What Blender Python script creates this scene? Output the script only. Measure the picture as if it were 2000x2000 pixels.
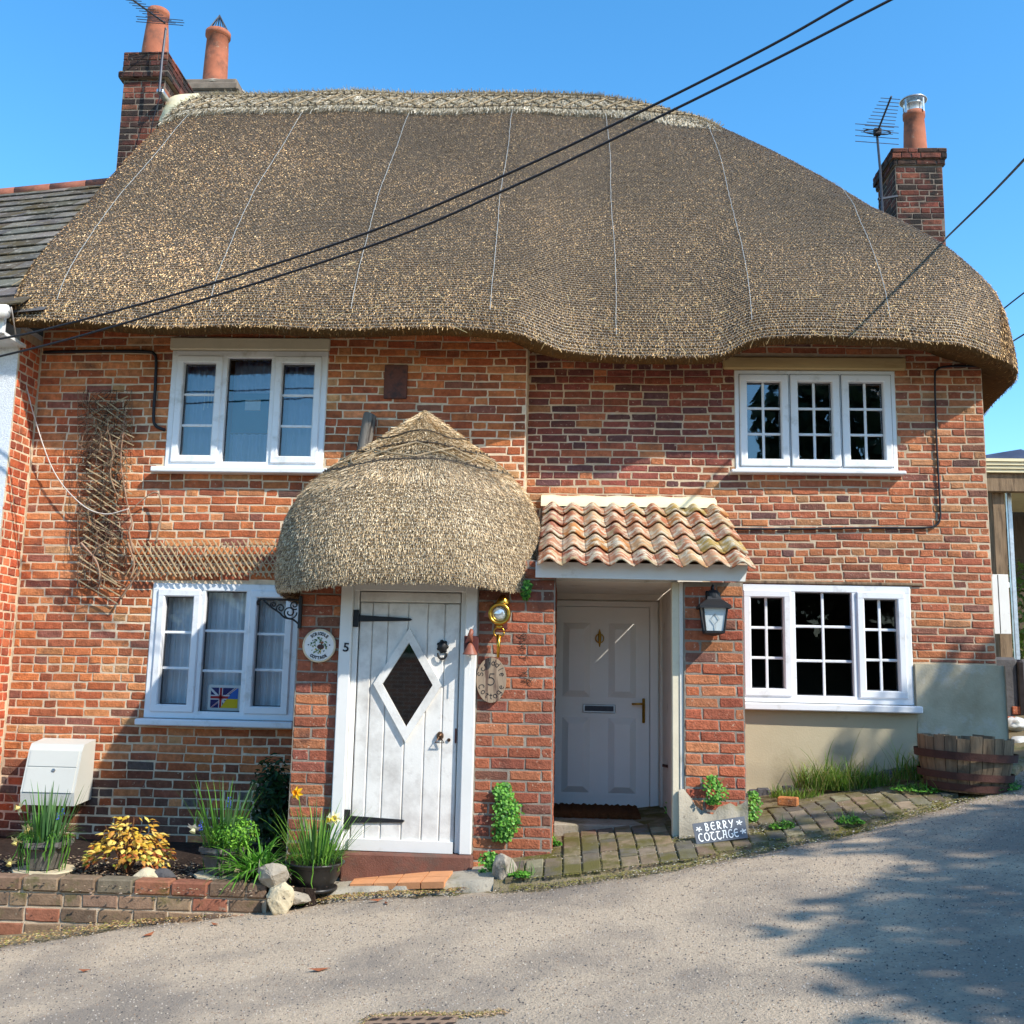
import bpy, bmesh, math, random
import numpy as np
from mathutils import Vector, Matrix, Quaternion, noise
for _o in list(bpy.data.objects): bpy.data.objects.remove(_o)
sc = bpy.context.scene
R = math.radians
# ------------------------------------------------------------------ camera
CAMZ = 1.5
PITCH, ROLL, YAW = R(9.0), R(1.25), R(-3.0)
def ray(px, py):
    """direction of a photograph pixel (2000 px frame) in world axes"""
    u = (px-1000)/2000; v = -(py-1000)/2000
    c, s = math.cos(ROLL), math.sin(ROLL); u, v = c*u-s*v, s*u+c*v
    c, s = math.cos(PITCH), math.sin(PITCH); y, z = c-s*v, s+c*v
    c, s = math.cos(YAW), math.sin(YAW)
    return Vector((c*u+s*y, -s*u+c*y, z))
def at(px, py, Y):
    """point of the vertical plane y = Y seen at that pixel"""
    d = ray(px, py); k = Y/d.y
    return Vector((d.x*k, Y, CAMZ+d.z*k))
cam = bpy.data.objects.new('camera', bpy.data.cameras.new('camera'))
sc.collection.objects.link(cam); sc.camera = cam
cam.data.sensor_width = 36; cam.data.lens = 36; cam.data.clip_end = 600; cam.data.clip_start = .05
cam.location = (0, 0, CAMZ)
_f = ray(1000, 1000).normalized(); _r = (ray(1001, 1000)-ray(999, 1000)).normalized(); _u = _r.cross(_f)
cam.rotation_euler = Matrix((_r, _u, -_f)).transposed().to_euler()
# ------------------------------------------------------------------ sky, sun, exposure
SUN = Vector((1.42, -1.0, 1.46)).normalized()
w = bpy.data.worlds.new('World'); sc.world = w; w.use_nodes = True
nt = w.node_tree; nt.nodes.clear()
sky = nt.nodes.new('ShaderNodeTexSky'); sky.sky_type = 'NISHITA'; sky.sun_disc = False
sky.sun_elevation = math.asin(SUN.z); sky.sun_rotation = math.atan2(SUN.x, SUN.y)
sky.altitude = 0; sky.air_density = 1.0; sky.dust_density = .3; sky.ozone_density = 2.6
hsv = nt.nodes.new('ShaderNodeHueSaturation'); hsv.inputs['Saturation'].default_value = 1.29; hsv.inputs['Hue'].default_value = .493; hsv.inputs['Value'].default_value = 1.0
bg = nt.nodes.new('ShaderNodeBackground'); bg.inputs[1].default_value = .15
wo = nt.nodes.new('ShaderNodeOutputWorld')
nt.links.new(sky.outputs[0], hsv.inputs['Color']); nt.links.new(hsv.outputs[0], bg.inputs[0]); nt.links.new(bg.outputs[0], wo.inputs[0])
sun = bpy.data.objects.new('sun', bpy.data.lights.new('sun', 'SUN')); sc.collection.objects.link(sun)
sun.data.energy = 3.0; sun.data.angle = R(.53); sun.data.color = (1, .94, .84)
sun.rotation_euler = SUN.to_track_quat('Z', 'Y').to_euler(); sun.location = SUN*40
sc.view_settings.view_transform = 'Standard'; sc.view_settings.look = 'None'
sc.view_settings.gamma = 1; sc.view_settings.use_curve_mapping = False; sc.view_settings.exposure = 1.12
# ------------------------------------------------------------------ helpers
rnd = random.Random(11); rng = np.random.default_rng(5)
def lin(r, g, b):
    f = lambda c: (c/255/12.92 if c/255 < .04045 else ((c/255+.055)/1.055)**2.4)
    return (f(r), f(g), f(b))
MATS = {}
def mat(name, col=None, rough=.75, metal=0., var=.2, vs=6., bump=0., bs=60., spots=None, spots2=None, spec=.4, attr=False, stretch=None, broad=None):
    """procedural principled material on world position; spots = (colour, scale, low, high)"""
    m = bpy.data.materials.new(name); m.use_nodes = True; n = m.node_tree; N = n.nodes; L = n.links
    p = N['Principled BSDF']; p.inputs['Roughness'].default_value = rough; p.inputs['Metallic'].default_value = metal
    p.inputs['Specular IOR Level'].default_value = spec
    geo = N.new('ShaderNodeNewGeometry'); pos = geo.outputs['Position']
    if stretch:
        mp = N.new('ShaderNodeVectorMath'); mp.operation = 'MULTIPLY'; mp.inputs[1].default_value = stretch
        L.new(pos, mp.inputs[0]); pos = mp.outputs[0]
    def nz(scale, detail=5, rough_=.6):
        t = N.new('ShaderNodeTexNoise'); t.inputs['Scale'].default_value = scale; t.inputs['Detail'].default_value = detail
        t.inputs['Roughness'].default_value = rough_; L.new(pos, t.inputs['Vector']); return t.outputs['Fac']
    if attr:
        a = N.new('ShaderNodeAttribute'); a.attribute_name = 'Col'; c = a.outputs['Color']
    else:
        a = N.new('ShaderNodeRGB'); a.outputs[0].default_value = (*col, 1); c = a.outputs[0]
    if var:
        mr = N.new('ShaderNodeMapRange'); mr.inputs[1].default_value = .25; mr.inputs[2].default_value = .75
        mr.inputs[3].default_value = 1-var; mr.inputs[4].default_value = 1+var; L.new(nz(vs), mr.inputs[0])
        mx = N.new('ShaderNodeVectorMath'); mx.operation = 'SCALE'; L.new(c, mx.inputs[0]); L.new(mr.outputs[0], mx.inputs['Scale']); c = mx.outputs[0]
    if broad:
        mr = N.new('ShaderNodeMapRange'); mr.inputs[1].default_value = .3; mr.inputs[2].default_value = .7; mr.inputs[3].default_value = 1-broad[1]; mr.inputs[4].default_value = 1+broad[1]; L.new(nz(broad[0], 4, .55), mr.inputs[0])
        mx = N.new('ShaderNodeVectorMath'); mx.operation = 'SCALE'; L.new(c, mx.inputs[0]); L.new(mr.outputs[0], mx.inputs['Scale']); c = mx.outputs[0]
    for sp in (spots, spots2):
        if sp:
            mr = N.new('ShaderNodeMapRange'); mr.inputs[1].default_value = sp[2]; mr.inputs[2].default_value = sp[3]; L.new(nz(sp[1], 6, .65), mr.inputs[0])
            mx = N.new('ShaderNodeMix'); mx.data_type = 'RGBA'; L.new(mr.outputs[0], mx.inputs[0]); L.new(c, mx.inputs[6]); mx.inputs[7].default_value = (*sp[0], 1); c = mx.outputs[2]
    L.new(c, p.inputs['Base Color'])
    if bump:
        b = N.new('ShaderNodeBump'); b.inputs['Strength'].default_value = min(1, bump*1.0); b.inputs['Distance'].default_value = .01
        L.new(nz(bs, 6, .6), b.inputs['Height']); L.new(b.outputs[0], p.inputs['Normal'])
    MATS[name] = m; return m
def leaf_mat(name, rough=.5, trans=.35):
    m = mat(name, attr=True, rough=rough, var=.15, vs=30, spec=.35)
    N = m.node_tree.nodes; L = m.node_tree.links; p = N['Principled BSDF']; out = N['Material Output']
    t = N.new('ShaderNodeBsdfTranslucent'); src = p.inputs['Base Color'].links[0].from_socket; L.new(src, t.inputs[0])
    mx = N.new('ShaderNodeMixShader'); mx.inputs[0].default_value = trans; L.new(p.outputs[0], mx.inputs[1]); L.new(t.outputs[0], mx.inputs[2]); L.new(mx.outputs[0], out.inputs[0])
    return m
def glass_mat(name, ior, tint=(1, 1, 1)):
    m = bpy.data.materials.new(name); m.use_nodes = True; N = m.node_tree.nodes; L = m.node_tree.links; N.clear()
    o = N.new('ShaderNodeOutputMaterial'); f = N.new('ShaderNodeFresnel'); f.inputs[0].default_value = ior
    g = N.new('ShaderNodeBsdfGlossy'); g.inputs['Roughness'].default_value = .015; t = N.new('ShaderNodeBsdfTransparent'); t.inputs[0].default_value = (*tint, 1)
    geo = N.new('ShaderNodeNewGeometry'); ns = N.new('ShaderNodeTexNoise'); ns.inputs['Scale'].default_value = 3.5; L.new(geo.outputs['Position'], ns.inputs['Vector'])
    b = N.new('ShaderNodeBump'); b.inputs['Strength'].default_value = .12; b.inputs['Distance'].default_value = .01; L.new(ns.outputs['Fac'], b.inputs['Height']); L.new(b.outputs[0], g.inputs['Normal'])
    mx = N.new('ShaderNodeMixShader'); L.new(f.outputs[0], mx.inputs[0]); L.new(t.outputs[0], mx.inputs[1]); L.new(g.outputs[0], mx.inputs[2]); L.new(mx.outputs[0], o.inputs[0])
    MATS[name] = m; return m
# ---- materials
mat('brick', attr=True, rough=.9, var=.32, vs=26, bump=1.0, bs=75, spots=(lin(86, 62, 54), 4.5, .55, .8), spots2=(lin(206, 184, 158), 34, .62, .74), spec=.15, broad=(1.3, .22))
mat('brick_soot', attr=True, rough=.92, var=.35, vs=20, bump=1.0, bs=75, spots=(lin(46, 42, 40), 3.2, .42, .62), spots2=(lin(170, 158, 140), 20, .64, .74), spec=.15)
mat('brick_dirty', attr=True, rough=.9, var=.3, vs=18, bump=.5, bs=90, spots=(lin(80, 82, 40), 5, .56, .7), spots2=(lin(150, 140, 120), 24, .62, .76), spec=.2)
mat('mortar', lin(218, 196, 166), broad=(1.5, .2), rough=.95, var=.18, vs=14, bump=.6, bs=160, spots=(lin(150, 130, 110), 3, .5, .75), spec=.1)
mat('pier_mortar', lin(140, 130, 118), rough=.95, var=.2, vs=14, bump=.6, bs=160, spots=(lin(186, 176, 160), 6, .55, .7), spec=.1)
mat('mortar_grey', lin(198, 176, 148), broad=(1.5, .2), rough=.95, var=.2, vs=14, bump=.6, bs=160, spots=(lin(190, 180, 165), 6, .55, .7), spec=.1)
mat('soot_mortar', lin(120, 108, 96), rough=.95, var=.25, vs=10, bump=.5, bs=120, spec=.1)
mat('thatch', lin(80, 65, 48), rough=.95, var=.45, vs=55, bump=1, bs=140, spec=.05)  # dark base and colour noise paint in the tiny shadows between straws
mat('hood_base', lin(126, 106, 78), rough=.95, var=.35, vs=60, bump=.9, bs=140, spec=.05)
mat('sedge_base', lin(164, 150, 126), rough=.95, var=.3, vs=60, bump=.8, bs=140, spec=.05)
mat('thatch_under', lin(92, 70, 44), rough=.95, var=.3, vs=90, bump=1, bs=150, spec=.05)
mat('straw', attr=True, rough=.85, var=.16, vs=4, spec=.15, broad=(.9, .2))
mat('seam_wire', lin(176, 180, 178), rough=.5, var=.1)
mat('net_wire', lin(152, 146, 134), rough=.5, metal=.1, var=.1, spec=.4)
mat('hazel', lin(150, 132, 105), rough=.85, var=.3, vs=20, spec=.2)
mat('hazel_dark', lin(70, 62, 54), rough=.9, var=.3, vs=20, spec=.2)
mat('upvc', lin(222, 223, 224), rough=.35, var=.03, vs=4, spots=(lin(178, 176, 168), 6, .56, .8), spec=.4)
mat('upvc_trim', lin(60, 62, 66), rough=.6, var=.1)
mat('cream_paint', lin(214, 203, 176), rough=.75, var=.08, vs=5, bump=.25, bs=40, spots=(lin(170, 155, 125), 7, .62, .8))
mat('door_paint', lin(218, 215, 208), rough=.6, var=.08, vs=3, bump=.12, bs=60, spots=(lin(166, 160, 152), 3.2, .46, .76), spots2=(lin(190, 184, 176), 14, .6, .75))
mat('frame_paint', lin(216, 215, 210), rough=.55, var=.05, vs=4, spots=(lin(175, 168, 156), 6, .62, .85))
mat('comp_door', lin(246, 243, 236), rough=.45, var=.03, vs=3)
mat('iron', lin(28, 28, 30), rough=.55, var=.2, vs=30, bump=.2, bs=90)
mat('brass', lin(196, 150, 62), rough=.28, metal=1, var=.2, vs=25)
mat('bronze', lin(90, 66, 48), rough=.4, metal=.8, var=.3, vs=40)
mat('copper_paint', lin(140, 84, 66), rough=.5, var=.2, vs=30)
mat('rust_red', lin(84, 40, 36), rough=.7, var=.2, vs=30)
mat('steel', lin(178, 182, 186), rough=.35, metal=.9, var=.15, vs=20)
mat('aluminium', lin(190, 192, 196), rough=.4, metal=.9, var=.2, vs=20)
mat('dark_alu', lin(70, 72, 78), rough=.5, metal=.6, var=.2, vs=20)
mat('ridge_clay', lin(140, 86, 68), rough=.85, var=.2, vs=8, bump=.3, bs=60, spots=(lin(90, 70, 60), 6, .5, .7))
mat('terracotta', lin(158, 94, 68), rough=.88, var=.2, vs=8, bump=.3, bs=60, spots=(lin(104, 70, 56), 5, .5, .7), spots2=(lin(170, 140, 116), 9, .6, .72))
mat('tile', attr=True, rough=.85, var=.2, vs=16, bump=.5, bs=90, spots=(lin(198, 184, 158), 12, .46, .58), spots2=(lin(150, 124, 70), 6, .55, .68), spec=.2)
mat('slate', attr=True, rough=.9, var=.3, vs=12, bump=.6, bs=70, spots=(lin(150, 144, 132), 15, .55, .66), spots2=(lin(84, 72, 44), 3, .5, .66), spec=.12)
mat('render', lin(182, 170, 142), rough=.9, var=.08, vs=2.2, bump=.2, bs=70, spots=(lin(140, 128, 100), 1.6, .5, .8), spots2=(lin(120, 116, 108), 3.5, .62, .85), spec=.15)
mat('grey_render', lin(182, 171, 146), rough=.9, var=.1, vs=2.2, bump=.3, bs=60, spots=(lin(150, 138, 112), 1.7, .45, .75), spots2=(lin(190, 186, 176), 3, .55, .75), spec=.15)
mat('plaster', lin(222, 214, 200), rough=.85, var=.06, vs=4, bump=.25, bs=25, spots=(lin(168, 158, 138), 6, .58, .8))
mat('pebbledash', lin(215, 218, 222), rough=.95, var=.18, vs=90, bump=1, bs=110, spec=.1)
mat('oak', lin(176, 152, 108), rough=.8, var=.15, vs=5, bump=.2, bs=50, stretch=(.25, 1, 1.6), spots=(lin(140, 112, 72), 9, .55, .75))
mat('old_wood', lin(128, 108, 86), rough=.9, var=.35, vs=7, bump=.5, bs=45, stretch=(3, 3, .35), spots=(lin(70, 58, 48), 6, .5, .7), spec=.15)
mat('grey_wood', lin(120, 114, 106), rough=.9, var=.3, vs=9, bump=.5, bs=45, stretch=(3, 3, .35), spots=(lin(56, 50, 46), 6, .5, .65), spec=.15)
mat('sign_wood', lin(150, 130, 108), rough=.75, var=.25, vs=5, stretch=(9, 9, .8), spots=(lin(92, 70, 58), 3, .52, .64))
mat('white_print', lin(232, 232, 226), rough=.6, var=.05)
mat('ink', lin(24, 24, 30), rough=.6, var=.05)
mat('ceramic', lin(222, 218, 214), rough=.25, var=.03)
mat('ceramic_rim', lin(206, 188, 158), rough=.3, var=.08)
mat('asphalt', lin(184, 165, 141), rough=.97, var=.2, vs=55, bump=1, bs=85, spots=(lin(142, 130, 116), .75, .44, .60), spots2=(lin(110, 103, 96), 70, .57, .68), spec=.1)
mat('earth', lin(120, 108, 84), rough=.97, var=.3, vs=3, bump=.8, bs=40, spots=(lin(84, 92, 52), 2, .55, .7), spec=.1)
mat('soil', lin(52, 42, 36), rough=.97, var=.5, vs=26, bump=1, bs=60, spots=(lin(110, 94, 78), 45, .64, .72), spec=.1)
mat('concrete', lin(160, 152, 136), rough=.93, var=.18, vs=5, bump=.6, bs=80, spots=(lin(120, 114, 84), 4, .54, .72), spots2=(lin(92, 86, 78), 22, .6, .74), spec=.15)
mat('paver', attr=True, rough=.92, var=.25, vs=14, bump=.6, bs=90, spots=(lin(98, 92, 54), 4.2, .46, .62), spots2=(lin(176, 168, 152), 30, .66, .76), spec=.15)
mat('moss_bed', lin(128, 116, 92), rough=1, var=.35, vs=14, bump=1, bs=90, spots=(lin(96, 90, 44), 5, .48, .62), spots2=(lin(70, 62, 54), 30, .56, .68), spec=.05)
mat('red_step', lin(112, 76, 64), rough=.9, var=.25, vs=9, bump=.5, bs=80, spots=(lin(88, 82, 74), 5, .5, .7), spec=.2)
mat('clay_tile', lin(204, 142, 96), rough=.8, var=.12, vs=10, bump=.2, bs=80)
mat('stone', lin(160, 150, 134), rough=.9, var=.25, vs=9, bump=.8, bs=40, spots=(lin(100, 92, 80), 7, .55, .7), spec=.15)
mat('pale_stone', lin(192, 178, 148), rough=.9, var=.15, vs=9, bump=.8, bs=40, spots=(lin(150, 138, 110), 9, .6, .75), spec=.15)
mat('dark_stone', lin(84, 82, 82), rough=.9, var=.25, vs=9, bump=.8, bs=30, spec=.15)
mat('plastic_black', lin(40, 38, 36), rough=.38, var=.15, vs=12, spots=(lin(92, 84, 76), 16, .64, .75))
mat('pot_grey', lin(92, 88, 82), rough=.7, var=.25, vs=7, stretch=(5, 5, 1), bump=.2, bs=40, spots=(lin(150, 142, 128), 7, .58, .72))
mat('meter_white', lin(196, 194, 184), rough=.5, var=.04, vs=3, spots=(lin(186, 182, 170), 4, .6, .8))
mat('coir', lin(96, 62, 38), rough=1, var=.4, vs=60, bump=1, bs=150, spec=.05)
mat('rust', lin(72, 44, 36), rough=.85, var=.3, vs=15, bump=.4, bs=80)
mat('iron_cover', lin(140, 114, 92), rough=.8, metal=.1, var=.3, vs=14, bump=.4, bs=70, spots=(lin(90, 66, 50), 20, .55, .7))
mat('cover_hole', lin(50, 38, 32), rough=.95, var=.2)
mat('cable_black', lin(26, 26, 32), rough=.6, var=.1)
mat('cable_white', lin(196, 186, 176), rough=.6, var=.1)
mat('vine', attr=True, rough=.9, var=.25, vs=30, spec=.15)
mat('curtain', lin(226, 228, 232), rough=.95, var=.04, vs=6, spec=.1)
mat('blue_curtain_and_sky', lin(172, 186, 214), rough=.95, var=.06, vs=6, spec=.1)  # curtains, and the painted sky reflection atop the middle pane
mat('room', lin(132, 124, 112), rough=.95, var=.15, vs=2, spec=.1)
mat('teal_blind', lin(40, 110, 130), rough=.7, var=.15, vs=6)
mat('slate_sign', lin(92, 96, 102), rough=.75, var=.12, vs=25, bump=.2, bs=50)
mat('plate', lin(104, 62, 50), rough=.75, var=.2, vs=14, bump=.4, bs=50, spots=(lin(70, 50, 46), 12, .5, .65))
mat('lead', lin(120, 122, 124), rough=.6, var=.15, vs=8)
mat('flash_cream', lin(222, 210, 172), rough=.85, var=.1, vs=6)
mat('felt', lin(70, 78, 92), rough=.4, var=.2, vs=9)
mat('tarp', lin(60, 66, 84), rough=.35, var=.3, vs=5)
mat('poly_bag', lin(206, 206, 200), rough=.45, var=.12, vs=9)
mat('print', attr=True, rough=.7, var=.03)
mat('bark', lin(86, 74, 62), rough=.95, var=.3, vs=8, bump=.8, bs=25, stretch=(3, 3, .6))
leaf_mat('leaf'); leaf_mat('petal', .6, .3); leaf_mat('hedge_leaf', .6, .25)
glass_mat('clear_glass', 1.45, (.9, .93, .94)); glass_mat('dim_glass', 1.38, (.8, .84, .84)); glass_mat('glass', 2.45, (.92, .95, .96)); glass_mat('lamp_glass', 1.5, (.9, .92, .92))
mat('dark_glass', lin(14, 16, 15), rough=.03, var=0, spec=1.0); MATS['dark_glass'].node_tree.nodes['Principled BSDF'].inputs['IOR'].default_value = 1.9
mat('frost_glass', lin(196, 204, 204), rough=.25, var=.06, vs=20, spec=.6)
mat('lens', lin(200, 206, 206), rough=.08, metal=.6, var=.3, vs=60)

class MB:
    """collects verts / faces / colours; build() links them as ONE mesh object"""
    def __init__(s): s.v = []; s.f = []; s.c = []
    def add(s, vs, fs, col=(.5, .5, .5)):
        o = len(s.v); s.v += [tuple(q) for q in vs]; s.f += [tuple(i+o for i in f) for f in fs]; s.c += [(*col[:3], 1)]*len(vs)
    def box(s, x0, x1, y0, y1, z0, z1, b=0., col=(.5, .5, .5), M=None):
        x0, x1 = min(x0, x1), max(x0, x1); y0, y1 = min(y0, y1), max(y0, y1); z0, z1 = min(z0, z1), max(z0, z1)
        b = min(b, (x1-x0)*.45, (y1-y0)*.45, (z1-z0)*.45)
        if b <= 0:
            vs = [(x, y, z) for x in (x0, x1) for y in (y0, y1) for z in (z0, z1)]
            fs = [(0, 1, 3, 2), (4, 6, 7, 5), (0, 4, 5, 1), (2, 3, 7, 6), (0, 2, 6, 4), (1, 5, 7, 3)]
        else:
            vs = []; idx = {}
            for i in (0, 1):
                for j in (0, 1):
                    for k in (0, 1):
                        c = ((x0, x1)[i], (y0, y1)[j], (z0, z1)[k]); d = ((b, -b)[i], (b, -b)[j], (b, -b)[k])
                        for a in range(3):
                            q = [c[t]+(d[t] if t != a else 0) for t in range(3)]
                            idx[i, j, k, a] = len(vs); vs.append(tuple(q))
            fs = []
            for i in (0, 1):
                q = [idx[i, 0, 0, 0], idx[i, 1, 0, 0], idx[i, 1, 1, 0], idx[i, 0, 1, 0]]; fs.append(q if i else q[::-1])
                q = [idx[0, i, 0, 1], idx[1, i, 0, 1], idx[1, i, 1, 1], idx[0, i, 1, 1]]; fs.append(q[::-1] if i else q)
                q = [idx[0, 0, i, 2], idx[1, 0, i, 2], idx[1, 1, i, 2], idx[0, 1, i, 2]]; fs.append(q if i else q[::-1])
                for j in (0, 1):
                    fs.append([idx[0, i, j, 1], idx[1, i, j, 1], idx[1, i, j, 2], idx[0, i, j, 2]])
                    fs.append([idx[i, 0, j, 0], idx[i, 1, j, 0], idx[i, 1, j, 2], idx[i, 0, j, 2]])
                    fs.append([idx[i, j, 0, 0], idx[i, j, 1, 0], idx[i, j, 1, 1], idx[i, j, 0, 1]])
                    for k in (0, 1): fs.append([idx[i, j, k, a] for a in range(3)])
        if M is not None: vs = [M @ Vector(q) for q in vs]
        s.add(vs, fs, col)
    def tube(s, pts, r, seg=6, col=(.5, .5, .5), cap=True):
        pts = [Vector(p) for p in pts]; n = len(pts); rs = r if isinstance(r, (list, tuple)) else [r]*n
        vs = []; prev = None
        for i, p in enumerate(pts):
            t = (pts[min(i+1, n-1)]-pts[max(i-1, 0)])
            t = t.normalized() if t.length > 1e-9 else Vector((0, 0, 1))
            if prev is None: a = t.orthogonal().normalized()
            else:
                a = prev-t*prev.dot(t); a = a.normalized() if a.length > 1e-6 else t.orthogonal().normalized()
            prev = a; b = t.cross(a)
            for k in range(seg):
                an = 2*math.pi*k/seg; vs.append(p+(a*math.cos(an)+b*math.sin(an))*rs[i])
        fs = [(i*seg+k, i*seg+(k+1) % seg, (i+1)*seg+(k+1) % seg, (i+1)*seg+k) for i in range(n-1) for k in range(seg)]
        if cap: fs += [tuple(range(seg))[::-1], tuple(range((n-1)*seg, n*seg))]
        s.add(vs, fs, col)
    def lathe(s, prof, c, seg=24, axis='z', col=(.5, .5, .5), twist=0., phase=0., sx=1., sy=1.):
        """prof = [(r, h)], c = centre; axis z (up) or y (towards the viewer, h along -y)"""
        vs = []; c = Vector(c)
        for i, (r_, h) in enumerate(prof):
            for k in range(seg):
                a = 2*math.pi*k/seg+phase+twist*i
                if axis == 'z': vs.append(c+Vector((r_*math.cos(a)*sx, r_*math.sin(a)*sy, h)))
                else: vs.append(c+Vector((r_*math.cos(a)*sx, -h, r_*math.sin(a)*sy)))
        n = len(prof)
        fs = [(i*seg+k, i*seg+(k+1) % seg, (i+1)*seg+(k+1) % seg, (i+1)*seg+k) for i in range(n-1) for k in range(seg)]
        if axis != 'z': fs = [f[::-1] for f in fs]
        if prof[-1][0] > 1e-5: fs.append(tuple(range((n-1)*seg, n*seg)) if axis == 'z' else tuple(range((n-1)*seg, n*seg))[::-1])
        s.add(vs, fs, col)
    def prism(s, poly, y0, y1, col=(.5, .5, .5)):
        """poly in (x, z) extruded from y0 (front) to y1"""
        n = len(poly); vs = [(x, y0, z) for x, z in poly]+[(x, y1, z) for x, z in poly]
        fs = [tuple(range(n)), tuple(range(n, 2*n))[::-1]]+[(i, i+n, (i+1) % n+n, (i+1) % n) for i in range(n)]
        s.add(vs, fs, col)
    def build(s, name, m, parent=None, smooth=False, **kw):
        return make(name, np.array(s.v, dtype=np.float64).reshape(-1, 3), s.f, m, parent, smooth, np.array(s.c, dtype=np.float32) if s.c else None, **kw)
WLOC = {}
def link(o): sc.collection.objects.link(o)
def make(name, V, F, m, parent=None, smooth=False, C=None, label=None, cat=None, group=None, kind=None):
    me = bpy.data.meshes.new(name)
    org = np.array([(V[:, 0].min()+V[:, 0].max())/2, (V[:, 1].min()+V[:, 1].max())/2, V[:, 2].min()])
    VV = V-org
    if isinstance(F, np.ndarray):
        k = F.shape[1]; me.vertices.add(len(VV)); me.vertices.foreach_set('co', VV.astype(np.float32).ravel())
        me.loops.add(F.size); me.loops.foreach_set('vertex_index', F.astype(np.int32).ravel())
        me.polygons.add(len(F)); me.polygons.foreach_set('loop_start', np.arange(0, F.size, k, dtype=np.int32)); me.polygons.foreach_set('loop_total', np.full(len(F), k, dtype=np.int32))
        me.update(calc_edges=True)
    else:
        me.from_pydata(VV.tolist(), [], [list(f) for f in F])
    if C is not None:
        a = me.color_attributes.new('Col', 'FLOAT_COLOR', 'POINT'); a.data.foreach_set('color', np.asarray(C, dtype=np.float32).ravel())
    if smooth: me.polygons.foreach_set('use_smooth', np.ones(len(me.polygons), dtype=bool))
    me.materials.append(MATS[m]); me.update()
    o = bpy.data.objects.new(name, me); link(o)
    if parent is not None:
        o.parent = parent; o.location = Vector(org)-WLOC[parent.name]
    else: o.location = org
    WLOC[o.name] = Vector(org)
    tag(o, label, cat, group, kind); return o
def tag(o, label=None, cat=None, group=None, kind=None):
    if label: o['label'] = label
    if cat: o['category'] = cat
    if group: o['group'] = group
    if kind: o['kind'] = kind
    return o
def thing(name, loc, label, cat, group=None):
    o = bpy.data.objects.new(name, None); link(o); o.location = loc; o.empty_display_size = .2
    WLOC[o.name] = Vector(loc); return tag(o, label, cat, group)
def jit(c, a=.12):
    k = 1+rnd.uniform(-a, a); return tuple(max(0, x*k*(1+rnd.uniform(-a, a)*.35)) for x in c)
def smooth_curve(pts, n=40):
    """Catmull-Rom through points"""
    P = [Vector(p) for p in pts]; P = [P[0]*2-P[1]]+P+[P[-1]*2-P[-2]]; out = []
    k = len(P)-3
    for i in range(k):
        for j in range(max(2, n//k)):
            t = j/max(2, n//k); a, b, c, d = P[i:i+4]
            out.append(.5*((2*b)+(c-a)*t+(2*a-5*b+4*c-d)*t*t+(3*b-a-3*c+d)*t**3))
    out.append(P[-2]); return out
def rect4(tl, tr, bl, br, Y):
    a, b, c, d = (at(*q, Y) for q in (tl, tr, bl, br))
    return ((a.x+c.x)/2, (b.x+d.x)/2, (c.z+d.z)/2, (a.z+b.z)/2)
# ------------------------------------------------------------------ planes of the place
YL, YR, YP, YB = 8.30, 8.50, 7.20, 8.62       # left wall, right wall, porch front, recessed door
def gz(x, y):
    """ground height: lane climbing to the right"""
    xx = np.clip(x, -7, 7); yy = np.clip(y, -12, 30)
    return .23+.131*xx+.006*np.clip(xx, -5, 5)**2+.05*(np.minimum(yy, 8)-6.7)+.085*np.clip(yy-8, 0, 30)*np.clip((x-2)/2, .15, 1)
def gpx(px, py):
    d = ray(px, py); a, b = 1.0, 60.0
    for k in np.linspace(1, 60, 600):
        if CAMZ+d.z*k < gz(d.x*k, d.y*k): a, b = k-.1, k; break
    for _ in range(40):
        k = (a+b)/2
        if CAMZ+d.z*k < gz(d.x*k, d.y*k): b = k
        else: a = k
    return Vector((d.x*k, d.y*k, CAMZ+d.z*k))
# ------------------------------------------------------------------ setting: ground, road, pavement
def sheet(name, xs, ys, m, dz, keep=None, kind='structure', rough=0.):
    X, Y = np.meshgrid(xs, ys, indexing='ij'); Z = gz(X, Y)+dz
    if rough: Z = Z+rough*(np.sin(X*7.1+Y*3.3)+np.sin(X*2.3-Y*5.9)+np.sin(X*13+2)*.5)
    V = np.stack([X, Y, Z], -1).reshape(-1, 3); n, k = X.shape
    idx = np.arange(n*k).reshape(n, k)
    F = np.stack([idx[:-1, :-1], idx[1:, :-1], idx[1:, 1:], idx[:-1, 1:]], -1).reshape(-1, 4)
    if keep is not None:
        cx = V[F].mean(1); F = F[keep(cx[:, 0], cx[:, 1])]
        used = np.unique(F); mp = np.zeros(len(V), int); mp[used] = np.arange(len(used)); V = V[used]; F = mp[F]
    return make(name, V, F, m, None, True, kind=kind)
far = [-160, -80, -40, -20]; xs0 = np.array(far+list(np.arange(-14, 14.1, .5))+[20, 40, 80, 160]); ys0 = np.array([-160, -80, -40, -20]+list(np.arange(-14, 24.1, .5))+[30, 50, 90, 200])
sheet('ground', xs0, ys0, 'earth', -.03)
edge_px = [(-500, 1960), (-200, 1890), (0, 1845), (240, 1808), (480, 1772), (620, 1756), (760, 1745), (900, 1737), (1000, 1730), (1100, 1722), (1220, 1706), (1350, 1690), (1500, 1655), (1650, 1625), (1750, 1600), (1850, 1570), (1920, 1540), (2000, 1498)]
EDGE = [gpx(*p) for p in edge_px]
ex = np.array([-14]+[p.x for p in EDGE]+[6, 14]); ey = np.array([EDGE[0].y-.2]+[p.y for p in EDGE]+[11.0, 19.0])
def edge_y(x): return np.interp(x, ex, ey)
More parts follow.
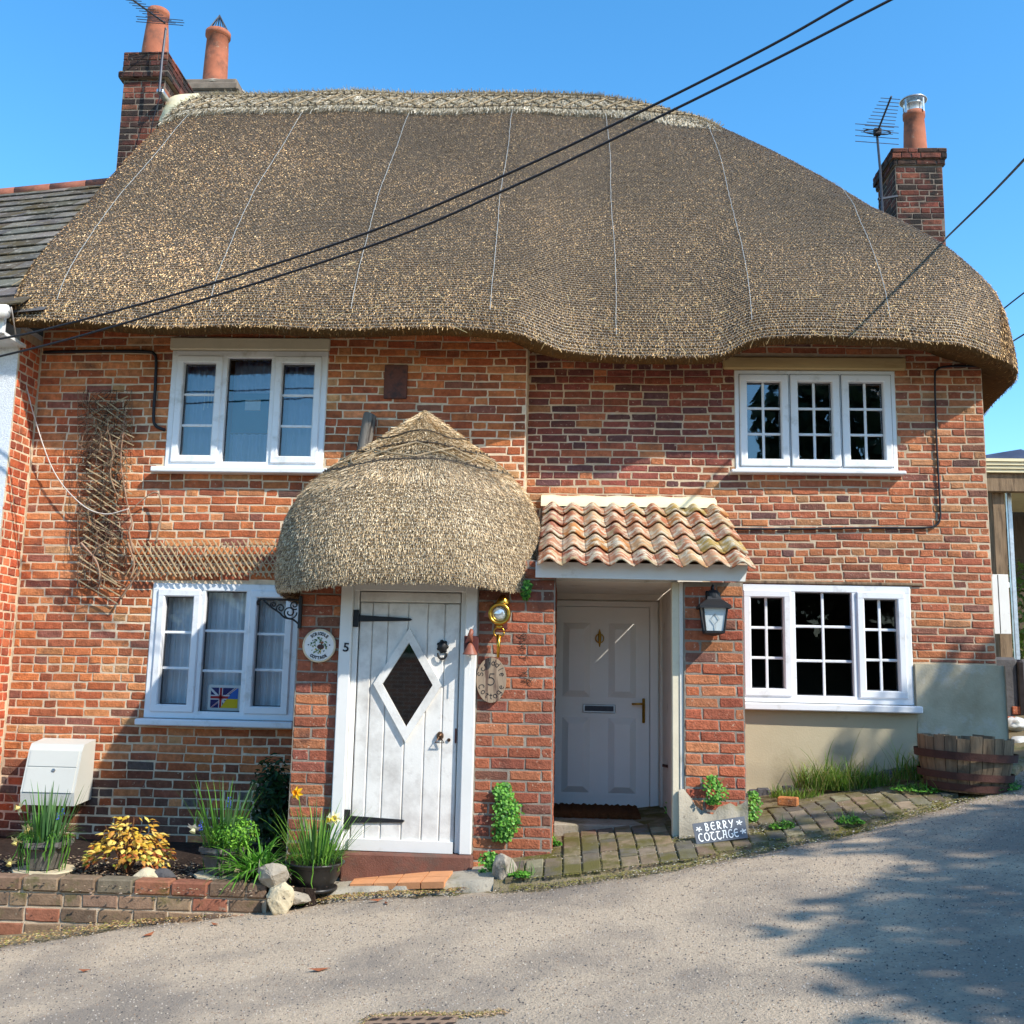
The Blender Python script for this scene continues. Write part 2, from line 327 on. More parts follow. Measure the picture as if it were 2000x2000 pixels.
# road: columns follow the wavy edge
def road_sheet():
    xs = np.concatenate([np.arange(-14, -4.5, .5), np.arange(-4.5, 4.5, .06), np.arange(4.5, 14.1, .5)]); v = np.concatenate([np.linspace(0, .75, 30), np.linspace(.76, 1, 60)])
    X = np.repeat(xs[:, None], len(v), 1); wob = .03*np.sin(xs*9)+.02*np.sin(xs*23+1)+.015*np.sin(xs*51)
    Y = -9+(edge_y(xs)+wob+9)[:, None]*v[None]
    Z = gz(X, Y)+.004+.006*(np.sin(X*3.1+Y*1.7)+np.sin(X*1.3-Y*2.9))
    Z = Z-.03*np.clip((v[None]-.985)/.015, 0, 1)
    idx = np.arange(X.size).reshape(X.shape)
    F = np.stack([idx[:-1, :-1], idx[1:, :-1], idx[1:, 1:], idx[:-1, 1:]], -1).reshape(-1, 4)
    return make('road', np.stack([X, Y, Z], -1).reshape(-1, 3), F, 'asphalt', None, True, kind='structure')
road_sheet()
# loose grit and chippings lying on the road
def chips(name, n, area, size, cols, dz, label=None, kind='stuff'):
    x = rng.uniform(area[0], area[1], n); y = rng.uniform(area[2], area[3], n); k = y < edge_y(x)-.03; x = x[k]; y = y[k]; n = len(x)
    z = gz(x, y)+.004+.006*(np.sin(x*3.1+y*1.7)+np.sin(x*1.3-y*2.9))+dz
    s = rng.uniform(size[0], size[1], n); a = rng.uniform(0, 6.28, n)
    base = np.array([[1, 0, 0], [-.5, .87, 0], [-.5, -.87, 0], [0, 0, .8]]); c, sn = np.cos(a), np.sin(a)
    V = np.zeros((n, 4, 3))
    for i in range(4):
        b = base[i]*rng.uniform(.6, 1.3, (n, 1)); V[:, i, 0] = x+s*(b[:, 0]*c-b[:, 1]*sn); V[:, i, 1] = y+s*(b[:, 0]*sn+b[:, 1]*c); V[:, i, 2] = z+s*b[:, 2]
    F = (np.arange(n)[:, None, None]*4+np.array([[0, 1, 3], [1, 2, 3], [2, 0, 3]])[None]).reshape(-1, 3)
    C = np.repeat(np.array(cols)[rng.integers(0, len(cols), n)], 4, 0); C = np.concatenate([C, np.ones((len(C), 1))], 1)
    return make(name, V.reshape(-1, 3), F, 'vine', None, False, C, label=label, cat='gravel', kind=kind)
chips('road_chippings', 42000, (-4.2, 4.2, 3.6, 8.2), (.003, .0075), [lin(170, 160, 148), lin(120, 113, 104), lin(84, 80, 78), lin(178, 166, 148), lin(140, 120, 100)], 0, 'loose stone chippings scattered over the asphalt lane')
# yard to the right of the house
# ---- brick machinery ------------------------------------------------------------
class Frame:
    def __init__(s, o, u, n): s.o = Vector(o); s.u = Vector(u); s.n = Vector(n); s.w = Vector((0, 0, 1))
    def p(s, u, w, n=0.): return s.o+s.u*u+s.w*w+s.n*n
def brick_mesh(fr, u0, u1, w0, w1, d, wob=.0034, base=-.03):
    """one brick: sides, worn bevel, face; 40 triangles"""
    j = lambda a: rnd.uniform(-a, a)
    um, wm = (u0+u1)/2, (w0+w1)/2; ring = [(u0, w0), (um, w0), (u1, w0), (u1, wm), (u1, w1), (um, w1), (u0, w1), (u0, wm)]
    ring = [(a+j(wob), b+j(wob*.8)) for a, b in ring]; ins = rnd.uniform(.003, .007); tl = [j(.0016) for _ in range(4)]
    V = [fr.p(a, b, base) for a, b in ring]+[fr.p(a, b, d-.005) for a, b in ring]
    for i, (a, b) in enumerate(ring):
        k = ins*(1.5 if i % 2 == 0 else 1)
        V.append(fr.p(a+(um-a)*min(.4, k/(abs(um-a)+1e-6)) if abs(um-a) > .004 else a, b+(wm-b)*min(.4, k/(abs(wm-b)+1e-6)) if abs(wm-b) > .004 else b, d+tl[i//2]))
    V.append(fr.p(um+j(.01), wm, d+j(.0015)))
    F = []
    for i in range(8):
        k = (i+1) % 8; F += [(i, k, k+8, i+8), (i+8, k+8, k+16, i+16), (i+16, k+16, 24)]
    return V, F
BR = {}                                   # thing name -> list of bricks waiting
def brick_wall(key, fr, u0, u1, w0, w1, ch, bl, pal, openings=(), joint=.0098, d=(.002, .007), flow=None, bond='mixed', score=1., skipvis=None, mat_='brick', wav=.011, region=None, owner=None):
    """courses of bricks between u0..u1, w0..w1; openings = rectangles left free"""
    w = w0; row = 0; ph = rnd.uniform(0, 6)
    while w < w1-.02:
        h = ch*rnd.uniform(.96, 1.04); wt = min(w+h, w1)
        kind = bond
        if bond == 'mixed': kind = rnd.choice(['s', 's', 's', 'h', 'f', 'f'])
        if bond == 'english': kind = 'h' if row % 3 == 2 else 's'
        u = u0-(rnd.uniform(0, bl) if bond != 'pier' else (0 if row % 2 else bl*.5))
        k = 0
        while u < u1-.01:
            L = bl if (kind in ('s', 'pier')) else bl*.5 if kind == 'h' else (bl if k % 2 else bl*.5)
            if kind in ('s', 'f') and rnd.random() < .07: L = bl*.5
            L *= rnd.uniform(.95, 1.05); a, b = max(u, u0), min(u+L, u1); u += L; k += 1
            if b-a < .03: continue
            segs = [(a+joint/2, b-joint/2, w+joint/2, wt-joint/2)]
            for o in openings:
                ns = []
                for (p, q, r_, t) in segs:
                    if q <= o[0]+.002 or p >= o[1]-.002 or t <= o[2]+.012 or r_ >= o[3]-.012: ns.append((p, q, r_, t)); continue
                    if r_ < o[2]-.02: ns.append((p, q, r_, o[2]-.004)); continue
                    if t > o[3]+.02: ns.append((p, q, o[3]+.004, t)); continue
                    if p < o[0]-.025: ns.append((p, o[0]-.004, r_, t))
                    if q > o[1]+.025: ns.append((o[1]+.004, q, r_, t))
                segs = ns
            for (p, q, r_, t) in segs:
                if q-p < .02 or t-r_ < .015: continue
                cu, cw = (p+q)/2, (r_+t)/2
                if region and not region(cu, cw): continue
                dz = rnd.uniform(-.0018, .0018)+wav*math.sin(cu*1.3+ph+cw*.7)+wav*.5*math.sin(cu*3.7+cw*1.9)
                c = pal(cu, cw); V, F = brick_mesh(fr, p, q, r_+dz, t+dz, rnd.uniform(*d))
                vis = (q-p)*(t-r_)*score
                if skipvis and skipvis(cu, cw): vis = 0
                BR.setdefault(key, []).append((vis, V, F, c, mat_, owner))
        w += h; row += 1
def flush_bricks(key, thing_, owner, limit=300, mat_='brick', stuffname='brickwork'):
    bl = sorted(BR.pop(key, []), key=lambda t: -t[0]); rest = {}
    for i, (vis, V, F, c, mm, ow) in enumerate(bl):
        if i < limit and vis > 0:
            make('brick', np.array([tuple(v) for v in V]), F, mm, ow or owner, False, np.array([(*c, 1)]*len(V), dtype=np.float32))
        else: rest.setdefault(mm, MB()).add(V, F, c)
    first = True
    for mm, mb in rest.items():
        mb.build(stuffname, mm, thing_, kind='stuff')
def palette(cols, wts, a=.13):
    def f(u, w): return jit(rnd.choices(cols, wts)[0], a)
    return f
def holed_plane(fr, u0, u1, w0, w1, openings, mb, n=0., reveal=.12):
    us = sorted({u0, u1, *[min(max(o[i], u0), u1) for o in openings for i in (0, 1)]}); ws = sorted({w0, w1, *[min(max(o[i], w0), w1) for o in openings for i in (2, 3)]})
    for a, b in zip(us, us[1:]):
        for c, d in zip(ws, ws[1:]):
            if b-a < 1e-5 or d-c < 1e-5: continue
            m_ = ((a+b)/2, (c+d)/2)
            if any(o[0] < m_[0] < o[1] and o[2] < m_[1] < o[3] for o in openings): continue
            mb.add([fr.p(a, c, n), fr.p(b, c, n), fr.p(b, d, n), fr.p(a, d, n)], [(0, 1, 2, 3)])
    for o in openings:
        P = [(o[0], o[2]), (o[1], o[2]), (o[1], o[3]), (o[0], o[3])]
        for i in range(4):
            a, b = P[i], P[(i+1) % 4]; mb.add([fr.p(*a, n), fr.p(*b, n), fr.p(*b, n-reveal), fr.p(*a, n-reveal)], [(0, 3, 2, 1)])
# ================================================================== THE COTTAGE PAIR
cot = thing('thatched_cottage', (-.5, 8.4, .3), 'pair of red brick cottages under one long grey thatched roof', 'cottage')
xL, xJ, xR = -4.53, at(1028, 800, YL).x, 3.48
A_ = rect4((339, 685), (639, 687), (321, 913), (634, 919), YL); A_top = at(480, 664, YL).z
B_ = rect4((303, 1134), (586, 1148), (279, 1403), (575, 1407), YL)
C_ = rect4((1433, 724), (1746, 725), (1438, 918), (1754, 924), YR)
D_ = rect4((1440, 1142), (1777, 1144), (1440, 1369), (1785, 1379), YR)
oak = (at(1412, 720, YR).x, at(1768, 720, YR).x, C_[3]+.004, C_[3]+.115)
ren_top = at(1850, 1298, YR).z
BD = (at(1062, 1400, YB).x-.14, at(1306, 1400, YB).x, .38, at(1180, 1168, YB).z)   # recessed door with its frame
wallZ = 4.62
orange = [lin(186, 110, 68), lin(170, 94, 61), lin(196, 128, 84), lin(156, 91, 64), lin(136, 86, 70), lin(104, 76, 68), lin(188, 138, 96)]
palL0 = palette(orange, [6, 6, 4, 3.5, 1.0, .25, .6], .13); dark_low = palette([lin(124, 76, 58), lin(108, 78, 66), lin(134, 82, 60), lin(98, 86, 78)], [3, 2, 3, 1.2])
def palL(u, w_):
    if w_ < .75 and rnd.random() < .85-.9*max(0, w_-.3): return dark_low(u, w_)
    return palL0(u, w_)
redd = [lin(166, 98, 70), lin(150, 88, 66), lin(178, 112, 76), lin(130, 86, 72), lin(104, 76, 70), lin(172, 122, 86)]
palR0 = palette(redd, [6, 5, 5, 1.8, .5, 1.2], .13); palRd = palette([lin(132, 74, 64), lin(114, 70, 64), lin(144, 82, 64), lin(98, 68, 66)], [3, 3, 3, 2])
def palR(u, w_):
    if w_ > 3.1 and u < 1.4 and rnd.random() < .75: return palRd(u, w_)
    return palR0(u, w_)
palP = palette([lin(160, 94, 68), lin(146, 86, 64), lin(138, 82, 66), lin(170, 108, 76), lin(118, 80, 66)], [4, 4, 3, 2, 1.2], .1)
frL = Frame((0, YL, 0), (1, 0, 0), (0, -1, 0)); frR = Frame((0, YR, 0), (1, 0, 0), (0, -1, 0))
frP = Frame((0, YP, 0), (1, 0, 0), (0, -1, 0))
opL = [(A_[0], A_[1], A_[2]-.01, A_top), (B_[0], B_[1], B_[2]-.01, B_[3])]
opR = [(C_[0], C_[1], C_[2]-.01, C_[3]), (D_[0], D_[1], D_[2]-.01, D_[3]), oak, (BD[0], BD[1], -1, BD[3]), (-.33, 1.2, -1, 2.6), (1.3, 3.6, -1, D_[2]), (D_[1], 3.6, -1, ren_top)]
hidL = lambda u, w_: (-1.95 < u < -.1 and w_ < 2.9) or (abs(u+1.17) < .75 and w_ < 3.4)
mbm = MB(); holed_plane(frL, xL, xJ, -.4, wallZ, opL, mbm)
mbm.add([(xJ, YL, -.4), (xJ, YR, -.4), (xJ, YR, wallZ), (xJ, YL, wallZ)], [(0, 1, 2, 3)])
wallLo = mbm.build('front_wall', 'mortar', cot, label='orange brick front wall of the left cottage with white lime joints')
mbm = MB(); holed_plane(frR, xJ, xR, -.2, wallZ, [o for o in opR if o[2] > -.5 and o is not oak]+[(BD[0], BD[1], -.2, BD[3])], mbm)
mbm.add([(xR, YR, -.2), (xR, 13, -.2), (xR, 13, wallZ), (xR, YR, wallZ)], [(0, 1, 2, 3)])
wallRo = mbm.build('front_wall', 'mortar_grey', cot, label='darker red brick front wall of the right cottage')
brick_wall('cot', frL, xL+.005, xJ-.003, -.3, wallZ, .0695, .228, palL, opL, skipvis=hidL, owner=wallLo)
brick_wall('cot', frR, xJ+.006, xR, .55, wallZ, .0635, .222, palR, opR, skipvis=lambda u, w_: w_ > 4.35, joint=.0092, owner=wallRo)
frS = Frame((xR, YR, 0), (0, 1, 0), (1, 0, 0)); brick_wall('cot', frS, 0, 4, ren_top, wallZ, .0635, .222, palR, (), skipvis=lambda u, w_: True)
# porch piers
pl0 = (at(586, 1200, YP).x+at(560, 1600, YP).x)/2; post_l = (at(664, 1250, YP).x+at(648, 1640, YP).x)/2
lf0, lf1 = (at(705, 1200, YP).x+at(682, 1640, YP).x)/2, (at(900, 1200, YP).x+at(886, 1640, YP).x)/2
post_r = (at(933, 1200, YP).x+at(922, 1640, YP).x)/2; pr1 = (at(1086, 1200, YP).x+at(1076, 1600, YP).x)/2
bp0, bp1 = at(1328, 1400, YP+.05).x, at(1455, 1400, YP+.05).x
ptop = 2.30
def pier(x0, x1, y0, y1, z0, z1, sides, m='pier_mortar', name='pier', joint=.010):
    mb = MB(); mb.box(x0, x1, y0, y1, z0, z1); o = mb.build(name, m, cot)
    brick_wall('cot', Frame((0, y0, 0), (1, 0, 0), (0, -1, 0)), x0+.002, x1-.002, z0, z1, .0765, .232, palP, bond='pier', score=3, owner=o, joint=joint, skipvis=lambda u, w_: w_ > 2.12, wav=.004)
    if 'r' in sides: brick_wall('cot', Frame((x1, y0, 0), (0, 1, 0), (1, 0, 0)), .012, y1-y0, z0, z1, .0765, .232, palP, score=0, wav=.004, owner=o)
    if 'l' in sides: brick_wall('cot', Frame((x0, y0, 0), (0, 1, 0), (-1, 0, 0)), .012, y1-y0, z0, z1, .0765, .232, palP, score=0, wav=.004, owner=o)
    return o
pierA = pier(pl0, post_l, YP, YL, -.05, ptop, 'l')
pierB = pier(post_r, pr1, YP, YR, .1, ptop, 'r')
YQ = YP+.05
palP2 = palette([lin(168, 96, 68), lin(152, 84, 64), lin(182, 116, 82), lin(126, 86, 74)], [4, 3, 2, 1], .14)
palP_, palP = palP, palP2
pierC = pier(bp0+.03, bp1, YQ, YR, .3, 2.17, 'r')
palP = palP_
# ---- window builder: frame (part) > sill, sash, pane, glazing_bar (sub-parts)
def window(rect, Y, lights, label, sill=None, fw=.055, depth=.07, proud=.012, trim=False, glass='glass'):
    x0, x1, z0, z1 = rect; mb = MB(); yf = Y-proud
    tot = sum(l[0] for l in lights); inner = x1-x0-2*fw-(len(lights)-1)*fw*.8
    mb.box(x0, x1, yf, Y+depth, z0, z0+fw, .006); mb.box(x0, x1, yf, Y+depth, z1-fw, z1, .006)
    mb.box(x0, x0+fw, yf+.0015, Y+depth, z0+fw*.5, z1-fw*.5, .006); mb.box(x1-fw, x1, yf+.0015, Y+depth, z0+fw*.5, z1-fw*.5, .006)
    xs = []; x = x0+fw
    for i, l in enumerate(lights):
        wdt = inner*l[0]/tot; xs.append((x, x+wdt)); x += wdt
        if i < len(lights)-1: mb.box(x, x+fw*.8, yf+.0025, Y+depth, z0+fw*.5, z1-fw*.5, .005); x += fw*.8
    wn = mb.build('window', 'upvc', cot, label=label)
    for (a, b), l in zip(xs, lights):
        _, opens, cols, rows = l; g0, g1 = z0+fw, z1-fw; yg = Y+.035
        if opens:
            s = MB(); o = .012; ww = .062; ys = yf-.016
            s.box(a-o, b+o, ys, Y+.05, g0-o, g0-o+ww, .009); s.box(a-o, b+o, ys, Y+.05, g1+o-ww, g1+o, .009)
            s.box(a-o, a-o+ww, ys+.0015, Y+.05, g0-o+ww*.5, g1+o-ww*.5, .009); s.box(b+o-ww, b+o, ys+.0015, Y+.05, g0-o+ww*.5, g1+o-ww*.5, .009)
            s.build('sash', 'upvc', wn)
            if trim:
                t = MB(); q = .004; ys2 = yf-.0015
                for (p, r_, s_, t_) in ((a-o-q, b+o+q, g0-o-q, g0-o), (a-o-q, b+o+q, g1+o, g1+o+q), (a-o-q, a-o, g0-o, g1+o), (b+o, b+o+q, g0-o, g1+o)): t.box(p, r_, ys2, Y, s_, t_)
                t.build('gasket', 'upvc_trim', wn)
            a, b, g0, g1 = a-o+ww, b+o-ww, g0-o+ww, g1+o-ww
        s = MB(); q = .008
        for (p, r_, s_, t_) in ((a, b, g0, g0+q), (a, b, g1-q, g1), (a, a+q, g0+q, g1-q), (b-q, b, g0+q, g1-q)): s.box(p, r_, yg-.004, yg+.01, s_, t_)
        s.build('gasket', 'upvc_trim', wn)
        bw = .011; gx = [a+(b-a)*i/cols for i in range(cols+1)]; gzs = [g0+(g1-g0)*i/rows for i in range(rows+1)]
        for i in range(1, cols):
            s = MB(); s.box(gx[i]-bw, gx[i]+bw, yg-.009, yg+.012, g0, g1, .004); s.build('glazing_bar', 'upvc', wn)
        for i in range(1, rows):
            s = MB(); s.box(a, b, yg-.0075, yg+.0105, gzs[i]-bw, gzs[i]+bw, .004); s.build('glazing_bar', 'upvc', wn)
        for i in range(cols):
            for k in range(rows):
                s = MB(); t = rnd.uniform(-.0008, .0008); s.add([(gx[i], yg+t, gzs[k]), (gx[i+1], yg-t, gzs[k]), (gx[i+1], yg, gzs[k+1]), (gx[i], yg+t, gzs[k+1])], [(0, 1, 2, 3)]); s.build('pane', glass, wn)
    if sill:
        s = MB(); s.box(sill[0], sill[1], Y-sill[2], Y+.02, sill[3], sill[4], .008); s.build('sill', 'upvc', wn)
    return wn
sA = at(293, 921, YL-.1)
wA = window(A_, YL, [(1.0, 1, 1, 3), (1.0, 0, 1, 1), (1.0, 1, 1, 3)], 'upper left white window with three lights and a plain middle pane', (sA.x, A_[1]+.1, .105, A_[2]-.05, A_[2]-.004), fw=.06)
wB = window(B_, YL, [(1.0, 1, 1, 3), (1.0, 0, 1, 3), (1.0, 1, 1, 3)], 'lower left white window with net curtains and a flag card', (at(263, 1410, YL-.1).x, B_[1]+.02, .11, B_[2]-.055, B_[2]-.004), fw=.06, glass='clear_glass')
wC = window(C_, YR, [(1, 1, 2, 3), (1, 1, 2, 3), (1, 1, 2, 3)], 'upper right white window with three small paned casements', (at(1429, 923, YR-.1).x, at(1771, 923, YR-.1).x, .1, C_[2]-.035, C_[2]-.004), fw=.05, trim=True)
wD = window(D_, YR, [(1, 1, 2, 3), (1.25, 0, 2, 3), (1, 1, 2, 3)], 'lower right white small paned window above cream render', (D_[0]-.05, at(1803, 1380, YR-.11).x, .115, D_[2]-.06, D_[2]-.004), fw=.06, glass='dim_glass')
s = MB(); s.box(A_[0]-.02, A_[1]+.01, YL-.035, YL+.05, A_[3]+.003, A_top+.01, .008); s.build('lintel', 'cream_paint', cot, label='white painted board over the upper left window')
s = MB(); s.box(oak[0], oak[1], YR-.035, YR+.1, oak[2], oak[3], .012); s.build('lintel', 'oak', cot, label='pale oak beam over the upper right window')
s = MB(); s.box(D_[0], D_[1]+.1, YR-.02, YR+.05, D_[3]+.004, D_[3]+.03, .006); s.build('lintel', 'old_wood', cot, label='thin weathered board over the lower right window')
# rendered plinth of the right cottage
s = MB(); gb = .2
def rend(x0, x1, z1):
    n = 14; top = [(x0+(x1-x0)*i/n, z1) for i in range(n+1)]; bot = [(x, gz(x, YR)+.10-.015*math.sin(x*9)-.02*math.sin(x*4)) for x, _ in top]
    vs = []
    for (x, z), (_, zb) in zip(top, bot):
        zs = [zb+(z-zb)*t for t in (0, .3, .7, 1)]; vs += [(x, YR-.028-.02*math.sin(x*2)*(1-k/3), q) for k, q in enumerate(zs)]
    fs = [(i*4+k, (i+1)*4+k, (i+1)*4+k+1, i*4+k+1) for i in range(n) for k in range(3)]
    s.add(vs, fs); nv = len(vs)
    s.add([(x0, YR-.028, z1), (x1, YR-.028, z1), (x1, YR+.02, z1), (x0, YR+.02, z1)], [(0, 1, 2, 3)])
    for k, xx in ((0, x0), (1, x1)):
        zb = bot[0 if k == 0 else -1][1]; s.add([(xx, YR-.028, zb), (xx, YR-.028, z1), (xx, YR+.3, z1), (xx, YR+.3, zb)], [(0, 1, 2, 3)])
rend(1.2, D_[1]+.0115, D_[2]-.06); s.build('render_plinth', 'render', cot, True, label='cream render below the lower right window')
s = MB(); rend(D_[1]+.012, xR+.045, ren_top); s.build('render_plinth', 'grey_render', cot, True, label='paler grey render patch at the right corner')
s = MB()
for i in range(26):
    x = 1.25+i*.09+rnd.uniform(-.02, .02); z = gz(x, YR)
    s.box(x-.06, x+.06, YR-.03+rnd.uniform(-.015, .015), YR+.1, z-.1, z+.13, .02)
s.build('footing_stone', 'dark_stone', cot, kind='stuff')
s = MB(); s.add([(xR+.046, YR-.05, .2), (xR+.046, 12.5, .9), (xR+.046, 12.5, ren_top), (xR+.046, YR-.05, ren_top)], [(0, 1, 2, 3)]); s.build('side_render', 'render', cot)
# rooms behind the windows
s = MB()
for (x0, x1, Y) in ((xL+.1, xJ-.1, YL+.13), (xJ+.1, xR-.1, YR+.16)):
    for (z0, z1) in ((.3, 2.45), (2.55, 4.7)):
        y1 = Y+3.2; P = [(x0, Y, z0), (x1, Y, z0), (x1, y1, z0), (x0, y1, z0), (x0, Y, z1), (x1, Y, z1), (x1, y1, z1), (x0, y1, z1)]
        s.add(P, [(0, 1, 2, 3), (4, 7, 6, 5), (0, 3, 7, 4), (1, 5, 6, 2), (3, 2, 6, 7)])
s.build('interior', 'room', cot)
def curtain(x0, x1, z0, z1, y, name, m, parent, folds=14, amp=.02):
    n = folds*6; vs = []; fs = []
    for i in range(n+1):
        x = x0+(x1-x0)*i/n; a = amp*math.sin(i/6*2*math.pi+math.sin(i*.13)*2)+amp*.4*math.sin(i*.37)
        vs += [(x, y+a, z0), (x, y+a*.7, z1)]
    fs = [(2*i, 2*i+2, 2*i+3, 2*i+1) for i in range(n)]
    mb = MB(); mb.add(vs, fs); return mb.build(name, m, parent, True)
for a, b in ((.06, .3), (.36, .64), (.7, .94)):
    W = B_[1]-B_[0]; curtain(B_[0]+W*a-.03, B_[0]+W*b+.03, B_[2]+.03, B_[3]-.03, YL+.17, 'curtain', 'curtain', wB, 7)
for a, b in ((.05, .31), (.69, .95)):
    W = A_[1]-A_[0]; curtain(A_[0]+W*a-.03, A_[0]+W*b+.03, A_[2]+.03, A_[3]-.03, YL+.17, 'curtain', 'blue_curtain_and_sky', wA, 7)
W = A_[1]-A_[0]; H = A_[3]-A_[2]
s = MB(); s.box(A_[0]+W*.37, A_[0]+W*.63, YL+.15, YL+.155, A_[2]+H*.34, A_[2]+H*.68); s.build('blind', 'teal_blind', wA)
s = MB(); s.box(A_[0]+W*.45, A_[0]+W*.55, YL+.144, YL+.148, A_[2]+H*.53, A_[2]+H*.62); s.build('card', 'white_print', wA)
curtain(A_[0]+W*.36, A_[0]+W*.64, A_[2]+H*.675, A_[3]-.03, YL+.18, 'curtain', 'blue_curtain_and_sky', wA, 7)  # added sheet; its blue stands in for sky reflected in the middle pane
curtain(A_[0]+W*.36, A_[0]+W*.64, A_[2]+.03, A_[2]+H*.33, YL+.17, 'curtain', 'blue_curtain_and_sky', wA, 7)
s = MB()
for i, x in enumerate((.19, .215, .235, .255)): s.box(A_[0]+W*x, A_[0]+W*x+.006, YL+.11, YL+.116, A_[2]+H*(.52-.0+i*.02), A_[2]+H*.7)
s.build('wind_chime', 'white_print', wA)
# flag card in the lower left window
fx0, fx1, fz0, fz1 = at(405, 1380, YL+.06).x, at(469, 1380, YL+.06).x, at(437, 1388, YL+.06).z, at(437, 1338, YL+.06).z
s = MB(); s.box(fx0, fx1, YL+.062, YL+.066, fz0, fz1, col=lin(235, 235, 232))
m_ = .022; a, b, c, d = fx0+m_, fx1-m_, fz0+m_, fz1-m_; W = b-a; H = d-c; yy = YL+.060
def quad(P, col, k): s.add([(a+W*p, yy-k*.0005, c+H*q) for p, q in P], [tuple(range(len(P)))], col)
bl_, rd_, wh_, ye_, lb_ = lin(34, 44, 110), lin(190, 40, 50), lin(232, 232, 236), lin(240, 205, 30), lin(40, 110, 200)
quad([(0, 0), (.6, 0), (1, 1), (0, 1)], bl_, 1)
quad([(0, 0), (.06, 0), (.98, 1), (.86, 1)], wh_, 2); quad([(0, 1), (0, .86), (.5, .2), (.56, .3)], wh_, 2)
quad([(.02, 0), (.05, 0), (.94, 1), (.9, 1)], rd_, 3)
quad([(.3, 0), (.44, 0), (.44, 1), (.3, 1)], wh_, 4); quad([(0, .4), (.62, .4), (.74, .64), (0, .64)], wh_, 4)
quad([(.33, 0), (.41, 0), (.41, 1), (.33, 1)], rd_, 5); quad([(0, .46), (.66, .46), (.72, .58), (0, .58)], rd_, 5)
quad([(.52, .3), (1, .3), (1, 1), (.8, .8)], lb_, 6); quad([(.38, 0), (1, 0), (1, .45), (.6, .45)], ye_, 7)
s.build('flag_card', 'print', wB)
# ---- plank door
zt = at(800, 1157, YP).z; zb_ = at(790, 1662, YP).z
door = MB(); door.box(lf0, lf1, YP+.022, YP+.05, zb_, zt); door = door.build('plank_door', 'door_paint', cot, label='weathered white plank door with a diamond window')
edges = [0, .13, .285, .485, .68, .85, 1.0]
for e0, e1 in zip(edges, edges[1:]):
    s = MB(); W = lf1-lf0; s.box(lf0+W*e0+.0015, lf0+W*e1-.0015, YP-.004, YP+.024, zb_+.02, zt-.075, .007); s.build('plank', 'door_paint', door)
s = MB(); s.box(lf0, lf1, YP-.012, YP+.024, zt-.07, zt, .006); s.build('top_rail', 'door_paint', door)
s = MB(); s.prism([(lf0-.005, zb_), (lf1-.004, zb_-.005), (lf1-.004, zb_+.07), (lf0-.005, zb_+.075)], YP-.03, YP+.02); s.build('weatherboard', 'frame_paint', door)
dc = at(797, 1337, YP); hw, hh = (at(862, 1337, YP).x-at(729, 1337, YP).x)/2, (at(799, 1226, YP).z-at(793, 1448, YP).z)/2
O = [(0, hh), (hw, 0), (0, -hh), (-hw, 0)]; k_ = .74
for i in range(4):
    a, b = O[i], O[(i+1) % 4]; P = [a, b, (b[0]*k_, b[1]*k_), (a[0]*k_, a[1]*k_)]
    s = MB(); s.prism([(dc.x+p, dc.z+q) for p, q in P], YP-.03, YP+.0); s.build('diamond_frame', 'door_paint', door)
s = MB(); P = [(dc.x+p*k_*1.01, YP-.009, dc.z+q*k_*1.01) for p, q in O]; s.add(P, [(3, 2, 1, 0)]); s.build('pane', 'dark_glass', door)
for (zz, x0, ln, hpl) in ((at(700, 1208, YP).z, lf0, .36, .12), (at(690, 1600, YP).z, lf0, .36, .13)):
    s = MB(); s.prism([(x0-.045, zz-hpl/2), (x0-.004, zz-hpl/2), (x0-.004, zz+hpl/2), (x0-.045, zz+hpl/2)], YP-.022, YP-.012)
    s.prism([(x0-.004, zz-.022), (x0+ln, zz-.010), (x0+ln+.012, zz), (x0+ln, zz+.008), (x0-.004, zz+.024)], YP-.016, YP-.005); s.build('hinge', 'iron', door)
kc = at(865, 1263, YP); s = MB()
s.lathe([(.0, .0), (.034, .0), (.036, .012), (.026, .03), (.0, .036)], (kc.x, YP-.003, kc.z), 14, 'y', sy=1.2)
for i in range(7):
    a = i/7*6.28; s.lathe([(.012, 0), (.012, .014), (0, .018)], (kc.x+.032*math.cos(a), YP-.004, kc.z+.038*math.sin(a)), 6, 'y')
s.tube([(kc.x+.03*math.cos(a), YP-.03, kc.z-.05+.036*math.sin(a)) for a in np.linspace(math.pi*.95, math.pi*2.05, 11)], .008); s.build('knocker', 'iron', door, True)
hc = at(860, 1437, YP); s = MB(); s.lathe([(0, 0), (.024, 0), (.026, .012), (.016, .03), (.0, .04)], (hc.x, YP-.003, hc.z), 14, 'y', sy=1.15)
s.tube([(hc.x, YP-.034, hc.z+.0), (hc.x-.03, YP-.038, hc.z-.045), (hc.x+.032, YP-.038, hc.z-.045), (hc.x+.002, YP-.034, hc.z)], .005); s.build('handle', 'bronze', door, True)
lc = at(877, 1445, YP); s = MB(); s.lathe([(0, 0), (.012, 0), (.012, .012), (0, .014)], (lc.x, YP-.003, lc.z), 12, 'y'); s.build('lock', 'bronze', door)
lc = at(891, 1437, YP); s = MB(); s.box(lc.x-.008, lc.x+.004, YP-.014, YP-.004, lc.z-.05, lc.z+.05, .003); s.build('strike_plate', 'rust_red', door)
s = MB(); zz = at(700, 1640, YP).z-.07
s.box(post_l, lf0-.045, YP-.05, YP+.06, zz, 2.28, .006); s.box(lf0-.045, lf0-.006, YP-.012, YP+.06, zz, 2.28, .004)
s.box(lf1+.006, lf1+.04, YP-.012, YP+.06, zz, 2.28, .004); s.box(lf1+.04, post_r, YP-.055, YP+.06, zz, 2.28, .006)
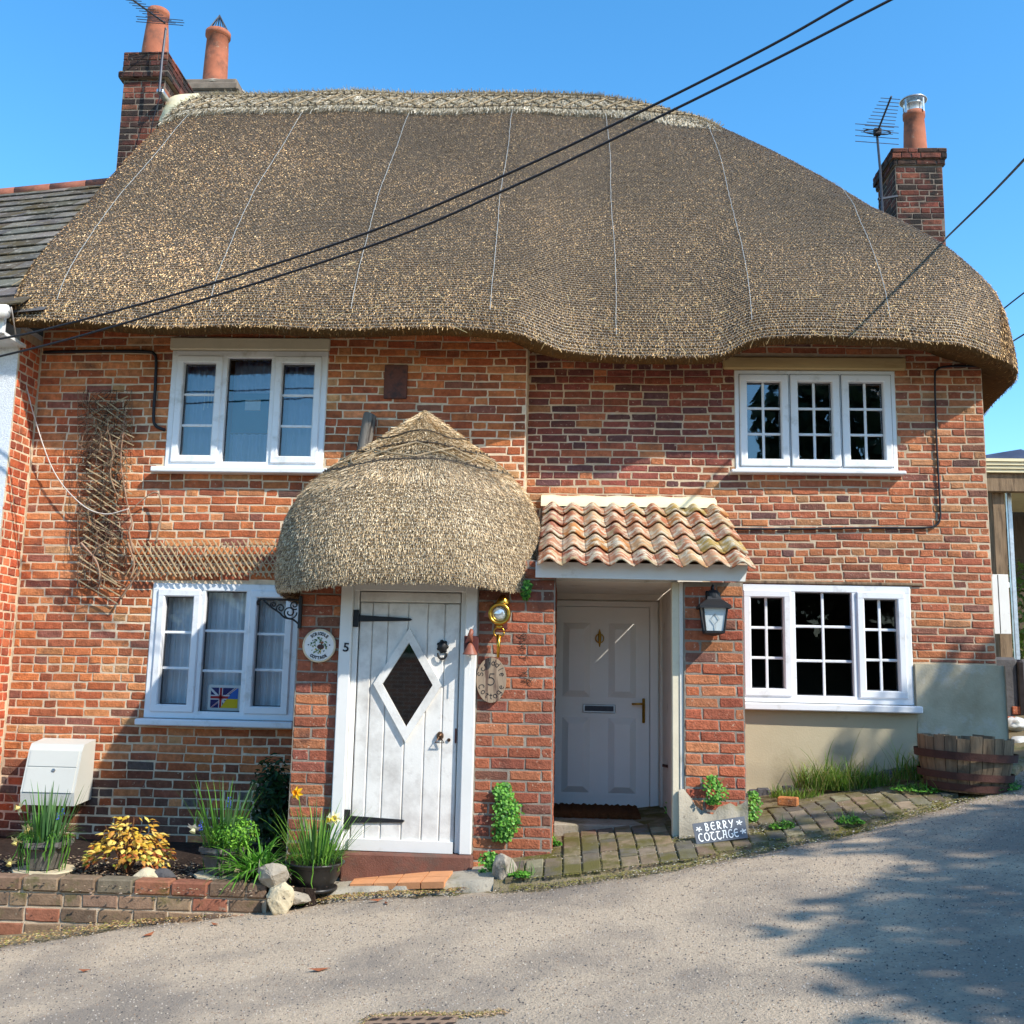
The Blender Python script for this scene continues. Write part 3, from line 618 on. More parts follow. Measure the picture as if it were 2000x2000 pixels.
s.box(post_l+.02, post_r-.02, YP-.02, YP+.06, zt+.006, zt+.12, .005); s.build('door_frame', 'frame_paint', cot)
# ---- recessed panel door of the right cottage
dx0, dx1 = at(1066, 1400, YB).x-.02, at(1268, 1400, YB).x; dz0, dz1 = at(1180, 1582, YB).z, at(1180, 1186, YB).z; dm = at(1170, 1400, YB).x; dx0 = dm-(dx1-dm)
s = MB(); s.box(dx0, dx1, YB, YB+.05, dz0, dz1); pd = s.build('panelled_door', 'comp_door', cot, label='white panelled front door with letter plate and brass knocker')
def raised(x0, x1, z0, z1, m):
    s = MB(); k = [(0, 0.), (.016, -.024), (.034, -.024), (.085, .012), ]
    vs = []; fs = []
    for i, (ins, dep) in enumerate(k): vs += [(x, YB-.026-dep if i else YB-.0015, z) for x, z in ((x0+ins, z0+ins), (x1-ins, z0+ins), (x1-ins, z1-ins), (x0+ins, z1-ins))]
    for i in range(len(k)-1): fs += [(i*4+j, i*4+(j+1) % 4, i*4+4+(j+1) % 4, i*4+4+j) for j in range(4)]
    fs.append((12, 13, 14, 15)); s.add(vs, fs); s.build('door_panel', 'comp_door', m)
zm0, zm1 = at(1170, 1393, YB).z, at(1170, 1370, YB).z; q = (dx1-dx0)
for (p0, p1) in ((.09, .45), (.55, .91)):
    raised(dx0+q*p0, dx0+q*p1, dz0+.1, zm0, pd); raised(dx0+q*p0, dx0+q*p1, zm1, dz1-.1, pd)
s = MB(); lz = at(1170, 1384, YB).z; s.box(dm-.135, dm+.135, YB-.016, YB-.001, lz-.035, lz+.035, .005); lp = s.build('letter_plate', 'steel', pd)
s = MB(); s.box(dm-.118, dm+.118, YB-.022, YB-.0165, lz-.02, lz+.022, .005); s.build('letter_flap', 'dark_alu', pd)
kz = at(1168, 1247, YB).z; s = MB(); s.tube([(dm, YB-.01, kz-.07), (dm, YB-.016, kz-.03), (dm, YB-.02, kz+.03), (dm, YB-.012, kz+.075)], [.004, .012, .016, .004]); s.tube([(dm+.034*math.cos(a), YB-.02, kz+.036*math.sin(a)) for a in np.linspace(0, 6.28, 17)], .005); s.build('knocker', 'brass', pd, True)
hx, hz = at(1257, 1380, YB).x, at(1257, 1388, YB).z; s = MB(); s.box(hx-.012, hx+.012, YB-.014, YB-.001, hz-.1, hz+.1, .005); s.tube([(hx, YB-.014, hz+.055), (hx, YB-.05, hz+.055), (hx-.03, YB-.055, hz+.055), (hx-.1, YB-.055, hz+.053)], .009, 8); s.build('handle', 'brass', pd, True)
s = MB(); fw = .075; fz1 = dz1+.055
s.box(dx0-fw, dx0-.004, YB-.03, YB+.06, dz0-.05, fz1, .008); s.box(dx1+.004, dx1+fw, YB-.03, YB+.06, dz0-.05, fz1, .008); s.box(dx0-fw+.01, dx1+fw-.01, YB-.028, YB+.06, dz1+.004, fz1-.002, .008); s.box(dx0-fw+.01, dx1+fw-.01, YB-.034, YB+.05, dz0-.07, dz0-.006, .006)
s.build('door_frame', 'comp_door', cot)
# porch inside: cream plaster
s = MB(); ix1 = bp0+.028
s.box(-.34, dx0-fw-.002, YR-.01, YR+.2, .2, 2.4); s.box(dx1+fw+.002, ix1+.3, YR-.012, YR+.2, .2, 2.4); s.box(dx0-fw-.05, dx1+fw+.05, YR-.014, YR+.2, fz1+.002, 2.6)
s.box(bp0, bp0+.029, YQ+.012, YR, .3, 2.17, .004)
s.build('porch_plaster', 'plaster', cot)
s = MB(); s.box(pr1+.004, bp0-.001, YQ+.1, YR, 2.17, 2.2); s.build('porch_ceiling', 'plaster', cot)
s = MB(); s.box(bp0-.05, bp0+.0, YQ+.02, YQ+.1, .4, 2.17, .004); s.build('porch_post', 'cream_paint', cot)
fb = (at(1046, 1120, YP-.1).x, at(1461, 1120, YP-.1).x); fz0_, fz1_ = at(1250, 1131, YP-.1).z, at(1250, 1106, YP-.1).z
s = MB(); s.prism([(fb[0], fz0_+.0), (fb[1]-.02, fz0_-.004), (fb[1], fz1_+.02), (fb[0], fz1_+.02)], YP-.1, YP-.075); s.build('fascia_board', 'frame_paint', cot)
# cement skirt at the foot of the right pillar
s = MB(); n = 12; vs = []
for i in range(n+1):
    x = bp0-.012+(bp1-bp0+.02)*i/n; zz = at(1391, 1548, YQ).z-.16*math.exp(-((i/n-.42)/.2)**2)+.02*math.sin(i*1.7)-.07*(i/n > .62)
    for t in (0, .5, 1): vs.append((x, YQ-.03-.012*math.sin(i*2+t*3)+.008*t, .25+(zz-.25)*t))
    vs.append((x, YQ+.01, zz+.012))
s.add(vs, [(i*4+k, i*4+4+k, i*4+5+k, i*4+1+k) for i in range(n) for k in range(3)]); s.build('cement_skirt', 'concrete', cot, True)
# ---- pantiles
tz0, tz1 = at(1250, 1106, YP-.2).z, at(1250, 985, 8.38).z; ty0, ty1 = YP-.2, 8.4
tcols = [lin(170, 118, 88), lin(166, 104, 72), lin(178, 136, 100), lin(156, 110, 86), lin(170, 116, 66), lin(146, 92, 68)]
tr = MB(); tr.add([(fb[0], ty0+.1, tz0-.01), (fb[1]-.06, ty0+.1, tz0-.01), (fb[1]-.1, ty1, tz1-.03), (fb[0], ty1, tz1-.03)], [(0, 1, 2, 3)]); troof = tr.build('tiled_roof', 'old_wood', cot, label='little roof of lichened orange pantiles over the right door')
ncol, nrow = 9, 5; tw = (fb[1]+.03-fb[0]-.02)/ncol; sl = Vector((0, ty1-ty0, tz1-tz0)); sn = Vector((0, -(tz1-tz0), ty1-ty0)).normalized()
for r_ in range(nrow):
    for c_ in range(ncol):
        x0 = fb[0]+.02+c_*tw; a = Vector((0, ty0, tz0))+sl*(r_/nrow-.012+rnd.uniform(-.006, .006)); b = Vector((0, ty0, tz0))+sl*min(1.0, (r_+1.12)/nrow)
        mb = MB(); n = 10; vs = []; top = .026+rnd.uniform(-.004, .006)
        for e, lift in ((a, .036), (b, .004)):
            sh = rnd.uniform(-.004, .004)
            for lay in (0, -.014):
                for i in range(n+1):
                    t = i/n; h = .024*math.sin((t-.22)*2*math.pi)*(1.15 if t > .22 and t < .72 else .9)
                    vs.append(e+Vector((x0+sh+t*tw*1.06-tw*.03, 0, 0))+sn*(h+lift+lay))
        m1 = n+1; fs = []
        for i in range(n): fs += [(i, i+1, 2*m1+i+1, 2*m1+i), (m1+i, 3*m1+i, 3*m1+i+1, m1+i+1), (i, m1+i, m1+i+1, i+1)]
        fs += [(0, 2*m1, 3*m1, m1), (n, m1+n, 3*m1+n, 2*m1+n)]
        c = jit(rnd.choice(tcols), .12)
        if c_ >= 6 and rnd.random() < .5: c = jit(lin(164, 134, 76), .12)
        mb.add(vs, fs, c); mb.build('pantile', 'tile', troof, True)
s = MB(); n = 16; vs = []
for i in range(n+1):
    x = fb[0]+(at(1399, 980, 8.35).x-fb[0])*i/n; k = .012*math.sin(i*1.9)
    vs += [(x, 8.31+k, tz1-.035), (x, 8.33, tz1+.03), (x, 8.43, tz1+.075+k*.5), (x, 8.5, tz1+.08)]
s.add(vs, [(i*4+k, i*4+4+k, i*4+5+k, i*4+1+k) for i in range(n) for k in range(3)]); s.build('mortar_fillet', 'flash_cream', troof, True)
# step and clay tiles
st = (at(664, 1690, YP-.1).x, at(922, 1690, YP-.1).x); sz1 = at(790, 1668, YP-.08).z; 
s = MB(); s.box(st[0], st[1], YP-.1, YP+.1, sz1-.3, sz1, .012); s.build('door_step', 'red_step', cot)
# plaque plate, pipes and cables fixed to the walls
s = MB(); p0, p1 = at(749, 779, YL-.01), at(797, 713, YL-.01); s.box(p0.x, p1.x, YL-.022, YL, p0.z, p1.z, .006); s.build('wall_plate', 'plate', cot, label='dark red metal plate set in the upper brickwork')
def wall_tube(name, px, Y, r, m, off=.02, **kw):
    s = MB(); s.tube(smooth_curve([at(a, b, Y-off) for a, b in px], 60), r, 6); return s.build(name, m, cot, True, **kw)
wall_tube('pipe', [(85, 688), (200, 686), (285, 687), (301, 692), (305, 706), (303, 760), (300, 815), (305, 832), (322, 840)], YL, .014, 'cable_black')
wall_tube('cable', [(1915, 715), (1850, 716), (1830, 722), (1826, 740), (1829, 850), (1836, 985), (1836, 1012), (1828, 1026), (1800, 1031), (1700, 1031), (1560, 1033), (1430, 1033)], YR, .009, 'cable_black')
# house number
def text_mesh(body, size, bold=0.):
    cu = bpy.data.curves.new('t', 'FONT'); cu.body = body; cu.size = size; cu.align_x = 'CENTER'; cu.align_y = 'CENTER'; cu.extrude = size*.03; cu.offset = bold; cu.resolution_u = 3
    o = bpy.data.objects.new('t', cu); link(o); dg = bpy.context.evaluated_depsgraph_get(); me = bpy.data.meshes.new_from_object(o.evaluated_get(dg))
    V = [tuple(v.co) for v in me.vertices]; F = [tuple(p.vertices) for p in me.polygons]; bpy.data.objects.remove(o); bpy.data.curves.remove(cu); bpy.data.meshes.remove(me)
    return V, F
def put_text(mb, body, size, c, ang=0., sx=1., bold=0., col=(.02, .02, .03)):
    V, F = text_mesh(body, size, bold); ca, sa = math.cos(ang), math.sin(ang)
    mb.add([(c[0]+x*sx*ca-y*sa, c[1]-z, c[2]+x*sx*sa+y*ca) for x, y, z in V], F, col)
n5 = at(675.6, 1265, YP-.06); s = MB(); put_text(s, '5', .085, (n5.x, YP-.052, n5.z), -.08, 1.1, .0015); s.build('house_number', 'ink', cot)
# ------------------------------------------------------------------ thatch machinery
def grid_mesh(name, P, m, parent, flip=False, **kw):
    n, k, _ = P.shape; idx = np.arange(n*k).reshape(n, k)
    F = np.stack([idx[:-1, :-1], idx[1:, :-1], idx[1:, 1:], idx[:-1, 1:]], -1).reshape(-1, 4)
    if flip: F = F[:, ::-1]
    return make(name, P.reshape(-1, 3), np.ascontiguousarray(F), m, parent, True, **kw)
def scatter_straw(P, n, L, W, pal, wts, shade=None, spread=.35, lift=(.0, .012), tipout=.25):
    """n slivers of reed lying down the columns of grid P (row index rising = upslope); returns V, F, C"""
    a = P[:-1, :-1]; b = P[1:, :-1]; c = P[1:, 1:]; d = P[:-1, 1:]
    nrm = np.cross(c-a, d-b); ar = np.linalg.norm(nrm, axis=-1); pr = (ar/ar.sum()).ravel()
    pick = rng.choice(len(pr), n, p=pr); i, j = np.unravel_index(pick, ar.shape); u = rng.random((n, 1)); v = rng.random((n, 1))
    pos = (a[i, j]*(1-u)+b[i, j]*u)*(1-v)+(d[i, j]*(1-u)+c[i, j]*u)*v
    N = nrm[i, j]/(np.linalg.norm(nrm[i, j], axis=1, keepdims=True)+1e-9)
    T = (a[i, j]-d[i, j])+(b[i, j]-c[i, j]); T /= np.linalg.norm(T, axis=1, keepdims=True)+1e-9      # down the slope
    S = np.cross(N, T)
    T = T+S*rng.normal(0, spread, (n, 1))+N*rng.normal(tipout, .18, (n, 1)); T /= np.linalg.norm(T, axis=1, keepdims=True)
    S = np.cross(N, T); S /= np.linalg.norm(S, axis=1, keepdims=True)+1e-9
    S = S+N*rng.normal(0, .5, (n, 1)); S /= np.linalg.norm(S, axis=1, keepdims=True)
    l = rng.uniform(L[0], L[1], (n, 1)); w_ = rng.uniform(W[0], W[1], (n, 1)); h = rng.uniform(lift[0], lift[1], (n, 1))
    p0 = pos+N*(h-.004); p1 = pos+T*l+N*h
    V = np.stack([p0-S*w_, p0+S*w_, p1+S*w_*.8, p1-S*w_*.8], 1)
    C = np.array(pal)[rng.choice(len(pal), n, p=np.array(wts)/sum(wts))]*rng.uniform(.75, 1.25, (n, 1))
    if shade is not None: C = C*shade(pos)
    C = np.concatenate([np.repeat(C, 4, 0), np.ones((n*4, 1))], 1)
    F = np.arange(n*4).reshape(n, 4)
    return V.reshape(-1, 3), F, C
# ---- main roof
XE, YC, ZB, HALF, SH = 3.86, 7.90, 4.02, 2.85, 1.34
eave_px = [(-30, 630), (36, 634), (180, 642), (362, 648), (600, 651), (931, 653), (1014, 659), (1055, 676), (1097, 696), (1221, 709), (1387, 703), (1416, 700), (1450, 680), (1481, 672), (1600, 669), (1753, 669), (1807, 679), (1880, 682), (1930, 688), (1990, 694)]
def YE(x): return 7.70+.22*np.clip((np.asarray(x)+.55)/.9, 0, 1)**2*(3-2*np.clip((np.asarray(x)+.55)/.9, 0, 1))
_ex, _ez = [], []
for p in eave_px:
    x = at(*p, 7.75).x
    for _ in range(4): q = at(*p, float(YE(x))+.05); x = q.x
    _ex.append(q.x); _ez.append(q.z)
_xx = np.linspace(-4.8, 4.3, 400); _zz = np.interp(_xx, _ex, _ez); _k = np.exp(-np.linspace(-2, 2, 13)**2); _k /= _k.sum(); _zz = np.convolve(np.pad(_zz, 6, mode='edge'), _k, 'valid')
def ZE(x): return np.interp(x, _xx, _zz)
PRF = np.array([(0, .03), (.012, .12), (.05, .27), (.12, .45), (.25, .70), (.5, 1.10), (.9, 1.67), (1.4, 2.32), (1.9, 2.94), (2.4, 3.54), (2.85, 4.07), (3.2, 4.5)])
def PH(d): return np.interp(d, PRF[:, 0], PRF[:, 1])+.05*np.sin(np.clip(d/2.85, 0, 1)*math.pi)
def smin(a, b, k):
    h = np.maximum(k-np.abs(a-b), 0)/np.maximum(k, 1e-6); return np.minimum(a, b)-h*h*k*.25
def roof_pt(x, d, y0, hip=True, off=0.):
    """x, d (inset from the front nose) -> position"""
    x = np.asarray(x, float); d = np.asarray(d, float); a = (XE-x)*SH
    if hip: ds = smin(d, a, 1.15*np.clip(np.minimum(d, a)/1.1, 0, 1))
    else: ds = d
    ds = smin(ds, 2*HALF-d, .5+0*d)
    dm = np.minimum(d, np.maximum(a, 0))
    z = ZB+(ZE(x)-ZB)*np.clip(1-dm/1.5, 0, 1)**2+PH(np.maximum(ds, 0))
    y = y0+d*(YC+HALF-y0)/HALF if y0 is not None else None
    z = z-.13*np.clip((x+.5)/1.1, 0, 1.5)**1.5*np.clip(dm/HALF, 0, 1)**2
    # soft undulation and rounded left verge
    z = z+.02*np.sin(x*1.9+.5)*np.clip(d, 0, 1)+.012*np.sin(x*4.3+d*2.2)
    e = np.clip((-4.12-x)/.4, 0, 1); z = z-.16*e*e*np.clip(d/.9, 0, 1)
    return np.stack([x, y, z], -1)
def warp(P):
    """round the front right corner in plan and flare the hip end"""
    Rr = 1.0; a = XE-P[..., 0]; b = P[..., 1]-YC; p = np.clip((Rr-a)/Rr, 0, 1.2); q = np.clip((Rr-b)/Rr, 0, 1.2); m = (p > 0) & (q > 0)
    p2 = p*np.sqrt(np.maximum(1-q*q/2, .2)); q2 = q*np.sqrt(np.maximum(1-p*p/2, .2))
    P = P.copy(); P[..., 0] = np.where(m, XE-Rr+p2*Rr, P[..., 0]); P[..., 1] = np.where(m, YC+Rr-q2*Rr, P[..., 1])
    t = np.clip((P[..., 0]-1.8)/2, 0, 1); P[..., 0] += .17*np.clip(P[..., 1]-8.6, 0, 2.2)*t*t
    return P
xs = np.concatenate([np.linspace(-4.5, 2.6, 190), np.linspace(2.63, XE, 50)])
vv = np.concatenate([np.linspace(0, .12, 10), np.linspace(.15, 1, 46)])
def front_grid():
    rows = []
    for v in vv:
        lim = np.minimum(HALF, np.maximum((XE-xs)*SH, 0)); d = v*lim
        rows.append(roof_pt(xs, d, YE(xs)))
    G = np.stack(rows, 1); return warp(G)
G1 = front_grid()
ysb = np.concatenate([np.linspace(0, 1.2, 40), np.linspace(1.25, HALF, 34)])
def side_grid():
    rows = []
    for v in vv:
        lim = ysb; d = v*lim; x = XE-d/SH
        a = d; b = ysb; ds = smin(a, b, 1.15*np.clip(np.minimum(a, b)/1.1, 0, 1)); ds = smin(ds, 2*HALF-b, .5)
        z = ZB+(ZE(x)-ZB)*np.clip(1-np.minimum(a, b)/1.5, 0, 1)**2+PH(np.maximum(ds, 0)); z = z+.02*np.sin(x*1.9+.5)*np.clip(b, 0, 1)+.012*np.sin(x*4.3+b*2.2)
        z = z-.13*np.clip((x+.5)/1.1, 0, 1.5)**1.5*np.clip(np.minimum(a, b)/HALF, 0, 1)**2; rows.append(np.stack([x, YC+ysb, z], -1))
    return warp(np.stack(rows, 1))
G2 = side_grid()
roof = grid_mesh('thatch_roof', G1, 'thatch', cot, label='long thick grey brown thatched roof under wire netting')
grid_mesh('hip_end', G2, 'thatch', roof)
Gb = G1[:, 8:].copy(); Gb[..., 1] = 2*(YC+HALF)-Gb[..., 1]; grid_mesh('back_slope', Gb, 'thatch', roof, flip=True)
Gs = G2[:, 8:].copy(); Gs[..., 1] = 2*(YC+HALF)-Gs[..., 1]; grid_mesh('back_hip', Gs, 'thatch', roof, flip=True)
# rounded underside of the eave
UND = [(0, .03), (.012, .01), (.04, .0), (.12, .0), (.3, .075), (.62, .19), (1.0, .34)]
def under(base, ins):
    rows = []
    for d, h in UND: 
        Q = base.copy(); Q += ins*d; Q[:, 2] = base[:, 2]-.03+h; rows.append(Q)
    return np.stack(rows, 1)
b1 = G1[:, 0].copy(); t1 = np.gradient(b1, axis=0); n1 = np.stack([-t1[:, 1], t1[:, 0], 0*t1[:, 0]], -1); n1 /= np.linalg.norm(n1, axis=1, keepdims=True)
b2 = G2[:, 0].copy(); t2 = np.gradient(b2, axis=0); n2 = np.stack([-t2[:, 1], t2[:, 0], 0*t2[:, 0]], -1); n2 /= np.linalg.norm(n2, axis=1, keepdims=True)
# drop the side eave a little to the rear
U1 = under(b1, n1); U2 = under(b2, n2)
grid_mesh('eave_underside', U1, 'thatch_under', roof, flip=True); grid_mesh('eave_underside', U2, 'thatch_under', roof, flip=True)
s = MB(); lf = G1[0]; vs = []
for p in lf: vs += [tuple(p), (p[0]+.02, p[1], max(p[2]-.35, float(ZE(-4.5))+.05))]
s.add(vs, [(2*i, 2*i+1, 2*i+3, 2*i+2) for i in range(len(lf)-1)]); s.build('verge', 'thatch_under', roof)
# reed ends
roofpal = [lin(182, 162, 122), lin(152, 132, 98), lin(124, 106, 82), lin(92, 80, 64), lin(58, 50, 44), lin(208, 190, 150), lin(132, 124, 114)]
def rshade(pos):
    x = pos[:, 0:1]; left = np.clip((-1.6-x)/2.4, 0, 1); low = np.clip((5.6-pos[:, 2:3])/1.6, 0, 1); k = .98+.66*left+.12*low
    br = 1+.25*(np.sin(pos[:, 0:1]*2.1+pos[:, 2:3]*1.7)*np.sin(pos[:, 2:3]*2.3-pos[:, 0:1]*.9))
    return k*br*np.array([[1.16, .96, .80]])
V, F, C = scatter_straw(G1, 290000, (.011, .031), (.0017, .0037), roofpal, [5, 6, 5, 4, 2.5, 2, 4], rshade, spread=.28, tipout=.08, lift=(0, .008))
make('reed_ends', V, F, 'straw', roof, False, C, kind='stuff')
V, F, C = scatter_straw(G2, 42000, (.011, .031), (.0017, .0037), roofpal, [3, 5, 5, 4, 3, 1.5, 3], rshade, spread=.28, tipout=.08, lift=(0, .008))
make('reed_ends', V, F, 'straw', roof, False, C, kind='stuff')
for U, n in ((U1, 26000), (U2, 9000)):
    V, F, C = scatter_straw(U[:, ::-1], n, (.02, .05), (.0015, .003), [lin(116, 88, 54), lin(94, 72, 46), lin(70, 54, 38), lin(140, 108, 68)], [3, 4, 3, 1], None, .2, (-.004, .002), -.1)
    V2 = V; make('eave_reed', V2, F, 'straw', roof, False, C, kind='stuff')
V, F, C = scatter_straw(G1[:, :9], 350, (.06, .14), (.001, .0022), [lin(190, 168, 122), lin(150, 128, 92)], [1, 1], None, .9, (.0, .02), .5)
make('stray_reed', V, F, 'straw', roof, False, C, kind='stuff')
# wire netting: hexagons laid over the front slope
def hex_net(x0, x1, d0, d1, pitch, off):
    sarc = np.linspace(0, HALF, 400); zz = PH(sarc); L = np.concatenate([[0], np.cumsum(np.hypot(np.diff(sarc), np.diff(zz)))])
    sl0, sl1 = np.interp([d0, d1], sarc, L); dy = pitch*.87; nr = int((sl1-sl0)/dy); nc = int((x1-x0)/pitch)
    r_, c_ = np.meshgrid(np.arange(nr), np.arange(nc), indexing='ij'); cx = x0+(c_+.5*(r_ % 2))*pitch; cy = sl0+r_*dy
    cx = cx.ravel(); cy = cy.ravel(); q = pitch*.5; A = np.stack([cx, cy+pitch*.29], 1); B = np.stack([cx+q, cy+pitch*.58-pitch*.29], 1)
    # three edges of each cell
    E = np.concatenate([np.stack([np.stack([cx-q, cy+pitch*.145], 1), np.stack([cx, cy+pitch*.29+.0*cx], 1)], 1), np.stack([np.stack([cx, cy+pitch*.29], 1), np.stack([cx+q, cy+pitch*.145], 1)], 1), np.stack([np.stack([cx+q, cy+pitch*.145], 1), np.stack([cx+q, cy-pitch*.145], 1)], 1)], 0)
    x = E[..., 0]+.004*np.sin(E[..., 1]*9)+.01*np.sin(E[..., 1]*2+E[..., 0]); d = np.interp(E[..., 1], L, sarc)
    ok = (d < np.maximum((XE-x)*SH-.02, 0)).all(1) & (d <= d1).all(1) & (x < XE-.1).all(1); x = x[ok]; d = d[ok]
    P = warp(roof_pt(x, d, YE(x))); e = 1e-2
    Px = warp(roof_pt(x+e, d, YE(x+e))); Pd = warp(roof_pt(x, d+e, YE(x))); N = np.cross(Px-P, Pd-P); N /= np.linalg.norm(N, axis=-1, keepdims=True)
    P = P+N*off; D = P[:, 1]-P[:, 0]; S = np.cross(D, N[:, 0]); S /= np.linalg.norm(S, axis=1, keepdims=True)+1e-9; S *= .00115
    V = np.stack([P[:, 0]-S, P[:, 0]+S, P[:, 1]+S, P[:, 1]-S], 1).reshape(-1, 3)
    return V, np.arange(len(V)).reshape(-1, 4)
V, F = hex_net(-4.45, XE-.15, .0, HALF-.3, .030, .013); make('wire_netting', V, F, 'net_wire', roof, kind='stuff')
# seams of the netting
for px0, px1 in (((415, 612), 0), ((690, 612), 0), ((958, 612), 0), ((1205, 620), 0), ((1475, 655), 0), ((1750, 655), 0), ((120, 600), 0)):
    x = at(*px0, 7.8).x; lim = min(HALF-.42, (XE-x)*SH-.06); ds = np.linspace(.03, lim, 60); xx = x+.008*np.sin(ds*5)+rng.normal(0, .0015, 60)
    P = warp(roof_pt(xx, ds, YE(xx))); s = MB(); s.tube([tuple(p+np.array([0, -.018, .018])) for p in P], .0019, 5); s.build('netting_seam', 'seam_wire', roof)
# ridge of pale sedge with hazel rods
xr = np.linspace(-4.46, 1.62, 150); rows = []; dd = np.concatenate([[HALF-.58, HALF-.575], np.linspace(HALF-.54, HALF, 12)])
for k, d in enumerate(dd):
    lim = np.minimum(d, np.maximum((XE-xr)*SH, 0)); dr = np.minimum(HALF-(HALF-d)*(1-.75*np.clip((xr-.2)/1.4, 0, 1)**1.5), lim); P = roof_pt(xr, dr, YE(xr)); _o = 1-np.clip((xr-.3)/1.3, 0, 1); P[:, 2] += (-.004 if k == 0 else .03*_o+.003); P[:, 1] -= (0 if k == 0 else .02*_o); rows.append(P)
RG = np.stack(rows, 1); rb = RG.copy()[:, ::-1]; rb[..., 1] = 2*(YC+HALF)-rb[..., 1]; RGA = np.concatenate([RG, rb], 1)
ridge = grid_mesh('ridge_cap', RGA, 'sedge_base', roof, label='pale sedge ridge cap pinned with hazel rods')
V, F, C = scatter_straw(RG, 26000, (.05, .12), (.0016, .0034), [lin(206, 196, 174), lin(182, 172, 152), lin(150, 140, 122), lin(222, 214, 196)], [3, 3, 2, 2], None, .14, (0, .008), .06)
make('sedge', V, F, 'straw', roof, False, C, kind='stuff')
def rod(fn, us, r=.011, m='hazel', name='hazel_rod', parent=None):
    s = MB(); s.tube([tuple(fn(u)) for u in us], r, 5); return s.build(name, m, parent)
def on_ridge(x, d):
    d = HALF-(HALF-d)*(1-.75*min(1, max(0, (x-.2)/1.4))**1.5)
    P = roof_pt(np.array([x]), np.array([min(d, (XE-x)*SH)]), YE(np.array([x])))[0]; return P+np.array([0, -.028, .042])*(1-.6*min(1, max(0, (x-.3)/1.3)))
for d in (HALF-.52, HALF-.28, HALF-.08): rod(lambda x: on_ridge(x, d), np.linspace(-4.4, 1.5, 90), .009, parent=roof)
nz_ = 26
for i in range(nz_):
    x0 = -4.35+i*(5.85/nz_); x1 = x0+5.85/nz_
    rod(lambda t: on_ridge(x0+(x1-x0)*t, (HALF-.50+.21*t)), np.linspace(0, 1, 4), .010, parent=roof); rod(lambda t: on_ridge(x0+(x1-x0)*t, (HALF-.29-.21*t)), np.linspace(0, 1, 4), .010, parent=roof)
s = MB()
for i in range(70):
    x = -4.35+i*5.85/70
    for d in (HALF-.52, HALF-.28):
        p = on_ridge(x, d); s.box(p[0]-.007, p[0]+.007, p[1]-.015, p[1]+.01, p[2]-.014, p[2]+.014)
s.build('spar', 'hazel_dark', roof, kind='stuff')
s = MB(); fp = [at(308, 236, 10.35), at(318, 214, 10.5), at(340, 196, 10.62), at(378, 188, 10.7)]

up_ = [(305, 228), (318, 203), (342, 186), (388, 182)]; lo_ = [(318, 246), (334, 222), (356, 204), (394, 194)]; vs = []
for (a, b) in zip(smooth_curve([Vector((*q, 0)) for q in up_], 12), smooth_curve([Vector((*q, 0)) for q in lo_], 12)): vs += [tuple(at(a.x, a.y, 10.62)), tuple(at(b.x, b.y, 10.42)), tuple(at(a.x, a.y, 10.62)+Vector((0, .3, -.02)))]
s.add(vs, [q for i in range(len(vs)//3-1) for q in ((3*i, 3*i+1, 3*i+4, 3*i+3), (3*i, 3*i+3, 3*i+5, 3*i+2))]); s.build('flashing', 'flash_cream', roof, True)
# ---- thatched porch hood
cx0 = (at(533, 1100, 7.1).x+at(1059, 1060, 7.2).x)/2-.055; hwid = (at(1059, 1060, 7.2).x-at(533, 1100, 7.1).x)/2+.065
zlow = at(800, 1149, 6.72).z; apex = at(829, 806, 7.95)
th = np.linspace(-math.pi/2, math.pi/2, 90)
HPR = [(.95, .05), (.985, .02), (1.0, .08), (1.0, .20), (1.0, .32), (.985, .46), (.955, .60), (.895, .74), (.81, .87), (.71, .98), (.60, 1.08), (.48, 1.185), (.345, 1.30), (.19, 1.43), (.0, 1.56)]
HPR = [(r_, z*(apex.z-zlow)/1.56) for r_, z in HPR]
_ha = np.array(HPR); _t = np.linspace(0, len(HPR)-1, 60); HR = np.interp(_t, np.arange(len(HPR)), _ha[:, 0]); HZ = np.interp(_t, np.arange(len(HPR)), _ha[:, 1])
_g = np.exp(-np.linspace(-1.6, 1.6, 11)**2); _g /= _g.sum()
for _q in (HR, HZ): _s = np.convolve(np.pad(_q, 5, mode='reflect', reflect_type='odd'), _g, 'valid'); _q[8:] = _s[8:]
def hood(thv, ti, off=0.):
    r_ = np.interp(ti, np.arange(60), HR); z = np.interp(ti, np.arange(60), HZ)
    ee = .62+.38*np.clip((.97-r_)/.9, 0, 1); sx = np.sign(np.sin(thv))*np.abs(np.sin(thv))**ee; cy = np.abs(np.cos(thv))**(.72+.28*np.clip((.97-r_)/.9, 0, 1))
    cxx = cx0+(apex.x-cx0)*(1-r_)
    x = cxx+(hwid)*sx*r_; y = 8.28-.34*(1-r_)-1.58*cy*r_**1.15
    zz = zlow+z+.05*(1-cy)*(r_ > .8)*0+.02*np.sin(thv*5+1)
    lean = .05*np.sin(thv)*r_; return np.stack([x, y, zz+lean*.6], -1)
TT, II = np.meshgrid(th, np.arange(60), indexing='ij'); G3 = hood(TT, II)
hoodo = grid_mesh('porch_thatch', G3, 'hood_base', cot, label='rounded pale thatched hood over the plank door', flip=False)
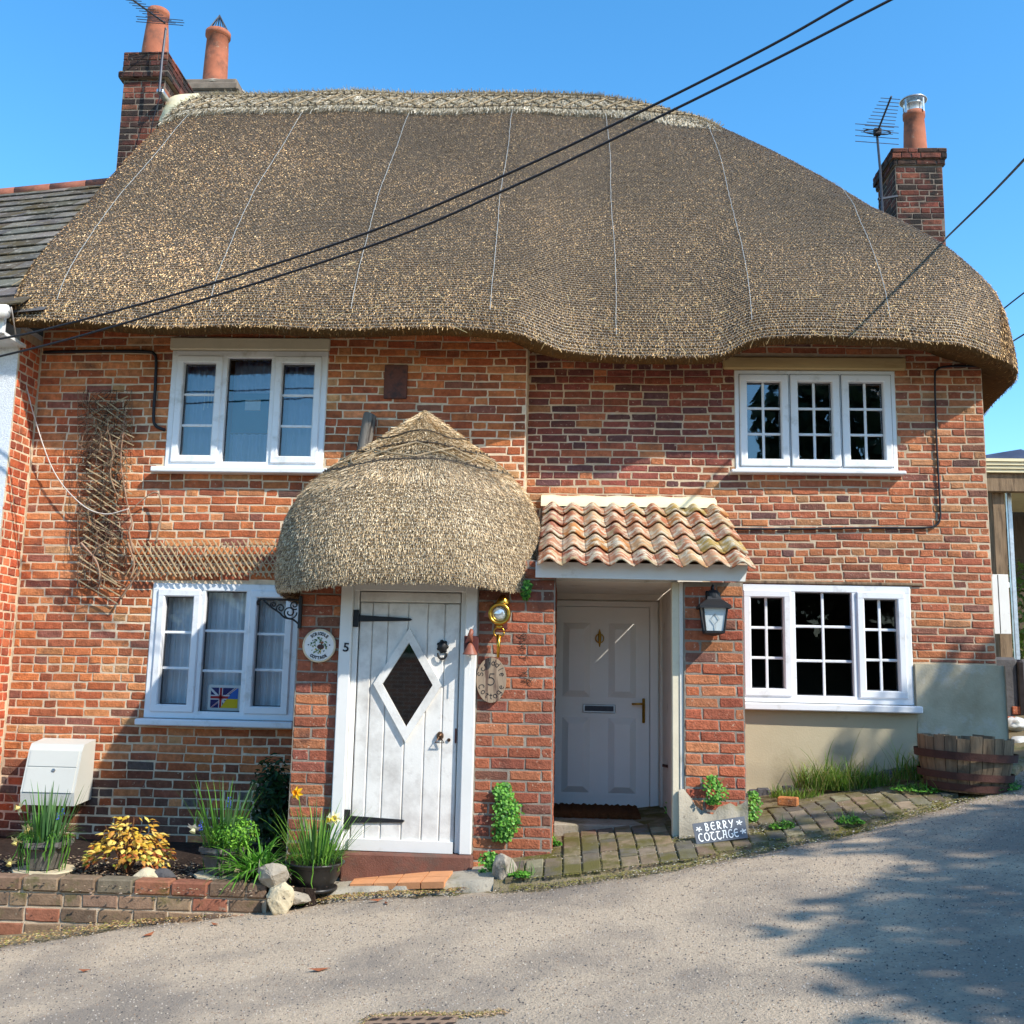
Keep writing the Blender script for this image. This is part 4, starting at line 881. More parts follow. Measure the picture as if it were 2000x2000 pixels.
for _e in (0, -1):
    _b = G3[_e].copy(); _b[:, 1] = 8.295; grid_mesh('hood_back', np.stack([G3[_e], _b], 0 if _e else 1) if False else np.stack([_b, G3[_e]] if _e == 0 else [G3[_e], _b], 0), 'sedge_base', hoodo)
    V, F, C = scatter_straw(np.stack([_b, G3[_e]] if _e == 0 else [G3[_e], _b], 0), 2500, (.02, .05), (.0014, .003), [lin(206, 184, 146), lin(176, 154, 120), lin(128, 110, 88)], [3, 3, 2], None, .2, (0, .008), .05)
    make('reed_ends', V, F, 'straw', hoodo, False, C, kind='stuff')
GU = np.stack([G3[:, 0], G3[:, 0]*np.array([.86, 1, 1])+np.array([cx0*.14, .14, .05]), np.stack([cx0+0*th+(G3[:, 0, 0]-cx0)*.3, 8.2+0*th, zlow+.16+0*th], -1)], 1)
grid_mesh('hood_underside', GU, 'thatch_under', hoodo, flip=True)
hp = [lin(236, 210, 168), lin(214, 186, 144), lin(182, 154, 116), lin(126, 104, 80), lin(64, 54, 45), lin(246, 226, 190)]
V, F, C = scatter_straw(G3, 120000, (.009, .024), (.0011, .0025), hp, [4, 5, 4, 3, 2.5, 3], None, .22, (0, .008), .07)
make('reed_ends', V, F, 'straw', hoodo, False, C, kind='stuff')
V, F, C = scatter_straw(G3[:, 30:], 15000, (.03, .08), (.0012, .0024), hp[:3]+hp[5:], [4, 4, 3, 3], None, .1, (0.002, .008), .03)
make('sedge', V, F, 'straw', hoodo, False, C, kind='stuff')
def hoodp(t, i, o=.018):
    P = hood(np.array([t]), np.array([i]))[0]; Q = hood(np.array([t]), np.array([i+1.5]))[0]; d = Q-P; tx = hood(np.array([t+.03]), np.array([i]))[0]-P
    n = np.cross(tx, d); n /= np.linalg.norm(n)+1e-9; return P+n*o
for i in (50, 44.5, 37): rod(lambda t: hoodp(t, i, .012), np.linspace(-1.45, 1.45, 40), .0065, 'hazel_dark', parent=hoodo)
for k in range(6):
    t0 = -1.3+k*.45; rod(lambda q: hoodp(t0+.45*q, 37.5+6.5*q), np.linspace(0, 1, 8), .0065, 'hazel', parent=hoodo); rod(lambda q: hoodp(t0+.45*q, 44-6.5*q), np.linspace(0, 1, 8), .0065, 'hazel', parent=hoodo)
s = MB()
for k in range(26):
    t = -1.4+k*.112
    for i in (44.5, 37): p = hoodp(t, i, .018); s.box(p[0]-.006, p[0]+.006, p[1]-.008, p[1]+.008, p[2]-.009, p[2]+.009)
s.build('spar', 'hazel_dark', hoodo, kind='stuff')
# netting over the hood
def hood_net():
    E = []; nr, nc = 46, 150
    for r_ in range(nr):
        for c in range(nc):
            t = -1.5+3.0*(c+.5*(r_ % 2))/nc; i = 1+r_*.82; q = 1.5/nc; E += [((t-q, i+.14*.82), (t, i+.33*.82)), ((t, i+.33*.82), (t+q, i+.14*.82)), ((t+q, i+.14*.82), (t+q, i-.4*.82))]
    E = np.array(E); P = hood(E[..., 0], np.maximum(E[..., 1], 0)); e = .01
    N = np.cross(hood(E[..., 0]+e, E[..., 1])-P, hood(E[..., 0], E[..., 1]+.3)-P); N /= np.linalg.norm(N, axis=-1, keepdims=True)+1e-9
    P = P+N*.016; D = P[:, 1]-P[:, 0]; S = np.cross(D, N[:, 0]); S /= np.linalg.norm(S, axis=1, keepdims=True)+1e-9; S *= .0008
    V = np.stack([P[:, 0]-S, P[:, 0]+S, P[:, 1]+S, P[:, 1]-S], 1).reshape(-1, 3); return V, np.arange(len(V)).reshape(-1, 4)
V, F = hood_net(); make('wire_netting', V, F, 'net_wire', hoodo, kind='stuff')
# timber stub beside the hood
s = MB(); s.tube(smooth_curve([at(700, 930, 8.22), at(708, 890, 8.2), at(716, 850, 8.2), at(722, 815, 8.2), at(724, 808, 8.2)], 14), [.062, .06, .06, .058, .056, .056, .056, .056, .056, .056, .054, .05, .04, .02][:14]+[.01]*3, 10); s.build('timber_post', 'grey_wood', cot, True, label='cracked grey timber stub standing behind the thatched hood')
# ---- chimneys
sootpal = palette([lin(112, 64, 52), lin(92, 54, 46), lin(70, 52, 46), lin(132, 80, 62), lin(58, 48, 44)], [4, 4, 3, 2, 2], .16)
def chimney(owner_key, own, x0, x1, y0, y1, z0, z1, caps, pal=sootpal, name='chimney_stack', ch=.071):
    mb = MB(); mb.box(x0, x1, y0, y1, z0, z1)
    for (a, b, g) in caps: mb.box(x0-g+.008, x1+g-.008, y0-g+.008, y1+g-.008, a, b)
    o = mb.build(name, 'soot_mortar', own)
    zz = [(z0, caps[0][0], 0)]+[(a, b, g) for a, b, g in caps] if caps else [(z0, z1, 0)]
    for (a, b, g) in zz:
        if b-a < .02: continue
        kw = dict(score=1, owner=o, wav=.003, joint=.009, mat_='brick_soot')
        brick_wall(owner_key, Frame((0, y0-g, 0), (1, 0, 0), (0, -1, 0)), x0-g, x1+g, a, b, ch, .225, pal, **kw)
        brick_wall(owner_key, Frame((x1+g, y0-g, 0), (0, 1, 0), (1, 0, 0)), .01, y1-y0+2*g, a, b, ch, .225, pal, **{**kw, 'score': .3})
        brick_wall(owner_key, Frame((x0-g, y0-g, 0), (0, 1, 0), (-1, 0, 0)), .01, y1-y0+2*g, a, b, ch, .225, pal, **{**kw, 'score': 0})
    return o
def pot(base, r0, r1, h, parent, rim=.012):
    s = MB(); s.lathe([(r0*1.02, 0), (r0, .04), (r0*.98, h*.3), ((r0+r1)/2, h*.6), (r1, h-.07), (r1+rim, h-.06), (r1+rim, h), (r1-.03, h), (r1-.035, h-.2)], base, 28); return s.build('chimney_pot', 'terracotta', parent, True)
yc = 11.3; c0, c1 = at(1748, 400, yc), at(1844, 400, yc); zt_ = at(1795, 292, yc).z
chR = chimney('cot', cot, c0.x+.02, c1.x-.0, yc, yc+.65, 4.5, zt_, [(zt_-.2, zt_-.13, .025), (zt_-.128, zt_-.0, .045)])
pb = at(1788, 298, yc+.3); ph_ = at(1788, 222, yc+.3).z-zt_; pot((pb.x, yc+.3, zt_-.02), .135, .115, ph_+.02, chR)
s = MB(); s.lathe([(.10, 0), (.10, .12), (.12, .13)], (pb.x, yc+.3, zt_+ph_-.02), 20); s.lathe([(.0, .235), (.05, .225), (.15, .19), (.16, .175), (.15, .17), (.1, .175)], (pb.x, yc+.3, zt_+ph_-.02), 24); s.build('cowl', 'aluminium', chR, True)
for a in range(4):
    s = MB(); q = a*1.57+.6; s.box(-.012, .012, -.002, .002, 0, .2, M=Matrix.Translation((pb.x+.14*math.cos(q), yc+.3+.14*math.sin(q), zt_+ph_-.03)) @ Matrix.Rotation(q+1.57, 4, 'Z')); s.build('cowl_strap', 'aluminium', chR)
flush_bricks('cot', cot, wallLo)
# ================================================================== neighbouring house on the left
nb = thing('neighbour_house', (-5.5, 8, 0), 'white pebbledashed house with grey slate roof at the left edge', 'house')
YN = 7.96
s = MB(); s.box(-7.5, xL-.012, YN, 12.5, -.6, 4.3); nbw = s.build('front_wall', 'pebbledash', nb)
s = MB(); s.box(xL-.012, xL-.002, YN+.002, YL+.05, -.5, 4.25); nbr = s.build('brick_return', 'mortar', nb)
palN = palette([lin(190, 98, 64), lin(176, 86, 58), lin(204, 116, 80), lin(150, 80, 60)], [4, 4, 3, 1.5], .1)
brick_wall('nb', Frame((xL-.002, YN, 0), (0, 1, 0), (1, 0, 0)), 0, YL-YN-.012, -.4, 4.2, .073, .225, palN, bond='h', owner=nbr, score=2, wav=.006)
brick_wall('nb', Frame((0, YN, 0), (1, 0, 0), (0, -1, 0)), -5.3, xL-.01, -.6, at(0, 1110, YN).z, .073, .225, palN, owner=nbr, score=1)
# slate roof
rz0 = at(0, 600, 7.62).z; ry0, ry1 = 7.62, 10.9; rz1 = at(100, 345, ry1).z
s = MB(); s.add([(-9, ry0+.05, rz0-.48), (-4.2, ry0+.05, rz0-.0), (-4.2, ry1, rz1-.0), (-9, ry1, rz1-.48)], [(0, 1, 2, 3)]); s.add([(-9, ry1, rz1-.5), (-4.2, ry1, rz1-.02), (-4.2, 2*ry1-ry0, rz0), (-9, 2*ry1-ry0, rz0-.5)], [(0, 1, 2, 3)])
nroof = s.build('slate_roof', 'dark_stone', nb, label='grey slate roof with pale lichen')
sd = Vector((0, ry1-ry0, rz1-rz0)); nr_ = 17; sn2 = Vector((0, -(rz1-rz0), ry1-ry0)).normalized(); scol = [lin(104, 99, 92), lin(92, 88, 83), lin(114, 107, 99), lin(84, 77, 67)]
for r_ in range(nr_):
    x = -4.35-(.14 if r_ % 2 else 0)
    while x > -7.0:
        a = Vector((0, ry0, rz0))+sd*((r_-.03)/nr_+rnd.uniform(-.002, .002)); b = Vector((0, ry0, rz0))+sd*min(1, (r_+1.25)/nr_); w_ = .28
        mb = MB(); t = .012; la, lb = .024+rnd.uniform(0, .006), .003
        P = [a+sn2*la, a+sn2*(la-t), b+sn2*lb, b+sn2*(lb-t*.3)]
        vs = [(xx, p.y, p.z+.1*(xx+4.5)) for xx in (x-w_+.003, x-.003) for p in P]
        mb.add(vs, [(0, 4, 6, 2), (0, 1, 5, 4), (1, 3, 7, 5), (0, 2, 3, 1), (4, 5, 7, 6)], jit(rnd.choice(scol), .14)); mb.build('slate', 'slate', nroof); x -= w_
for i in range(5):
    x1 = -4.75-i*.42; s = MB(); s.tube([(x1, ry1, rz1-.01+.1*(x1+4.5)), (x1-.415, ry1, rz1-.01+.1*(x1-.415+4.5))], .07, 12); s.build('ridge_tile', 'ridge_clay', nroof, True)
s = MB(); s.box(-7.5, xL+.05, ry0-.02, ry0+.02, rz0-.22, rz0-.05, .004); s.box(-7.5, xL+.05, ry0+.02, YN, rz0-.225, rz0-.2); s.build('fascia', 'frame_paint', nb)
s = MB(); s.tube([(-7.5, ry0-.07, rz0-.07), (xL+.1, ry0-.07, rz0-.06)], .055, 10); s.build('gutter', 'frame_paint', nb, True)
yk = 10.55; k0, k1 = at(234, 250, yk), at(315, 250, yk); kt = at(275, 103, yk).z
chL = chimney('nb', nb, k0.x, k1.x, yk, yk+.85, 5.6, kt-.0, [(kt-.33, kt-.25, .05), (kt-.248, kt, .02)])
pL = at(303, 108, yk+.3); pot((pL.x, yk+.3, kt-.02), .155, .115, at(303, 25, yk+.3).z-kt+.03, chL)
flush_bricks('nb', nb, nbr)
# second stack behind the ridge
bs = thing('rear_chimney', (-3.6, 12.6, 6), 'low cement capped chimney with tall pot behind the thatch ridge', 'chimney')
q0, q1, qz = at(352, 165, 12.4), at(462, 165, 12.4), at(405, 150, 12.4).z
s = MB(); s.box(q0.x, q1.x, 12.4, 13.1, 6.5, qz-.02, .02); s.box(q0.x-.03, q1.x+.03, 12.37, 13.13, qz-.2, qz-.09, .02); s.build('stack', 'soot_mortar', bs)
s = MB(); s.lathe([(.36, -.03), (.33, .02), (.22, .07), (.16, .09)], ((q0.x+q1.x)/2+.05, 12.75, qz-.03), 20); s.build('flaunching', 'concrete', bs, True)
pp = at(420, 155, 12.7); hpp = at(425, 68, 12.7).z-qz; pt2 = pot((pp.x, 12.7, qz+.02), .165, .145, hpp, bs, .025)
s = MB()
for i in range(12):
    a = i/12*6.283; s.tube([(pp.x+.15*math.cos(a), 12.7+.15*math.sin(a), qz+hpp+.0), (pp.x+.13*math.cos(a), 12.7+.13*math.sin(a), qz+hpp+.06), (pp.x+.0*math.cos(a), 12.7, qz+hpp+.3)], .007, 5)
s.build('bird_guard', 'dark_alu', bs)
# ------------------------------------------------------------------ aerials and overhead cables
def aerial(name, label, mast, boom, n, el, m='dark_alu', folded=None, refl=None):
    t = thing(name, mast[0], label, 'aerial')
    s = MB(); s.tube(mast, .014, 6); s.build('mast', 'dark_alu', t)
    a, b = Vector(boom[0]), Vector(boom[1]); s = MB(); s.tube([a, b], .011, 6); s.build('boom', m, t)
    d = (b-a); side = Vector((1, .15, 0)).normalized()
    for i in range(n):
        p = a+d*((i+.3)/n); L = el*(1-.45*i/n); s = MB(); s.tube([p-side*L, p+side*L], .0042, 5); s.build('element', m, t)
    if folded:
        p = a+d*folded; s = MB(); u = d.normalized(); s.tube([p+side*.16*math.cos(k)+u*.035*math.sin(k) for k in np.linspace(0, 6.28, 20)], .007, 5); s.build('dipole', m, t)
        s = MB(); s.box(p.x-.04, p.x+.04, p.y-.03, p.y+.03, p.z-.04, p.z+.04, .006); s.build('clamp', 'cable_black', t)
    if refl:
        for k in refl: s = MB(); p = Vector(k); s.tube([p-side*.26, p+side*.26], .0045, 5); s.build('reflector', m, t)
    return t
ya = 11.15
ar = aerial('tv_aerial', 'thin television aerial on a pole beside the right chimney', [at(1724, 420, ya), at(1719, 330, ya), at(1713, 262, ya)], (at(1712, 262, ya), at(1741, 188, ya-.5)), 11, .19, folded=.06, refl=[at(1713, 245, ya), at(1713, 257, ya), at(1713, 268, ya), at(1713, 279, ya)])
s = MB(); s.tube([at(1716, 389, ya), at(1752, 383, yc)], .016, 6); s.build('bracket', 'dark_alu', ar)
yk2 = 10.35
al = aerial('tv_aerial', 'television aerial strapped to the left chimney beside its pot', [at(311, 180, yk2), at(316, 120, yk2), at(324, 55, yk2)], (at(322, 45, yk2), at(248, -8, yk2-.6)), 10, .13, folded=None, refl=[at(312, 36, yk2), at(314, 41, yk2), at(312, 46, yk2)])
s = MB(); s.tube([at(318, 170, yk2), at(300, 230, yk2), at(290, 285, yk2)], .006, 5); s.build('lead_wire', 'cable_black', al)
s = MB(); s.box(at(305, 175, yk2).x, at(318, 175, yk2).x, yk2, yk2+.2, at(310, 180, yk2).z, at(310, 172, yk2).z, .01); s.build('bracket', 'aluminium', al)
def cable(label, pts, r=.0088, m='cable_black', n=60, name='overhead_cable', group='overhead cables'):
    s = MB(); s.tube(smooth_curve(pts, n), r, 6); return s.build(name, m, None, True, label=label, cat='cable', group=group)
POLE = Vector((8.2, 3.3, 8.4))
def ext(c):
    d = (c[-1]-c[-2]).normalized(); return [c[-1]+d*k for k in (1., 3, 6., 11.)]
def cab(pix, m_):
    num = -4.5+7.6*m_; out = []
    for p in pix:
        d = ray(*p); r_ = d.x/d.y; y = num/(r_+m_); out.append(at(*p, y))
    return out
ca = cab([(-30, 670), (0, 662), (103, 640), (400, 558), (725, 452), (1000, 336), (1253, 217), (1500, 92), (1663, 0)], 3.0); cb = cab([(-30, 702), (0, 696), (207, 642), (714, 484), (1000, 365), (1253, 245), (1500, 123), (1739, 0)], 3.0)
cable('upper of the two black cables crossing in front of the thatch', ca+ext(ca)); cable('lower of the two black cables crossing in front of the thatch', cb+ext(cb))
cable('black cable rising to the right from behind the right chimney', [at(1840, 475, 12.2), at(1850, 463, 12), at(1925, 390, 10), at(2000, 312, 8.3), at(2120, 180, 6.4)], .013)
cable('short cable at the right edge above the hip corner', [at(1930, 625, 13), at(1950, 611, 12.7), at(2000, 572, 12), at(2150, 460, 10)], .010)
cable('lowest cable at the right edge beside the eave', [at(1960, 680, 13), at(1975, 669, 12.7), at(2000, 653, 12.2), at(2200, 530, 10)], .010)
pole = thing('telegraph_pole', (11.5, 2.2, 1.2), 'brown wooden telegraph pole standing beyond the right edge', 'pole')
s = MB(); s.tube([(11.5, 2.2, 1.0), (11.5, 2.2, 9.3)], [.13, .1], 10); s.build('shaft', 'old_wood', pole)
s = MB(); s.box(11.45, 11.55, 1.8, 2.6, 9.0, 9.1); s.build('crossarm', 'old_wood', pole)
s = MB(); s.tube(smooth_curve([at(22, 600, 7.55), at(40, 700, 8.0), at(66, 810, 8.18), at(105, 920, 8.2), at(158, 984, 8.2), at(205, 1004, 8.2), at(252, 994, 8.2)], 40), .0055, 5); s.build('wall_wire', 'cable_white', None, True, label='thin white wire looping down from the eave to the trellis', cat='wire')
# ------------------------------------------------------------------ trellis and dead vine on the left wall
Yt = YL-.07
def slat(parent, a, b, Y=Yt, w_=.011, col='old_wood'):
    p, q = at(*a, Y), at(*b, Y); s = MB(); d = (q-p); L = d.length; ang = math.atan2(d.z, d.x)
    s.box(0, L, -.005, .005, -w_/2, w_/2, .0, M=Matrix.Translation(p) @ Matrix.Rotation(-ang, 4, 'Y')); s.build('slat', col, parent)
t1_ = thing('trellis', at(210, 1130, Yt), 'upright willow trellis of slanting slats tangled with dead vine', 'trellis')
sl_ = MATS['slat'] = mat('slat_wood', lin(176, 152, 116), rough=.85, var=.25, vs=12); MATS['slat'] = sl_
for i in range(26):
    f = i/25; x0 = 186-34*f; y0 = 772+i*14.3; 
    slat(t1_, (x0+rnd.uniform(-6, 6), y0), (x0+66+rnd.uniform(-8, 16)+10*f, y0+42+rnd.uniform(-4, 6)+8*f), Yt-.008+rnd.uniform(-.006, .006), .0085, 'slat')
for i in range(12):
    f = i/11; x0 = 178-30*f; y0 = 812+i*28; slat(t1_, (x0+rnd.uniform(-6, 6), y0), (x0+70+rnd.uniform(-20, 10), y0-38), Yt+.012, .007, 'slat')
t2_ = thing('trellis', at(400, 1125, Yt), 'low diamond trellis over the lower left window', 'trellis')
for i in range(26):
    x0 = 243+i*11.6; slat(t2_, (x0, 1056-2*math.sin(i)), (x0+44, 1126+4*math.sin(i*1.3)), Yt-.007, .0085, 'slat'); slat(t2_, (x0+42, 1060), (x0+2, 1126), Yt+.005, .0085, 'slat')
def twigs(name, label, starts, n, steps, box, Y, cols, r=(.002, .005), wander=16, group=None, trunk=None):
    mb = MB(); 
    for k in range(n):
        x = rnd.uniform(box[0], box[1]); y = rnd.uniform(box[2], box[3]); a = rnd.uniform(0, 6.28); pts = []; yy = Y+rnd.uniform(-.05, .05)
        for _ in range(steps):
            pts.append(at(x, y, yy)); a += rnd.uniform(-.6, .6); x += wander*math.cos(a); y += wander*math.sin(a); x = min(max(x, box[0]-8), box[1]+8); y = min(max(y, box[2]-8), box[3]+8); yy = min(YL-.012, yy+rnd.uniform(-.012, .012))
        rr = rnd.uniform(*r); mb.tube(pts, [rr*(1-.6*i/steps) for i in range(steps)], 4, jit(rnd.choice(cols), .2), False)
    return mb
vcol = [lin(112, 90, 72), lin(84, 66, 54), lin(150, 124, 98), lin(66, 52, 44)]
vine = thing('dead_vine', at(215, 1150, Yt), 'leafless brown vine stems climbing through the upright trellis', 'vine')
mb = twigs('v', '', None, 150, 9, (160, 250, 770, 900), Yt, vcol, (.0015, .0035), 13); mb.build('twigs', 'vine', vine, kind='stuff')
mb = twigs('v', '', None, 170, 9, (160, 240, 890, 1140), Yt+.015, vcol, (.0015, .004), 14); mb.build('twigs', 'vine', vine, kind='stuff')
for path in ([(262, 1080), (252, 1040), (258, 1020), (250, 990), (243, 950), (236, 900), (240, 850), (246, 800)], [(158, 1060), (190, 1100), (195, 1150)], [(236, 1170), (262, 1130), (275, 1110)], [(250, 1060), (262, 1100), (255, 1130)], [(196, 1140), (193, 1110), (180, 1085)], [(215, 860), (220, 890), (216, 930), (232, 975)], [(305, 1060), (310, 1030), (316, 1000), (312, 968), (300, 962), (280, 975), (256, 996)]):
    s = MB(); pts = smooth_curve([at(a, b, Yt-.02) for a, b in path], 24); s.tube(pts, [.010-.006*i/len(pts) for i in range(len(pts))], 6, jit(lin(150, 122, 100), .15)); s.build('stem', 'vine', vine, True)
# ------------------------------------------------------------------ things fixed to the porch front
def disc_xy(c, rx, ry, n=40): return [(c.x+rx*math.cos(i/n*6.2832), c.z+ry*math.sin(i/n*6.2832)) for i in range(n)]
pc = at(623.5, 1261, YP-.02); rp = .118
pq = thing('house_plaque', (pc.x, YP-.012, pc.z-rp), 'round cream ceramic plaque lettered in black beside the plank door', 'plaque')
s = MB(); s.lathe([(rp, 0), (rp, .012), (rp-.005, .016), (rp-.012, .016), (rp-.014, .012)], (pc.x, YP-.012, pc.z), 48, 'y'); s.build('rim', 'ceramic_rim', pq, True)
s = MB(); s.lathe([(rp-.012, 0), (rp-.013, .0135), (0, .0135)], (pc.x, YP-.012, pc.z), 48, 'y'); s.build('face', 'ceramic', pq)
s = MB(); yt = YP-.012-.0155
for w_, a0, da, top in (('SCRIDDLE', 90, -11.6, 1), ('COTTAGE', -90, 12.0, 0)):
    for i, ch in enumerate(w_):
        a = R(a0+da*(i-(len(w_)-1)/2)); rr = rp*.70 if top else rp*.73
        put_text(s, ch, .030, (pc.x+rr*math.cos(a), yt, pc.z+rr*math.sin(a)), a-math.pi/2 if top else a+math.pi/2, .85, .0012)
for sx in (-1, 1): s.lathe([(.005, 0), (.005, .001), (0, .0015)], (pc.x+sx*rp*.64, yt, pc.z+.005), 10, 'y')
s.build('lettering', 'ink', pq)
s = MB(); gcols = [lin(70, 110, 50), lin(44, 76, 36), lin(150, 130, 50), lin(200, 160, 60), lin(90, 120, 60)]
for i in range(60):
    a = rnd.uniform(0, 6.28); rr = rp*.5*math.sqrt(rnd.random()); q = rnd.uniform(.006, .012); c = rnd.choice(gcols[:2]+gcols[4:] if math.sin(a)*rr > -.01 else gcols); cx_, cz_ = pc.x+rr*math.cos(a), pc.z+rr*math.sin(a); b = rnd.uniform(0, 3)
    s.add([(cx_+q*math.cos(b+k*1.57)*(1 if k % 2 else .5), yt-.0002*i*.05, cz_+q*math.sin(b+k*1.57)*(1 if k % 2 else .5)) for k in range(4)], [(0, 1, 2, 3)], c)
for (dx, dz, q, c) in ((.012, -.008, .026, lin(72, 48, 42)), (.02, .022, .013, lin(130, 84, 60)), (-.012, .02, .014, lin(220, 224, 220)), (-.006, .03, .010, lin(230, 232, 228))):
    s.add([(pc.x+dx+q*math.cos(k/10*6.28), yt-.0008, pc.z+dz+q*.7*math.sin(k/10*6.28)) for k in range(10)], [tuple(range(10))[::-1]], c)
s.build('picture', 'print', pq)
# scrolled iron bracket
b0 = at(586, 1172, YP-.02); bx = thing('hanging_bracket', (b0.x, YP, b0.z-.2), 'black scrolled iron hanging bracket on the left porch pier', 'bracket')
def bp(px, py): return at(px, py, YP-.03)
s = MB(); s.tube([bp(587, 1172), bp(509, 1170), bp(505, 1172), bp(503, 1176), bp(504, 1182)], .0085, 6); s.build('arm', 'iron', bx, True)
s = MB(); s.tube(smooth_curve([bp(514, 1172), bp(530, 1186), bp(545, 1196), bp(556, 1206), bp(572, 1210), bp(582, 1218), bp(583, 1224)], 24), .007, 6); s.build('brace', 'iron', bx, True)
for (cx_, cy_, r0, tr_, ph) in ((566, 1196, 14, 1.6, 0), (548, 1188, 9, 1.4, 2), (534, 1181, 6, 1.3, 2), (575, 1182, 9, 1.3, 1)):
    s = MB(); s.tube([bp(cx_+r0*(1-.75*k/24)*math.cos(ph+k/24*tr_*6.28), cy_+r0*(1-.75*k/24)*math.sin(ph+k/24*tr_*6.28)) for k in range(25)], .0055, 5); s.build('scroll', 'iron', bx, True)
s = MB(); s.box(b0.x-.004, b0.x+.02, YP-.04, YP-.012, b0.z-.2, b0.z+.03, .004); s.build('back_bar', 'iron', bx)
# brass carriage lamp
lc = at(976, 1199, YP-.1); lamp = thing('carriage_lamp', (lc.x, YP, lc.z-.28), 'brass round fronted carriage lamp on the middle porch pier', 'lamp')
s = MB(); s.lathe([(.05, -.06), (.07, -.04), (.078, -.01), (.078, .03), (.07, .042), (.06, .04), (.052, .02), (.05, .0)], (lc.x, YP-.1, lc.z), 32, 'y'); s.build('bezel', 'brass', lamp, True)
s = MB(); s.lathe([(.053, .005), (.045, .022), (.025, .03), (0, .033)], (lc.x, YP-.1, lc.z), 24, 'y'); s.build('lens', 'lens', lamp, True)
s = MB(); s.lathe([(.045, 0), (.05, .02), (.03, .05), (.016, .07)], (lc.x+.02, YP-.075, lc.z+.065), 16); s.build('chimney_cap', 'brass', lamp, True)
s = MB(); s.tube([(lc.x, YP-.09, lc.z-.075), (lc.x-.002, YP-.09, lc.z-.10)], .028, 12); s.tube([(lc.x-.003, YP-.09, lc.z-.14), (lc.x-.005, YP-.09, lc.z-.30)], [.017, .010], 10); s.build('stem', 'brass', lamp, True)
s = MB(); s.tube([(lc.x-.002+.036*math.cos(a), YP-.09, lc.z-.125+.034*math.sin(a)) for a in np.linspace(0, 6.28, 20)], .006, 6); s.build('ring', 'brass', lamp, True)
s = MB(); s.box(lc.x+.005, lc.x+.03, YP-.09, YP-.004, lc.z+.03, lc.z+.05, .004); s.box(lc.x-.01, lc.x+.05, YP-.016, YP-.006, lc.z-.1, lc.z+.11, .003); s.build('bracket', 'rust_red', lamp)
s = MB(); s.prism([(lc.x-.115, lc.z-.02), (lc.x-.05, lc.z-.025), (lc.x-.06, lc.z+.03), (lc.x-.095, lc.z+.02)], YP-.06, YP-.05); s.build('side_plate', 'copper_paint', lamp)
# bell
bc = at(919, 1262, YP-.1); bell = thing('door_bell', (bc.x, YP-.06, bc.z-.1), 'small copper coloured hand bell with pull cord on the right door post', 'bell')
s = MB(); q0, q1 = at(906, 1275, YP-.06), at(935, 1245, YP-.06); s.box(q0.x, q1.x, YP-.068, YP-.056, q0.z, q1.z+.01, .003); s.build('back_plate', 'rust_red', bell)
s = MB(); s.lathe([(.052, -.058), (.05, -.052), (.038, -.03), (.024, .0), (.012, .018), (.0, .022)], (bc.x, YP-.115, bc.z), 20); s.build('bell_body', 'copper_paint', bell, True)
s = MB(); s.tube(smooth_curve([(bc.x, YP-.068, bc.z+.03), (bc.x, YP-.1, bc.z+.045), (bc.x-.003, YP-.118, bc.z+.07), (bc.x+.004, YP-.115, bc.z+.095), (bc.x+.002, YP-.1, bc.z+.11)], 14), [.012, .013, .014, .015, .016, .018, .018, .018, .017, .016, .016, .015, .013, .011, .008, .006][:16]+[.005]*4, 8); s.build('figure_arm', 'copper_paint', bell, True)
s = MB(); s.tube([(bc.x, YP-.115, bc.z-.05), (bc.x-.002, YP-.115, bc.z-.2)], .004, 5); s.lathe([(0, -.014), (.01, 0), (0, .012)], (bc.x, YP-.115, bc.z-.066), 8); s.build('pull_cord', 'frame_paint', bell)
# stroke lettering
def arc(cx, cy, rx, ry, a0, a1, n=10): return [(cx+rx*math.cos(R(a0+(a1-a0)*i/n)), cy+ry*math.sin(R(a0+(a1-a0)*i/n))) for i in range(n+1)]
UNC = {'B': [[(.12, 0), (.2, .5), (.12, 1), (.02, .95)], arc(.2, .74, .42, .26, 95, -85), arc(.2, .26, .5, .27, 90, -95)], 'E': [arc(.5, .5, .45, .5, 55, 315, 16), [(.1, .54), (.8, .56)]],
 'R': [[(.15, 0), (.18, .5), (.12, 1)], arc(.18, .72, .5, .27, 100, -80), [(.3, .45), (.6, .15), (.85, 0)]], 'Y': [[(.05, 1), (.3, .6), (.5, .5)], [(.9, 1), (.6, .5), (.4, .0), (.2, 0)]],
 'C': [arc(.55, .5, .48, .5, 50, 310, 16)], 'O': [arc(.5, .5, .46, .5, 0, 360, 20)], 'T': [[(.0, .92), (.2, 1.0), (.9, .96)], arc(.6, .42, .42, .44, 100, 330, 14)],
 'A': [[(.0, .05), (.2, .2), (.35, .95)], [(.1, 1), (.85, 1)], [(.8, 1), (.8, .1), (.95, 0)], [(.25, .5), (.8, .5)]], 'G': [arc(.55, .5, .48, .5, 50, 330, 16), [(.95, .2), (.92, .5), (.6, .45)]]}
